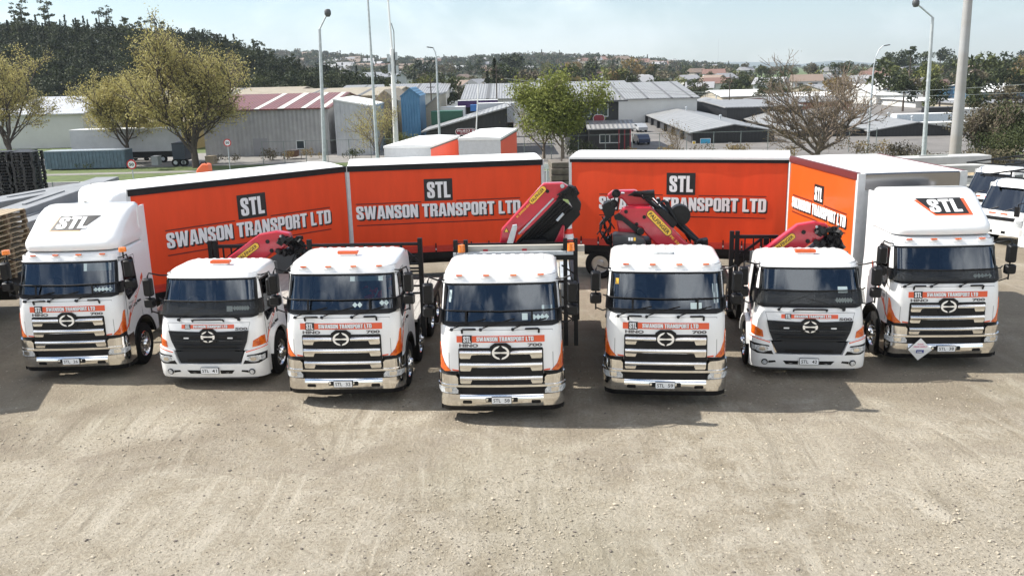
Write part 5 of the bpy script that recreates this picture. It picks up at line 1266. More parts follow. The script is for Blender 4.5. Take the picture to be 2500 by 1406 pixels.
# two-storey black office
yb = 122; xb0, xb1 = X(1392, yb), X(1510, yb)
building('office', 'two-storey black building with pale hip roof and maroon round sign', xb0, xb1, yb, yb+12, Z(1475, 250, yb), Z(1475, 212, yb+6), w_black, r_lite, hip=True, over=1.0, windows=[(.4, 1.9, 4.4, 6.1, 'f'), (-1.9, -.4, 4.4, 6.1, 'f')])
mb = MB().mat(w_black); xa, xc = X(1440, yb-3), X(1540, yb-3); z1 = Z(1500, 316, yb-3)
rr = empty('office_wing', ((xa+xc)/2, yb-1.5, GZ)); tag(rr, 'single-storey black front wing with dark red posts under the two-storey office', 'building')
w = (xc-xa)/2; mb.bb(-w, w, -.6, 1.4, 0, z1-.1); mb.build('wall', None, rr)
MB().mat(r_grey).prism([(-2.2, z1), (1.4, z1+.9), (1.4, z1+1.05), (-2.2, z1+.15)], lambda u, v, t: Vector((t, u, v)), -w-.4, w+.6).build('roof', None, rr)
for k in range(3): MB().mat(mat('post_red', (.18, .01, .02), .5)).bb(w-.2-k*.75, w-.05-k*.75, -2.1, -1.95, 0, z1+.02).build('post', None, rr)
for u in (-w*.5, 0): MB().mat(winw).bb(u, u+1.4, -.66, -.6, 1.0, 2.2).mat(winm).bb(u+.1, u+1.3, -.68, -.66, 1.1, 2.1).build('window', None, rr)
maroon = mat('sign_maroon', (.22, .015, .03), .5)
def sign(name, label, c, w, h, txts, rad=None, base=maroon, tc_=textw, poles=0):
    r = empty(name, c); tag(r, label, 'sign'); fn = lambda u, z, off=0.: Vector((u, -off, z))
    MB().mat(textw).conf(rrect(-w/2, w/2, -h/2, h/2, rad or h*.45), fn, [], [], .03, .05).mat(base).conf(rrect(-w/2+.06, w/2-.06, -h/2+.06, h/2-.06, (rad or h*.45)-.05), fn, [], [], .04, .01).build('board', None, r)
    if txts:
        mb = MB().mat(tc_)
        for t, u0, u1, z0_, z1_ in txts: mb.flat(fit(font(t, .02), u0, u1, z0_, z1_), fn, .05)
        mb.build('lettering', None, r, fixn=False)
    if poles: MB().mat(galv).cyl((0, .05, -poles), (0, .05, -h/2), .06).build('pole', None, r)
    return r
p = AT(1462, 289, yb-.15); sign('wall_sign', 'round-ended maroon sign on the upper wall of the black office', p, 1.6, 1.0, [])
# phone shed
ys1 = 118
B_('storage_office', 'low black building with light grey mono roof and maroon phone sign', 1040, 1238, ys1, 14, 322, 262, w_black, r_lite, mono='left', over=.6, door=[(3, 4.2, 2.1, winm)])
p = AT(1137, 322, ys1-.3); sign('phone_sign', 'maroon Ph:833 phone sign on the low black building', p, 2.7, .85, [('Ph:833 8', -1.1, 1.1, -.02, .26), ('SELF STORAGE', -.7, .7, -.24, -.12)])
# storage rows: long sheds running away from the camera
def row(label, px0, px1, Y, py_e, py_r, length, rz, ndoor, lite=r_lite, h=None):
    e = Z((px0+px1)/2, py_e, Y); rr_ = Z((px0+px1)/2, py_r, Y); x0, x1 = X(px0, Y, py_e), X(px1, Y, py_e); w_ = (x1-x0)/2
    r = empty('storage_row', ((x0+x1)/2, Y, GZ), rz); tag(r, label, 'storage shed', 'rows of black storage units')
    MB().mat(w_black).bb(-w_, w_, 0, length, 0, e-.05).prism([(-w_, e-.05), (w_, e-.05), (0, rr_-.05)], lambda u, v, t: Vector((u, t, v)), 0, .2).build('wall', None, r)
    mb = MB().mat(lite)
    for s in (-1, 1):
        v = [(s*(w_+.5), -.5, e-.1), (0, -.5, rr_), (0, length, rr_), (s*(w_+.5), length, e-.1)]; A = [mb.b.verts.new(q) for q in v]; B2 = [mb.b.verts.new((q[0], q[1], q[2]+.14)) for q in v]
        mb.face(A); mb.face(B2); [mb.face([A[i], A[(i+1) % 4], B2[(i+1) % 4], B2[i]]) for i in range(4)]
    rf = mb.build('roof', None, r)
    for k in range(5): MB().mat(galv).cyl((w_*.12, length*(k+.4)/5, rr_+.05), (w_*.12, length*(k+.4)/5, rr_+.55), .14).lathe([(.001, .38), (.22, .3), (.24, .1), (.12, 0)], (w_*.12, length*(k+.4)/5, rr_+.45), 'Z', 12).build('roof_vent', None, rf)
    for k in range(ndoor):
        y = .6+k*(length-1)/ndoor; mb = MB().mat(mat('roller_door', (.045, .046, .05), .5, var=.2)); mb.bb(-w_-.05, -w_+.02, y, y+(length-1)/ndoor*.72, 0, e-.5); mb.build('roller_door', None, r)
        MB().mat(w_black).bb(-w_-.5, -w_-.02, y+(length-1)/ndoor*.80, y+(length-1)/ndoor*.9, 0, e-.1).build('fin', None, r)
    return r
row('storage row with pale grey roof right of the black office', 1692, 1890, 128, 322, 305, 165, radians(-2), 18)
row('storage row with pale grey roof behind the wide bare tree', 1945, 2120, 135, 322, 300, 130, radians(-4), 14)
row('short storage row with black end wall left of the thick steel pole', 2130, 2345, 132, 318, 300, 55, radians(-5), 10)
for px, py, c_, w_, lb in ((1722, 346, (.05, .35, .55), 1.5, 'small light blue notice on the black storage end wall'), (1694, 350, (.75, .50, .02), .5, 'small yellow notice at the left corner of the storage end wall'), (1782, 353, (.70, .60, .2), .6, 'small pale yellow notice right of the blue one')):
    p = AT(px, py, 127.7); sign('wall_notice', lb, p, w_, .9 if w_ > 1 else .6, [], rad=.08, base=mat('n%s' % px, c_, .5))
# far commercial buildings
far = [(1765, 1905, 250, 30, 236, 220, 'long low white-roofed building behind the storage rows', w_tan, whitew), (1910, 2060, 240, 30, 240, 226, 'low red-trimmed white-roofed building behind the bare tree', mat('wall_rust', (.25, .10, .08), .8), whitew), (2140, 2240, 235, 30, 232, 205, 'white hip-roofed commercial building right of the bare tree', w_white, whitew), (2235, 2330, 215, 25, 262, 240, 'long white flat-roofed commercial building behind the right lamp pole', w_white, whitew), (2020, 2140, 300, 40, 222, 205, 'grey-roofed building between the bare tree and the arched lamp', w_tan, r_grey), (2400, 2520, 250, 30, 225, 205, 'blue-walled house roof at the right edge', w_blue, whitew), (870, 960, 300, 40, 190, 178, 'small white-roofed shop far behind the mast', w_white, r_grey), (1085, 1180, 210, 25, 262, 248, 'low pale building behind the purple board', w_white, whitew)]
for a in far: B_('building', a[6], a[0], a[1], a[2], a[3], a[4], a[5], a[7], a[8], over=.6, group='commercial buildings in the middle distance')
# billboard, vans, trailers, containers
def boxthing(name, label, cat, px0, px1, Y, py0, py1, depth, side, top, z=None, extra=None, group=None, ribs=0, wheels=False):
    z0 = GZ if z is None else z; x0, x1 = X(px0, Y, py0), X(px1, Y, py0); zt_ = AT((px0+px1)/2, py0, Y).z; zb = AT((px0+px1)/2, py1, Y).z
    zb = max(zb, z0+(.9 if wheels else 0)); r = empty(name, ((x0+x1)/2, Y, z0)); tag(r, label, cat, group); w_ = (x1-x0)/2; h0, h1 = zb-z0, zt_-z0
    mb = MB().mat(side).bb(-w_, w_, 0, depth, h0, h1-.08)
    if ribs:
        n = int(2*w_/ribs)
        for k in range(n): u = -w_+(k+.5)*2*w_/n; mb.bb(u-ribs*.27, u+ribs*.27, -.05, .0, h0+.1, h1-.2)
    mb.build('body', None, r); MB().mat(top).bb(-w_-.02, w_+.02, -.04, depth+.02, h1-.08, h1).build('roof', None, r)
    if wheels:
        for u in (-w_*.7, w_*.55, w_*.72): MB().mat(rubber).cyl((u, .1, .5), (u, .4, .5), .5, 20).mat(galv).cyl((u, .08, .5), (u, .11, .5), .25, 12).build('wheel', None, r)
        MB().mat(blackm).bb(-w_*.95, w_*.95, .3, depth-.3, .7, h0).build('underframe', None, r)
    return r
contb = mat('container_blue', (.085, .13, .17), .5, var=.25, scale=1.5)
boxthing('shipping_container', 'faded blue shipping container on the verge behind the black pallets', 'container', 105, 303, 111, 368, 412, 2.4, contb, mat('container_top', (.30, .34, .38), .5, var=.2), ribs=.42)
boxthing('curtain_trailer', 'long parked grey-white trailer behind the two left trees', 'trailer', 168, 425, 118, 315, 372, 2.5, mat('trailer_grey', (.44, .45, .46), .5, var=.1, scale=.6), whitew, wheels=True)
boxthing('display_trailer', 'purple and white lettered trailer behind the green tarpaulin', 'trailer', 1117, 1215, 150, 245, 262, 2.5, mat('purple', (.06, .02, .12), .4), whitew, wheels=True)
boxthing('box_trailer', 'white box trailer behind the low black phone building', 'trailer', 1165, 1255, 134, 252, 300, 2.5, mat('trailer_pale', (.55, .57, .58), .5, var=.1), whitew, wheels=True)
boxthing('covered_load', 'dark green tarpaulin covered load left of the phone building', 'covered load', 1052, 1128, 128, 272, 305, 3, mat('tarp_green', (.012, .075, .045), .6, var=.2), mat('tarp_top', (.02, .10, .06), .6))
boxthing('motorhome', 'white motorhome top behind the green tarpaulin', 'motorhome', 1048, 1135, 140, 262, 285, 3, white, whitew, wheels=True)
boxthing('blue_hopper', 'small round-topped blue tank behind the phone building roof', 'tank', 1148, 1166, 128, 257, 272, 2, mat('tank_blue', (.02, .12, .35), .4), MATS['tank_blue'])
boxthing('pale_container', 'long pale blue-white container left of the thick steel pole', 'container', 2190, 2330, 150, 278, 305, 2.5, mat('cont_pale', (.50, .55, .58), .5, var=.1), whitew, ribs=.5)
boxthing('pale_container', 'cream container behind the thick steel pole', 'container', 2262, 2420, 142, 298, 325, 2.5, mat('cont_cream', (.52, .50, .44), .5, var=.1), whitew, ribs=.5)
boxthing('site_cabin', 'white site cabin right of the thick steel pole', 'cabin', 2352, 2430, 155, 265, 290, 3, w_white, whitew)
boxthing('dark_hoarding', 'black clad building between the lamp and the thick pole', 'building', 2268, 2350, 170, 262, 290, 3, w_black, r_dk)
boxthing('white_van', 'white lorry at the right edge beyond the scrub', 'lorry', 2432, 2500, 120, 292, 325, 5, white, whitew, wheels=True)
# truck boxes just behind the second trailer
for i, (a, b_, c_, Y, pt, lb) in enumerate(((935, 1052, 1098, 41, 355, 'white truck box with orange side, left of the pair behind the orange trailer'), (1118, 1222, 1252, 40, 336, 'white truck box with small orange end, right of the pair behind the orange trailer'))):
    x0, x1 = X(a, Y, pt), X(b_, Y, pt); zt_ = AT(b_, pt, Y).z; r = empty('parked_box_truck', ((x0+x1)/2, Y, 0)); tag(r, lb, 'box truck', 'truck boxes parked behind the trailers'); w_ = (x1-x0)/2; D_ = 6.5
    r.rotation_euler.z = radians(-9 if i == 0 else -7)
    MB().mat(greyp).bb(-w_, w_, 0, .05, 1.1, zt_-.05).build('front_panel', None, r)
    MB().mat(curt).bb(w_-.03, w_, .05, D_, 1.2, zt_-.15).mat(skirt).bb(w_-.02, w_+.01, .05, D_, 1.0, 1.2).build('side_curtain', None, r)
    MB().mat(whitew).bb(-w_, -w_+.03, .05, D_, 1.1, zt_-.15).build('side_panel', None, r)
    MB().mat(whitew).prism([(-w_-.02, zt_-.1), (w_+.02, zt_-.1), (w_+.02, zt_), (0, zt_+.05), (-w_-.02, zt_)], lambda u, v, t: Vector((u, t, v)), -.03, D_).mat(black).bb(w_-.01, w_+.025, 0, D_, zt_-.16, zt_-.1).build('roof', None, r)
    MB().mat(blackm).bb(-w_+.1, w_-.1, .1, D_-.1, .7, 1.1).build('underframe', None, r)
    for s in (-1, 1): MB().mat(rubber).cyl((s*(w_-.3), 4.5, .48), (s*(w_-.02), 4.5, .48), .48, 20).build('wheel', None, r)
    if i == 0: MB().mat(white).bb(-w_+.1, w_-.1, -1.9, -.2, 1.0, zt_-.55).build('cab', None, r, bevel=.12)
# yellow car in the gap
p = G(1112, 395, GZ); r = empty('yellow_car', p); tag(r, 'small yellow car between the two white truck boxes', 'car')
yc = mat('car_yellow', (.75, .48, .02), .3, coat=.6); MB().mat(yc).prism([(-1.9, .35), (1.9, .35), (1.9, .9), (1.2, 1.0), (.7, 1.45), (-.9, 1.45), (-1.5, 1.0), (-1.9, .9)], lambda u, v, t: Vector((t, u, v)), -.8, .8).build('body', None, r, bevel=.06)
MB().mat(winm).prism([(1.1, 1.0), (.68, 1.38), (-.85, 1.38), (-1.35, 1.0)], lambda u, v, t: Vector((t, u, v)), -.82, .82).build('window', None, r)
for sx in (-.7, .7):
    for sy in (-1.2, 1.2): MB().mat(rubber).cyl((sx-.12, sy, .32), (sx+.12, sy, .32), .32, 16).build('wheel', None, r)
# ------------------------------------------------------------------ poles and lamps
def pole(name, label, px_b, py_b, px_t, py_t, Y, r0, r1, base=None, group=None, m=galv):
    zb = gz(0, Y) if base is None else base; a = AT(px_b, py_b, Y); b_ = AT(px_t, py_t, Y); d = (b_-a)/(b_.z-a.z); bottom = a+d*(zb-a.z)
    r = empty(name, bottom); tag(r, label, 'street lamp' if 'lamp' in name else 'pole', group); T = b_-bottom
    MB().mat(m).tube([(0, 0, 0), tuple(T*.5), tuple(T)], r0, 12, r1).cyl((0, 0, 0), (0, 0, .06), r0*1.8).build('pole', None, r, smooth=50); return r, T
def lamp(r, T, arm, rad=.04, head=.4, up=0., kind='globe'):
    pts = [T]+[T+Vector(a) for a in arm]; mb = MB().mat(galv).tube(pts, rad, 8); mb.build('arm', None, r, smooth=50); e = pts[-1]; s = 1 if arm[-1][0] > 0 else -1
    if kind == 'globe': MB().mat(mat('lamp_grey', (.07, .075, .08), .5)).lathe([(.001, head*.55), (head*.35, head*.5), (head*.5, head*.2), (head*.5, -head*.2), (head*.3, -head*.55), (.001, -head*.6)], e, 'Z', 16).build('lamp_head', None, r, smooth=50)
    else: MB().mat(mat('lamp_grey', (.07, .075, .08), .5)).box(e+Vector((s*head*.5, 0, 0)), (head, .25, .12), ry=-s*.15).build('lamp_head', None, r, bevel=.03)
LG = 'tall lamp poles round the yard'
Y1 = 58
r, T = pole('lamp_pole', 'tall grey lamp pole with slanted arm, left of centre', 792, 384, 780, 72, Y1, .16, .09, group=LG); e = AT(800, 32, Y1)-AT(780, 72, Y1); lamp(r, T, [tuple(e)], .05, .42)
r, T = pole('lamp_pole', 'very tall thin pole with small top camera, left of the cell mast', 921, 380, 898, 0, 66, .15, .07, group=LG); lamp(r, T, [(0, 0, .6), (0, 0, 1.0)], .06, .3)
r, T = pole('lamp_pole', 'tall grey lamp pole with arm to the left, near the right edge', 2255, 377, 2277, 43, 56, .17, .09, group=LG); e = AT(2236, 8, 56)-AT(2277, 43, 56); lamp(r, T, [tuple(e)], .05, .42)
r, T = pole('lamp_pole', 'curved-top slim street lamp behind the phone building', 1073, 327, 1065, 140, 106, .17, .09, GZ, LG); lamp(r, T, [(-.1, 0, .6), (-.35, 0, 1.1)], .06, .7, kind='flat')
r, T = pole('lamp_pole', 'curved-top slim street lamp through the wide bare tree', 2117, 367, 2133, 165, 106, .17, .09, GZ, LG); lamp(r, T, [(.15, 0, 1.1), (.5, 0, 2.0), (1.0, 0, 2.45)], .06, .7, kind='flat')
r, T = pole('steel_pole', 'very thick weathered steel pole at the right', 2332, 368, 2366, -30, 52, .36, .23, m=mat('pole_weathered', (.36, .37, .39), .6, c2=(.27, .24, .21), scale=.35, stretch=(.2, .2, 1)))
r, T = pole('flag_pole', 'short thin white pole on the phone building roof', 1163, 315, 1168, 205, 117, .09, .07, GZ+2.0, m=white)
r, T = pole('cell_mast', 'white cell phone mast with cables and pods left of centre', 966, 330, 957, 120, 112, .36, .24, GZ, m=white)
mb = MB().mat(white); T2 = T+Vector((-.25, 0, 9)); mb.tube([T, T2], .12, 8); mb.bb(T2.x-.35, T2.x-.05, -.2, .2, T2.z-3, T2.z+3).bb(T2.x+.1, T2.x+.4, -.2, .2, T2.z-3, T2.z+3); mb.build('antenna', None, r)
mb = MB().mat(galv)
for dx, dz in ((-.5, -1), (.45, -.8), (-.45, -2.2), (.5, -2.4), (.2, -3.5)): mb.bb(T.x+dx-.15, T.x+dx+.15, -.2, .2, T.z+dz-.5, T.z+dz+.4)
mb.build('antenna_pod', None, r); MB().mat(black).tube([T+Vector((.1, -.1, 3)), T+Vector((.35, -.1, 2)), T+Vector((.3, -.15, 0)), T+Vector((.3, -.3, -3))], .05, 6).build('cable', None, r)
# power poles and lines
for i, (x, y, h_, lb) in enumerate(((1051, 262, 9, 'dark timber power pole behind the green tarpaulin'), (1212, 245, 11, 'power pole with crossarm and insulators behind the wide warehouse'), (2060, 262, 10, 'timber power pole behind the storage rows'), (1782, 240, 8, 'thin timber power pole behind the long low building'))):
    p = G(x, y+40, GZ); Yp = 170+i*12; p = AT(x, 200, Yp); r = empty('power_pole', (p.x, Yp, GZ)); tag(r, lb, 'power pole', 'timber power poles'); MB().mat(barkd).cyl((0, 0, 0), (0, 0, h_+1), .16, 8, .1).build('pole', None, r); MB().mat(barkd).bb(-1.2, 1.2, -.06, .06, h_, h_+.15).bb(-.8, .8, -.06, .06, h_-.9, h_-.78).build('crossarm', None, r)
def wire(a, b_, sag, lb):
    a, b_ = Vector(a), Vector(b_); pts = [a.lerp(b_, i/16)-Vector((0, 0, sag*4*(i/16)*(1-i/16))) for i in range(17)]; tag(MB().mat(mat('wire', (.25, .27, .25), .6)).tube(pts, .035, 4).build('power_line'), lb, 'power line')
wire(AT(1230, 192, 175), AT(2520, 205, 150), 2.2, 'upper overhead power line crossing right half of the view'); wire(AT(1230, 205, 175), AT(2520, 226, 150), 1.5, 'lower overhead power line crossing right half of the view')
# fence along the verge
fp = mat('fence_post', (.16, .19, .18), .6)
def fence(label, pxs, Y, h_, rail=True, z=GZ):
    xs = [X(p, Y, 360) for p in pxs]; r = empty('chain_fence', (xs[0], Y, z)); tag(r, label, 'fence')
    for x in xs: MB().mat(fp).cyl((x-xs[0], 0, 0), (x-xs[0], 0, h_), .045, 8).build('post', None, r)
    if rail: MB().mat(fp).cyl((0, 0, h_-.08), (xs[-1]-xs[0], 0, h_-.08), .03, 6).build('rail', None, r)
fence('wire fence with thin rail in front of the storage sheds', list(range(1280, 2140, 66)), 110, 2.9)
fence('wire fence in front of the grey corrugated warehouse', list(range(640, 960, 53)), 112, 2.9)
fence('low wire fence by the blue container and the road', list(range(115, 560, 68)), 80, 1.9, False)
# speed signs
def roundel(label, px, py, Y, d, zb, txt=None):
    c = AT(px, py, Y); r = empty('speed_sign', c); tag(r, label, 'road sign', 'round road signs'); fn = lambda u, z, off=0.: Vector((u, -off, z)); ci = lambda k: [(k*cos(2*pi*i/28), k*sin(2*pi*i/28)) for i in range(28)]
    MB().mat(mat('sign_red', (.55, .02, .02), .5)).conf(ci(d/2), fn, [], [], .0, .02).mat(textw).conf(ci(d/2*.74), fn, [], [], .004, .002).mat(textb).flat(fit(font('50', .04), -d*.25, d*.25, -d*.16, d*.16), fn, .007).build('disc', None, r, fixn=False)
    MB().mat(galv).cyl((0, .05, zb-c.z), (0, .05, d*.4), .05, 8).build('pole', None, r)
roundel('round red and white 50 sign by the smaller ochre tree', 321, 402, 78, .85, GZ); roundel('round 50 sign on a pole in front of the grey warehouse', 555, 349, 100, .85, GZ)
# ------------------------------------------------------------------ pallets, beams, small lorries in the yard
pall = mat('pallet_black', (.022, .022, .024), .6, var=.3)
def pallet_mesh(m, w=1.1, d=1.1, h=.15, gapcol=None):
    mb = MB().mat(m)
    for k in range(6): u = -w/2+(k+.5)*w/6; mb.bb(u-w*.07, u+w*.07, -d/2, d/2, h-.025, h)
    for k in range(3): u = -d/2+.05+k*(d-.1)/2; mb.bb(-w/2, w/2, u-.05, u+.05, .0, .02)
    for i in range(3):
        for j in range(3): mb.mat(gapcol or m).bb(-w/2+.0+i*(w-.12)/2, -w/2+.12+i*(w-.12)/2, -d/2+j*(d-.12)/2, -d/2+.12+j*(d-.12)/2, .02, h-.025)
    return mb
first = None
Yp = 45.0
for s, (px, n_, lb) in enumerate(((95, 29, 'black plastic pallet in the right tall stack at the left edge'), (62, 29, 'black plastic pallet in the middle tall stack at the left edge'), (22, 29, 'black plastic pallet in the leftmost tall stack'))):
    cx = X(px, Yp, 430)-.45; top = AT(px, 365+(s == 2)*4, Yp).z; n_ = int(top/.15)
    for k in range(n_):
        if first is None: first = pallet_mesh(pall).build('pallet'); o = first
        else: o = first.copy(); col.objects.link(o)
        o.location = (cx+random.uniform(-.03, .03), Yp+.9*(s == 1)+.5*(s == 2)+random.uniform(-.03, .03), k*.15); o.rotation_euler.z = random.uniform(-.04, .04); tag(o, lb, 'pallet', 'black pallets stacked high')
# pale timber pallets on the flat trailer at the left edge
Yt = 25.; wood = mat('pallet_wood', (.42, .33, .21), .8, var=.25, scale=3, c2=(.30, .24, .17)); r = empty('flat_trailer', (X(20, Yt, 640)-1.4, Yt+.2, 0)); tag(r, 'low dark flat trailer carrying timber pallets at the left edge', 'trailer')
MB().mat(blackm).bb(-3.2, 1.9, -1.2, 1.2, .95, 1.12).bb(-3, 1.7, -.6, -.45, .6, .95).bb(-3, 1.7, .45, .6, .6, .95).build('deck', None, r); MB().mat(blackm).bb(1.0, 1.25, -1.3, -1.15, .9, 3.0).build('stanchion', None, r)
MB().mat(galv).cyl((-2.8, -1.25, .8), (.9, -1.25, .8), .09, 12).build('side_tube', None, r)
for u in (-2, -.8): MB().mat(rubber).cyl((u, -1.2, .48), (u, -.9, .48), .48, 20).mat(galv).cyl((u, -1.22, .48), (u, -1.2, .48), .24, 16).build('wheel', None, r)
first = None; top = AT(60, 522, Yt-.9).z; nz_ = int((top-1.12)/.145)
for s, dx in enumerate((.95, -.32, -1.6)):
    for k in range(nz_):
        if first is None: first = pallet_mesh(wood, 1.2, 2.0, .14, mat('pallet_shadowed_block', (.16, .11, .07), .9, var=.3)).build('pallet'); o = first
        else: o = first.copy(); col.objects.link(o)
        o.location = (r.location.x+dx-.1+random.uniform(-.04, .04), Yt+.2+random.uniform(-.03, .03), 1.125+k*.145); o.rotation_euler.z = random.uniform(-.02, .02)
        tag(o, ('timber pallet in the right stack on the flat trailer', 'timber pallet in the middle stack on the flat trailer', 'timber pallet in the left stack on the flat trailer')[s], 'pallet', 'timber pallets loaded on the flat trailer')
# concrete beams
cb = mat('concrete_beam', (.22, .23, .24), .75, var=.14, scale=1.3); cbw = mat('concrete_pale', (.42, .42, .40), .7, var=.1, scale=1.3)
def cbeam(label, a, b_, w, h_, m=cb, z0=None):
    a, b_ = Vector(a), Vector(b_); d = b_-a; L_ = d.length; r = empty('concrete_beam', a, math.atan2(d.y, d.x)); r.rotation_euler = (0, -math.asin(d.z/L_), math.atan2(d.y, d.x)); tag(r, label, 'concrete beam', 'precast concrete beams')
    mb = MB().mat(m).bb(0, L_, -w/2, w/2, -h_, 0); mb.build('slab', None, r, bevel=.03)
    mb = MB().mat(dark); [mb.bb(L_-.01, L_+.02, -w/2+w*(k+.2)/3, -w/2+w*(k+.75)/3, -h_*.65, -h_*.3) for k in range(3)]; mb.build('end_socket', None, r)
    MB().mat(m).bb(L_*.3, L_*.6, -.06, .06, 0, .05).build('rib', None, r)
cbeam('long grey concrete beam reaching up right from the left edge', G(-60, 540, 1.9), G(262, 432, 2.2), 1.1, .5)
cbeam('wide grey concrete slab lying below the long beam at the left', G(-80, 500, 1.8), G(215, 448, 1.8), 1.6, .35)
cbeam('grey concrete slab nearest the STL 26 fairing', G(-30, 560, 1.7), G(235, 475, 1.7), 1.4, .35)
for k in range(4): tag(MB().mat(wood).box(tuple(G(10+50*k, 560-20*k, 1.0)+Vector((-1, 2, -.45))), (1.8, .3, 1.05)).build('timber_bearer'), 'timber bearer under the grey concrete beams', 'timber block', 'bearers under the concrete beams')
yb_ = 38
for k, (pa, pb, zz, lb) in enumerate((((2170, 385), (2405, 377), 2.5, 'pale concrete beam with tapered raised end, topmost at the right'), ((2150, 405), (2415, 400), 1.9, 'pale concrete beam with three sockets in its end, second from the top'), ((2180, 440), (2412, 430), 1.3, 'pale concrete beam with dark end sockets, third from the top'), ((2260, 452), (2530, 447), 1.05, 'low grey concrete beam behind the small white trucks'))):
    a, b_ = G(*pa, zz), G(*pb, zz); cbeam(lb, a, b_, 1.0, .34, cbw)
for k in range(3):
    p = G(2200+90*k, 420, .9); tag(MB().mat(wood).box((p.x, p.y+.4, .45), (.3, 1.6, .9)).build('timber_bearer'), 'timber bearer under the pale concrete beams', 'timber block', 'bearers under the pale beams')
# sleepers in the gap between the trailers, little white board, orange machine arm
mb = None
for k in range(8):
    p = G(1365, 450, 0); q = Vector((p.x+(k % 2)*.75-.2, p.y+random.uniform(-.1, .1), .15+(k//2)*.36)); tag(MB().mat(mat('sleeper', (.13, .11, .09), .9, var=.3, scale=3)).box((q.x, q.y, q.z), (.68, 2.2, .32), rz=random.uniform(-.1, .1)).build('timber_block', bevel=.02), 'weathered timber block piled in the gap between the two middle trailers', 'timber block', 'weathered timber blocks')
p = AT(1336, 407, 60); sign('small_board', 'small white board in the gap between the middle trailers', p, .9, .35, [], rad=.03, base=textw, poles=3)
p = AT(495, 408, 36); r = empty('orange_machine', (p.x, 36, 0)); tag(r, 'small orange machine top showing above the left orange trailer', 'machine'); om = mat('machine_orange', (.80, .16, .06), .5)
MB().mat(om).prism([(-.35, 0), (.25, 0), (.32, 2.0), (.30, p.z+.12), (.05, p.z+.15), (-.2, p.z-.1)], lambda u, v, t: Vector((u, t, v)), -.25, .25).build('arm', None, r, bevel=.05); MB().mat(om).bb(-1.0, -.3, -.4, .4, 0, p.z-.35).build('hood', None, r, bevel=.05)
MB().mat(black).tube([(-.05, -.1, p.z+.12), (0, -.1, p.z+.2), (.15, -.1, p.z+.2), (.2, -.1, p.z+.13)], .03, 6).build('handle', None, r)
def small_lorry(label, px, py, rz):
    c = G(px, py, 0); r = empty('small_truck', c, rz); tag(r, label, 'small truck', 'small white trucks at the right edge')
    F0 = lut([(.3, .0), (.9, .0), (1.25, .05), (2.1, .5), (2.2, .55)]); W = lut([(.3, .92), (1.3, .93), (2.2, .82)])
    k = .92/UM
    f_ = surf(F0, lambda z: W(z)); fn = f_
    mb = MB().mat(white); mb.conf([(-UE, .45), (UE, .45), (UE, 2.2), (-UE, 2.2)], fn, UC, [z*.15 for z in range(3, 15)], 0, 0)
    for s in (-1, 1): mb.conf([(0, .45), (.55, .45), (.62, .85), (1.0, 1.0), (1.4, .85), (1.45, .45), (1.6, .45), (1.6, 2.2), (0, 2.2)], sidefn(F0, W, s), [.3, .6], [.8, 1.3, 1.8], 0, 0)
    mb.conf([(-.9, .6), (.9, .6), (.82, 2.2), (-.82, 2.2)], lambda u, z, o: Vector((u, 1.62, z)), [], [], 0, 0)
    roof_rings(mb, None, [(2.19, .55, .82, 1.64), (2.26, .62, .79, 1.62), (2.31, .78, .70, 1.55)]); cab = mb.build('cab', None, r, smooth=40)
    MB().mat(gla).conf([(-1.08, 1.28), (1.08, 1.28), (1.04, 2.08), (-1.04, 2.08)], fn, UC, [1.5, 1.8], .012, .008).build('windscreen', None, cab, smooth=40)
    for s in (-1, 1): MB().mat(winm).conf([(.30, 1.3), (1.2, 1.25), (1.2, 2.05), (.50, 2.05)], sidefn(F0, W, s), [.6], [1.6], .012, .01).build('side_window', None, cab); MB().mat(black).tube([(s*.86, .35, 1.9), (s*1.1, .15, 1.8), (s*1.1, .15, 1.4)], .02, 6).box((s*1.1, .1, 1.55), (.16, .08, .34)).build('mirror', None, r); MB().mat(lens).conf([(s*.72, .72), (s*1.14, .75), (s*1.14, 1.0), (s*.80, .95)], fn, UC, [], .012, .01).build('headlight', None, r); MB().mat(orange).conf([(.35, .95), (1.3, 1.15), (1.4, 1.3), (.9, 1.15)], sidefn(F0, W, s), [.6], [], .006, .004).build('side_stripe', None, cab)
    MB().mat(black).conf([(-.68, .92), (.68, .92), (.72, 1.05), (-.72, 1.05)], fn, UC, [], .01, .01).build('grille', None, r); MB().mat(white).conf([(-UE, .40), (UE, .40), (UE, .68), (-UE, .68)], fn, UC, [], .08, .1).mat(black).conf([(-.4, .46), (.4, .46), (.4, .56), (-.4, .56)], fn, [], [], .085, .005).build('bumper', None, r)
    MB().mat(orange).conf([(-.55, 1.13), (.35, 1.13), (.35, 1.19), (-.55, 1.19)], fn, [], [], .008, .004).build('banner', None, r); [MB().mat(black).tube([fn(u, 1.25, .03), fn(u+.45, 1.38, .03)], .012, 6).build('wiper', None, r) for u in (-.6, .1)]
    MB().mat(whitew).bb(-.85, .85, 1.75, 5.2, .75, .85).build('tray', None, r)
    mb = MB().mat(blackm); [mb.bb(s*.8-.025, s*.8+.025, y_, y_+.05, .8, 2.5) for s in (-1, 1) for y_ in (1.8, 4.8)]; [mb.bb(s*.8-.025, s*.8+.025, -.1, 5, 2.48, 2.54) for s in (-1, 1)]; [mb.bb(-.8, .8, y_, y_+.05, 2.48, 2.53) for y_ in (0, 1.8, 3.3, 4.9)]; mb.build('ladder_rack', None, r)
    for s in (-1, 1):
        for y_ in (1.0, 3.9): MB().mat(rubber).cyl((s*.66, y_, .36), (s*.90, y_, .36), .36, 24).mat(alu).cyl((s*.90, y_, .36), (s*.91, y_, .36), .2, 16).build('wheel', None, r)
    MB().mat(blackm).bb(-.3, .3, 1, 5, .5, .72).build('chassis', None, r)
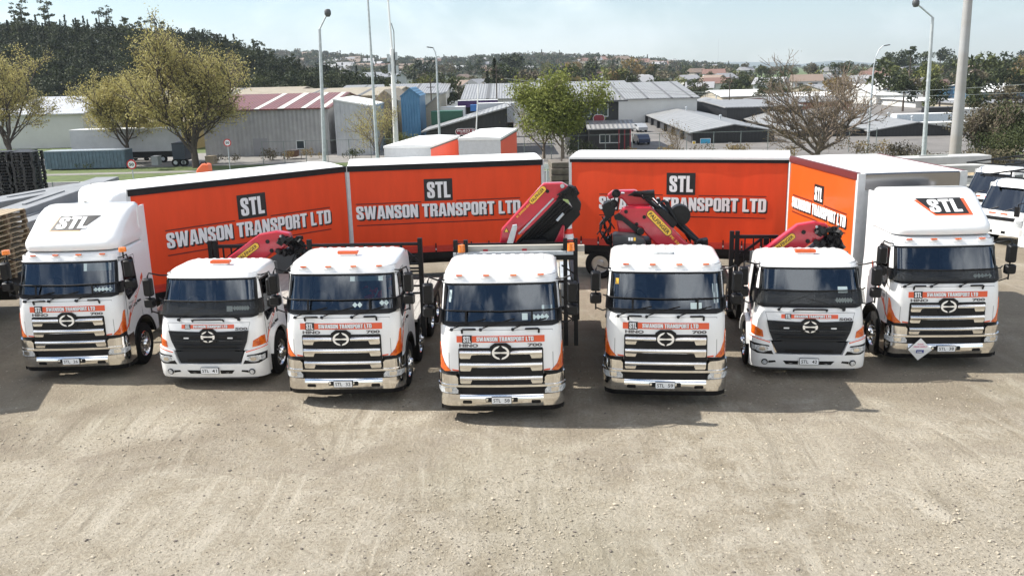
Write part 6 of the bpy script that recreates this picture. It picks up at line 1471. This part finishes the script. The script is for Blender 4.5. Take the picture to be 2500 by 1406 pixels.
small_lorry('small white truck with roof rack, front one of the pair right of STL 38', 2432, 598, radians(-60)); small_lorry('small white truck half hidden behind the front one, right of STL 38', 2395, 548, radians(-58)); small_lorry('small white truck cut off by the right edge', 2545, 640, radians(-60))

body('box_trailer', (-12.95, 18.0), (-14.7, 24.0), 2.45, 3.05, 'white sided box trailer added unseen beyond the left edge to cast the shadow at far left', cm=white, rail=greyp, axles=(4.8,), group=None)  # trailer body added out of view, only to throw the shadow at far left

# clutter in front of the warehouses
for x, y, w, h, lb, lm in ((660, 392, 4, 1.6, 'leafless scrub against the wall of the grey warehouse', lm_k), (735, 390, 5, 1.4, 'brown scrub left of the tall lamp pole', lm_b), (860, 388, 3, 1.3, 'green weeds at the foot of the pale shed', lm_m), (560, 398, 4, 1.2, 'low brown scrub by the tallest ochre tree', lm_k), (1420, 385, 4, 2.2, 'dark green shrub under the lime green tree', lm_m), (1500, 388, 6, 1.4, 'low hedge before the office wing', lm_k), (1600, 386, 6, 1.5, 'dry scrub before the storage drive', lm_b), (1740, 388, 9, 1.6, 'brown hedge before the storage end wall', lm_k), (1860, 390, 9, 2.0, 'twiggy scrub left of the wide bare tree', lm_b), (2090, 390, 9, 2.4, 'twiggy scrub right of the wide bare tree', lm_b), (2180, 394, 6, 2.0, 'dull green scrub left of the right lamp pole', lm_k)): bush(x, y, w, h, lb, lm)
boxthing('parked_lorry', 'dark lorry cab parked beside the tallest ochre tree', 'lorry', 418, 448, 112, 350, 398, 3, mat('lorry_dark', (.02, .03, .05), .4), blackm, wheels=True)
boxthing('concrete_block', 'grey concrete block on the verge left of the dark lorry', 'block', 368, 384, 108, 382, 404, 1.2, cb, cb)
boxthing('skip_bin', 'rust brown bin against the grey warehouse wall', 'bin', 700, 722, 118, 368, 384, 1.8, mat('bin_rust', (.14, .07, .04), .8, var=.3), mat('bin_top', (.06, .05, .05), .8))
boxthing('crate_stack', 'pale timber crate stack before the grey warehouse', 'crate stack', 500, 520, 114, 382, 404, 1.5, wood, wood)
def car(lb, px, py, c_, rz, grp='cars parked among the sheds'):
    p = G(px, py, GZ); r = empty('parked_car', p, rz); tag(r, lb, 'car', grp)
    MB().mat(mat('paint_%d%d' % (px, py), c_, .3, coat=.5)).prism([(-2.1, .35), (2.1, .35), (2.1, .85), (1.3, .98), (.7, 1.45), (-1.1, 1.45), (-1.8, 1.0), (-2.1, .9)], lambda u, v, t: Vector((t, u, v)), -.85, .85).build('body', None, r, bevel=.06)
    MB().mat(winm).prism([(1.15, 1.0), (.68, 1.38), (-1.05, 1.38), (-1.6, 1.02)], lambda u, v, t: Vector((t, u, v)), -.87, .87).build('window', None, r)
    for sx in (-.75, .75):
        for sy in (-1.3, 1.3): MB().mat(rubber).cyl((sx-.12, sy, .32), (sx+.12, sy, .32), .32, 14).build('wheel', None, r)
for a in (('white car parked on the apron left of the grey warehouse', 345, 392, (.6, .6, .6), 1.4), ('silver car parked at the far end of the storage drive', 1560, 322, (.35, .36, .37), .2), ('dark blue car beside the black office', 1565, 352, (.02, .03, .07), .1), ('white car parked by the blue shed', 1000, 330, (.6, .6, .6), 1.5), ('red car by the lean-to shed', 1050, 325, (.3, .02, .02), 1.2)): car(*a)
B_('shed', 'low brown lean-to in front of the cream roofed warehouse', 300, 470, 140, 20, 300, 285, w_must, r_rust, group=None)
B_('warehouse', 'long dark-walled shed between the two storage rows', 1775, 1960, 175, 40, 262, 246, w_black, r_grey, group=None)
B_('warehouse', 'rust red shed behind the storage rows', 1905, 2080, 205, 30, 250, 236, mat('wall_rust', (.25, .10, .08), .8), r_grey, group=None)
B_('warehouse', 'grey-roofed shed beyond the thick steel pole', 2360, 2520, 195, 30, 262, 246, w_tan, r_grey, group=None)
# ================================================================== HILLS, WOOD, SUBURB
def lutx(tab): return lut(tab)
def hill(name, prof, Yf, Yb, m, zb=GZ-3, pxs=None):
    """terrain with the skyline given as (photo column, photo row) at distance Yb, falling to the plain at Yf"""
    h = lut(prof); x0, x1 = prof[0][0], prof[-1][0]; N = 60; R_ = 14; mb = MB().mat(m); g = []
    for j in range(R_+3):
        t = j/R_; row_ = []
        for i in range(N+1):
            px = x0+(x1-x0)*i/N; p = AT(px, h(px), Yb)
            if j <= R_: y = Yf+(Yb-Yf)*t; s_ = t*t*(3-2*t); z = zb+(p.z-zb)*s_; x = p.x*(y/Yb)
            else: y = Yb+(Yb-Yf)*(.5*(j-R_)); z = p.z+(zb-p.z)*(j-R_)/2; x = p.x*(y/Yb)
            z += noise.noise((x*.01, y*.01, 3))*(p.z-zb)*.10*min(1, t*2) if j <= R_ else 0
            row_.append(mb.b.verts.new((x, y, z)))
        g.append(row_)
    for a, b_ in zip(g, g[1:]):
        for i in range(N): mb.face([a[i], a[i+1], b_[i+1], b_[i]])
    o = mb.build(name, smooth=180); tag(o, kind='structure'); mb = None
    def surf_(px, t):
        p = AT(px, h(px), Yb); y = Yf+(Yb-Yf)*t; s_ = t*t*(3-2*t); return Vector((p.x*(y/Yb), y, zb+(p.z-zb)*s_))
    return surf_
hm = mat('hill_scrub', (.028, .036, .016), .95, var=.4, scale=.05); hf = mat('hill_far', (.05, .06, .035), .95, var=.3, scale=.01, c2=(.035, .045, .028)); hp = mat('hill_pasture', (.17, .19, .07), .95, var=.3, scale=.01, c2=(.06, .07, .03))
s1 = hill('hill_left', [(-500, 120), (0, 108), (100, 108), (250, 112), (400, 122), (500, 135), (600, 160), (700, 198), (760, 215), (850, 226), (950, 236)], 175, 300, hm)
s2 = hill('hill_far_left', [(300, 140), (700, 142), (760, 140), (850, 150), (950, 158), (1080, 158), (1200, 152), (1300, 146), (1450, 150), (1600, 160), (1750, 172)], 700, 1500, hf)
s2b = hill('hill_pasture', [(1350, 172), (1450, 158), (1520, 158), (1620, 170), (1700, 182), (1800, 190)], 600, 1100, hp)
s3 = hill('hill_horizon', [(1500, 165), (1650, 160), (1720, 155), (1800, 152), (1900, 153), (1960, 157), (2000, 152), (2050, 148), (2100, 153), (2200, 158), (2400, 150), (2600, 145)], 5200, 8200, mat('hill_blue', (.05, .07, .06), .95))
s4 = hill('hill_right', [(2000, 196), (2100, 192), (2250, 186), (2350, 184), (2450, 182), (2600, 176), (2900, 165)], 330, 620, hm)
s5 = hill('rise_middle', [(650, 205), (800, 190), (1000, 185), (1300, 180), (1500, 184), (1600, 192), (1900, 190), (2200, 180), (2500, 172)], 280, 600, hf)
# tree kinds as small arrays, for woods too dense to count
def t_round(n, R_=3.3, H=6.6, seed=1):
    cl = [(RS.uniform(-.6, .6)*R_, RS.uniform(-.6, .6)*R_, RS.uniform(.35, .95)*H, RS.uniform(.28, .55)*R_) for _ in range(9)]; P, T = crown_pts(cl, n); return P, T
def t_pine(n, R_=1.8, H=9.):
    z = RS.uniform(.08, 1, n)**.8; a = RS.uniform(0, 2*pi, n); r_ = R_*(1-z)*(.55+.45*np.sign(np.sin(z*34)))*RS.uniform(.5, 1.1, n)+.08; return np.stack([np.cos(a)*r_, np.sin(a)*r_, z*H], 1), np.clip(RS.normal(.4, .2, n), 0, 1)
def t_tall(n, R_=2.2, H=10.):
    cl = [(RS.uniform(-.5, .5)*R_, RS.uniform(-.5, .5)*R_, RS.uniform(.5, 1.)*H, RS.uniform(.22, .42)*R_) for _ in range(10)]; P, T = crown_pts(cl, n, .5); return P, T
def wood(name, label, spots, leaf, lm_, per=24):
    Vs, Fs, Ts, M_ = [], [], [], []; off = 0
    for (p, kind, sc, mi) in spots:
        P, T = t_round(per) if kind == 0 else t_pine(int(per*9)) if kind == 1 else t_tall(per*2)
        P = P*sc+np.array(p)[None]; lsz = leaf*sc
        V, F, T = quads(P, lsz, np.clip(T+RS.normal(0, .12), 0, 1)); Vs.append(V); Fs.append(F+off); Ts.append(T); M_.append(np.full(len(F), mi)); off += len(V)
        q = np.array(p); w_ = .16*sc; z_ = 6*sc*(.7 if kind == 0 else 1.1); tv = np.array([[q[0]-w_, q[1], q[2]-1], [q[0]+w_, q[1], q[2]-1], [q[0]+w_*.4, q[1], q[2]+z_], [q[0]-w_*.4, q[1], q[2]+z_]]); Vs.append(tv); Fs.append(np.array([[0, 1, 2, 3]])+off); Ts.append(np.array([0.])); M_.append(np.array([len(lm_)-1])); off += 4
    o = np_mesh(name, np.concatenate(Vs), np.concatenate(Fs), lm_, mi=np.concatenate(M_), tone=np.concatenate(Ts)); tag(o, label, 'wood', kind='stuff'); return o
rw = random.Random(77)
spots = []
for k in range(1500):
    px = rw.uniform(-120, 960); t = rw.uniform(0, 1.05)**.7; p = s1(px, min(t, 1.03)); kind = rw.choices((0, 1, 2), (8, 2., .8))[0]
    if px > 840 and t > .9: continue
    spots.append((tuple(p), kind, rw.uniform(.6, 1.05), 0 if rw.random() < .75 else 1))
wood('hillside_wood', 'dark evergreen bush covering the steep hill at the left', spots, .30, [lm_d, lm_m, leafmat('trunkish', (.05, .04, .03), (.05, .04, .03), trans=0)], per=26)
def single(name, label, p, H, kind, lm_, group, n=None, bk_=barkd, leaf=None, cat='tree'):
    r = empty(name, p); tag(r, label, cat, group); sc = H/(7. if kind == 0 else 9. if kind == 1 else 10.5)
    P, T = t_round(n or 60) if kind == 0 else t_pine(n or 900) if kind == 1 else t_tall(n or 80)
    V, F, T = quads(P*sc, (leaf or .24)*sc, T); np_mesh('crown', V, F, [lm_], tone=T, parent=r); MB().mat(bk_).cyl((0, 0, -1), (0, 0, H*.8), .035*H, 6, .008*H).build('trunk', None, r)
# trees that stand out on the hill skyline
for px, py, H, kd in ((45, 60, 16, 2), (62, 58, 17, 2), (118, 60, 17, 2), (128, 62, 16, 2), (170, 60, 5, 1), (200, 58, 7, 2), (250, 62, 15, 2), (268, 60, 16, 2), (310, 70, 8, 2), (375, 75, 13, 2), (400, 80, 12, 2), (475, 90, 11, 2), (512, 105, 8, 1), (537, 118, 9, 1), (562, 128, 8, 1), (588, 140, 11, 2), (640, 150, 12, 2), (662, 165, 12, 2)):
    p = s1(px, .96); top = AT(px, 0, p.y); single('skyline_tree', 'tall thin-crowned tree breaking the left hill skyline', p, H*.82, kd, lm_d if kd == 1 else lm_m, 'trees on the hill skyline', n=60 if kd != 1 else 500)
# middle-distance trees, each a thing
MG = 'trees of the middle distance'
mt = []
rw = random.Random(5)
for k in range(150):
    px = rw.uniform(700, 2560); Y = rw.choice((240, 270, 300, 340, 400, 470, 560)); pick = rw.random()
    if 1080 < px < 1800 and Y < 260: Y = 300
    H = rw.uniform(6, 13)*(1.2 if Y > 400 else 1)*(.62 if 1560 < px < 2150 else 1); lmx = lm_d if pick < .3 else lm_m if pick < .62 else lm_k if pick < .82 else lm_b if pick < .9 else lm_l
    x = AT(px, 190, Y).x; mt.append((px, Y, x, H, lmx))
desc = {id(lm_d): 'dark evergreen', id(lm_m): 'mid green bushy', id(lm_k): 'dull grey-brown', id(lm_b): 'leafless brown', id(lm_l): 'yellow-green'}
def midz(x, y): return GZ if y < 280 else GZ+ (6.*min(1, (y-280)/320))
for px, Y, x, H, lmx in mt:
    place = 'left of centre' if px < 1100 else 'behind the grey warehouses' if px < 1800 else 'behind the storage rows' if px < 2200 else 'at the right'
    single('background_tree', '%s tree in the middle distance %s' % (desc[id(lmx)], place), (x, Y, midz(x, Y)), H, 0 if rw.random() < .8 else 2, lmx, MG, n=34, leaf=.34)
for px, Y, H, lb in ((1208, 235, 14, 'dark pointed conifer standing behind the wide grey warehouse'), (1190, 240, 11, 'shorter dark conifer left of the pointed one'), (2220, 330, 15, 'flat-topped pine standing above the right treeline')):
    single('conifer' if 'conifer' in lb else 'pine_tree', lb, (AT(px, 190, Y).x, Y, GZ+(0 if Y < 300 else 1.5)), H, 1 if 'conifer' in lb else 2, lm_d, None, n=1300 if 'conifer' in lb else 90)
for px, Y, H, lmx, lb in ((1118, 225, 9.5, lm_m, 'broad green tree behind the pale low building'), (1080, 215, 7, lm_d, 'round dark tree behind the curved street lamp'), (890, 215, 7, lm_m, 'green tree right of the thin tall pole'), (1290, 245, 7.5, lm_d, 'dark spreading tree above the wide warehouse roof'), (2390, 175, 6.5, lm_m, 'big dark tree right of the thick steel pole'), (2300, 185, 7, lm_m, 'green tree left of the thick steel pole'), (2210, 200, 8, lm_d, 'dark tree right of the curved lamp'), (2460, 165, 6.5, lm_k, 'leafy green tree at the right edge'), (1700, 250, 6, lm_d, 'dark tree behind the white gable end'), (1880, 255, 8, lm_d, 'dark round tree behind the long low building'), (820, 205, 6, lm_m, 'low green tree behind the cream roof')):
    single('background_tree', lb, (AT(px, 190, Y).x, Y, GZ), H, 0, lmx, MG, n=80, leaf=.26)
# far woods: one mass each
spots = []
for k in range(2300):
    px = rw.uniform(620, 1800); t = rw.uniform(.02, 1.); p = s2(px, t); spots.append((tuple(p), 0 if rw.random() < .96 else 1, rw.uniform(1.0, 1.9), rw.choice((0, 0, 1, 2))))
for k in range(70):
    px = rw.uniform(1380, 1790); t = rw.uniform(.2, 1.); p = s2b(px, t); spots.append((tuple(p), 0, rw.uniform(1.2, 2.0), rw.choice((0, 1, 2))))
wood('far_wood', 'distant tree cover on the far suburban hills', spots, .62, [lm_m, lm_d, lm_k, MATS['trunkish']], per=7)
spots = []
for k in range(420):
    px = rw.uniform(640, 2600); t = rw.uniform(.1, 1.); p = s5(px, t); spots.append((tuple(p), 0 if rw.random() < .96 else 1, rw.uniform(.7, 1.25), rw.choice((0, 0, 1, 2, 2, 3))))
for k in range(190):
    px = rw.uniform(2080, 2650); t = rw.uniform(0, 1.)**.7; p = s4(px, t); spots.append((tuple(p), 0 if rw.random() < .9 else 2, rw.uniform(.7, 1.2), rw.choice((0, 0, 1, 2, 3))))
for k in range(260):
    px = rw.uniform(1500, 2500); Y = rw.uniform(700, 3000); p = AT(px, 180, Y); spots.append(((p.x, Y, GZ), 0, rw.uniform(1.1, 1.7), rw.choice((0, 1, 2))))
wood('middle_wood', 'band of mixed trees among the suburb roofs', spots, .50, [lm_m, lm_d, lm_k, lm_l, MATS['trunkish']], per=9)
# houses of the suburb
HW = [mat('house_cream', (.42, .38, .32), .8), mat('house_white', (.50, .50, .48), .8), mat('house_brick', (.32, .18, .12), .8)]; HR = [mat('hroof_grey', (.28, .28, .29), .7), mat('hroof_red', (.19, .11, .09), .8), mat('hroof_pale', (.30, .30, .30), .6), mat('hroof_brown', (.20, .15, .12), .8)]
protos = {}
def house(p, s, wi, ri, lb, group, rz):
    k = (wi, ri)
    if k not in protos:
        r = empty('house', p); reg_ = MB().mat(HW[wi]).bb(-5, 5, -3.5, 3.5, -2, 2.8).build('wall', None, r)
        mb = MB().mat(HR[ri]); mb.prism([(-4.1, 2.6), (4.1, 2.6), (0, 4.9)], lambda u, v, t: Vector((t, u, v)), -5.5, 5.5); mb.build('roof', None, r)
        mb = MB().mat(winm); mb.bb(-3.5, -1.5, -3.56, -3.5, .8, 2.1); mb.build('window', None, r); MB().mat(winm).bb(1, 3.4, -3.56, -3.5, .8, 2.1).build('window', None, r); protos[k] = r
    else: r = copy_reg(protos[k])
    r.location = p; r.scale = (s, s, s); r.rotation_euler.z = rz; tag(r, lb, 'house', group)
wn = ['cream', 'white', 'brick']; rn = ['grey', 'red', 'pale', 'brown']
for k in range(100):
    px = rw.uniform(700, 1760); t = rw.uniform(.12, 1.0); p = s2(px, t); wi, ri = rw.choice((0, 0, 1, 1, 2)), rw.choice((0, 0, 2, 3, 3, 1))
    house(p+Vector((0, 0, 1.2)), rw.uniform(1.3, 2.0), wi, ri, 'distant %s house with %s roof on the far wooded hillside' % (wn[wi], rn[ri]), 'houses on the far hillside', rw.uniform(-.6, .6))
for k in range(16):
    px = rw.uniform(1420, 1620); p = s2b(px, rw.uniform(.85, 1.0)); wi, ri = rw.choice((0, 1)), rw.choice((1, 1, 3, 0)); house(p+Vector((0, 0, 1.5)), rw.uniform(1.2, 1.7), wi, ri, 'distant %s house with %s roof on the ridge above the pasture' % (wn[wi], rn[ri]), 'houses on the pasture ridge', rw.uniform(-.5, .5))
for k in range(50):
    px = rw.uniform(780, 2560); Y = rw.uniform(290, 560); p = AT(px, 190, Y); wi, ri = rw.choice((0, 1, 1)), rw.choice((0, 2, 0, 1, 3, 3))
    house((p.x, Y, midz(0, Y)+.8), rw.uniform(.8, 1.15), wi, ri, 'suburban %s house with %s roof half hidden by the middle-distance trees' % (wn[wi], rn[ri]), 'suburban houses among the trees', rw.uniform(-1.2, 1.2))
# thin radio mast on the horizon and pylon
p = AT(1753, 150, 4200); r = empty('radio_mast', (p.x, 4200, GZ)); tag(r, 'thin faint radio mast on the horizon', 'mast'); MB().mat(galv).cyl((0, 0, 0), (0, 0, AT(1753, 95, 4200).z-GZ), 1.2, 4, .5).build('lattice', None, r)
# ------------------------------------------------------------------ air
hz = bpy.data.materials.new('haze'); hz.use_nodes = True; n = hz.node_tree; n.nodes.clear(); o_ = n.nodes.new('ShaderNodeOutputMaterial'); v = n.nodes.new('ShaderNodeVolumePrincipled')
v.inputs['Color'].default_value = (.78, .88, .97, 1); v.inputs['Density'].default_value = .00011; v.inputs['Anisotropy'].default_value = .2; n.links.new(v.outputs[0], o_.inputs['Volume'])
if HAZE:
    o = MB().mat(hz).bb(-6000, 6000, -80, 10500, -90, 420).build('haze'); tag(o, kind='stuff')
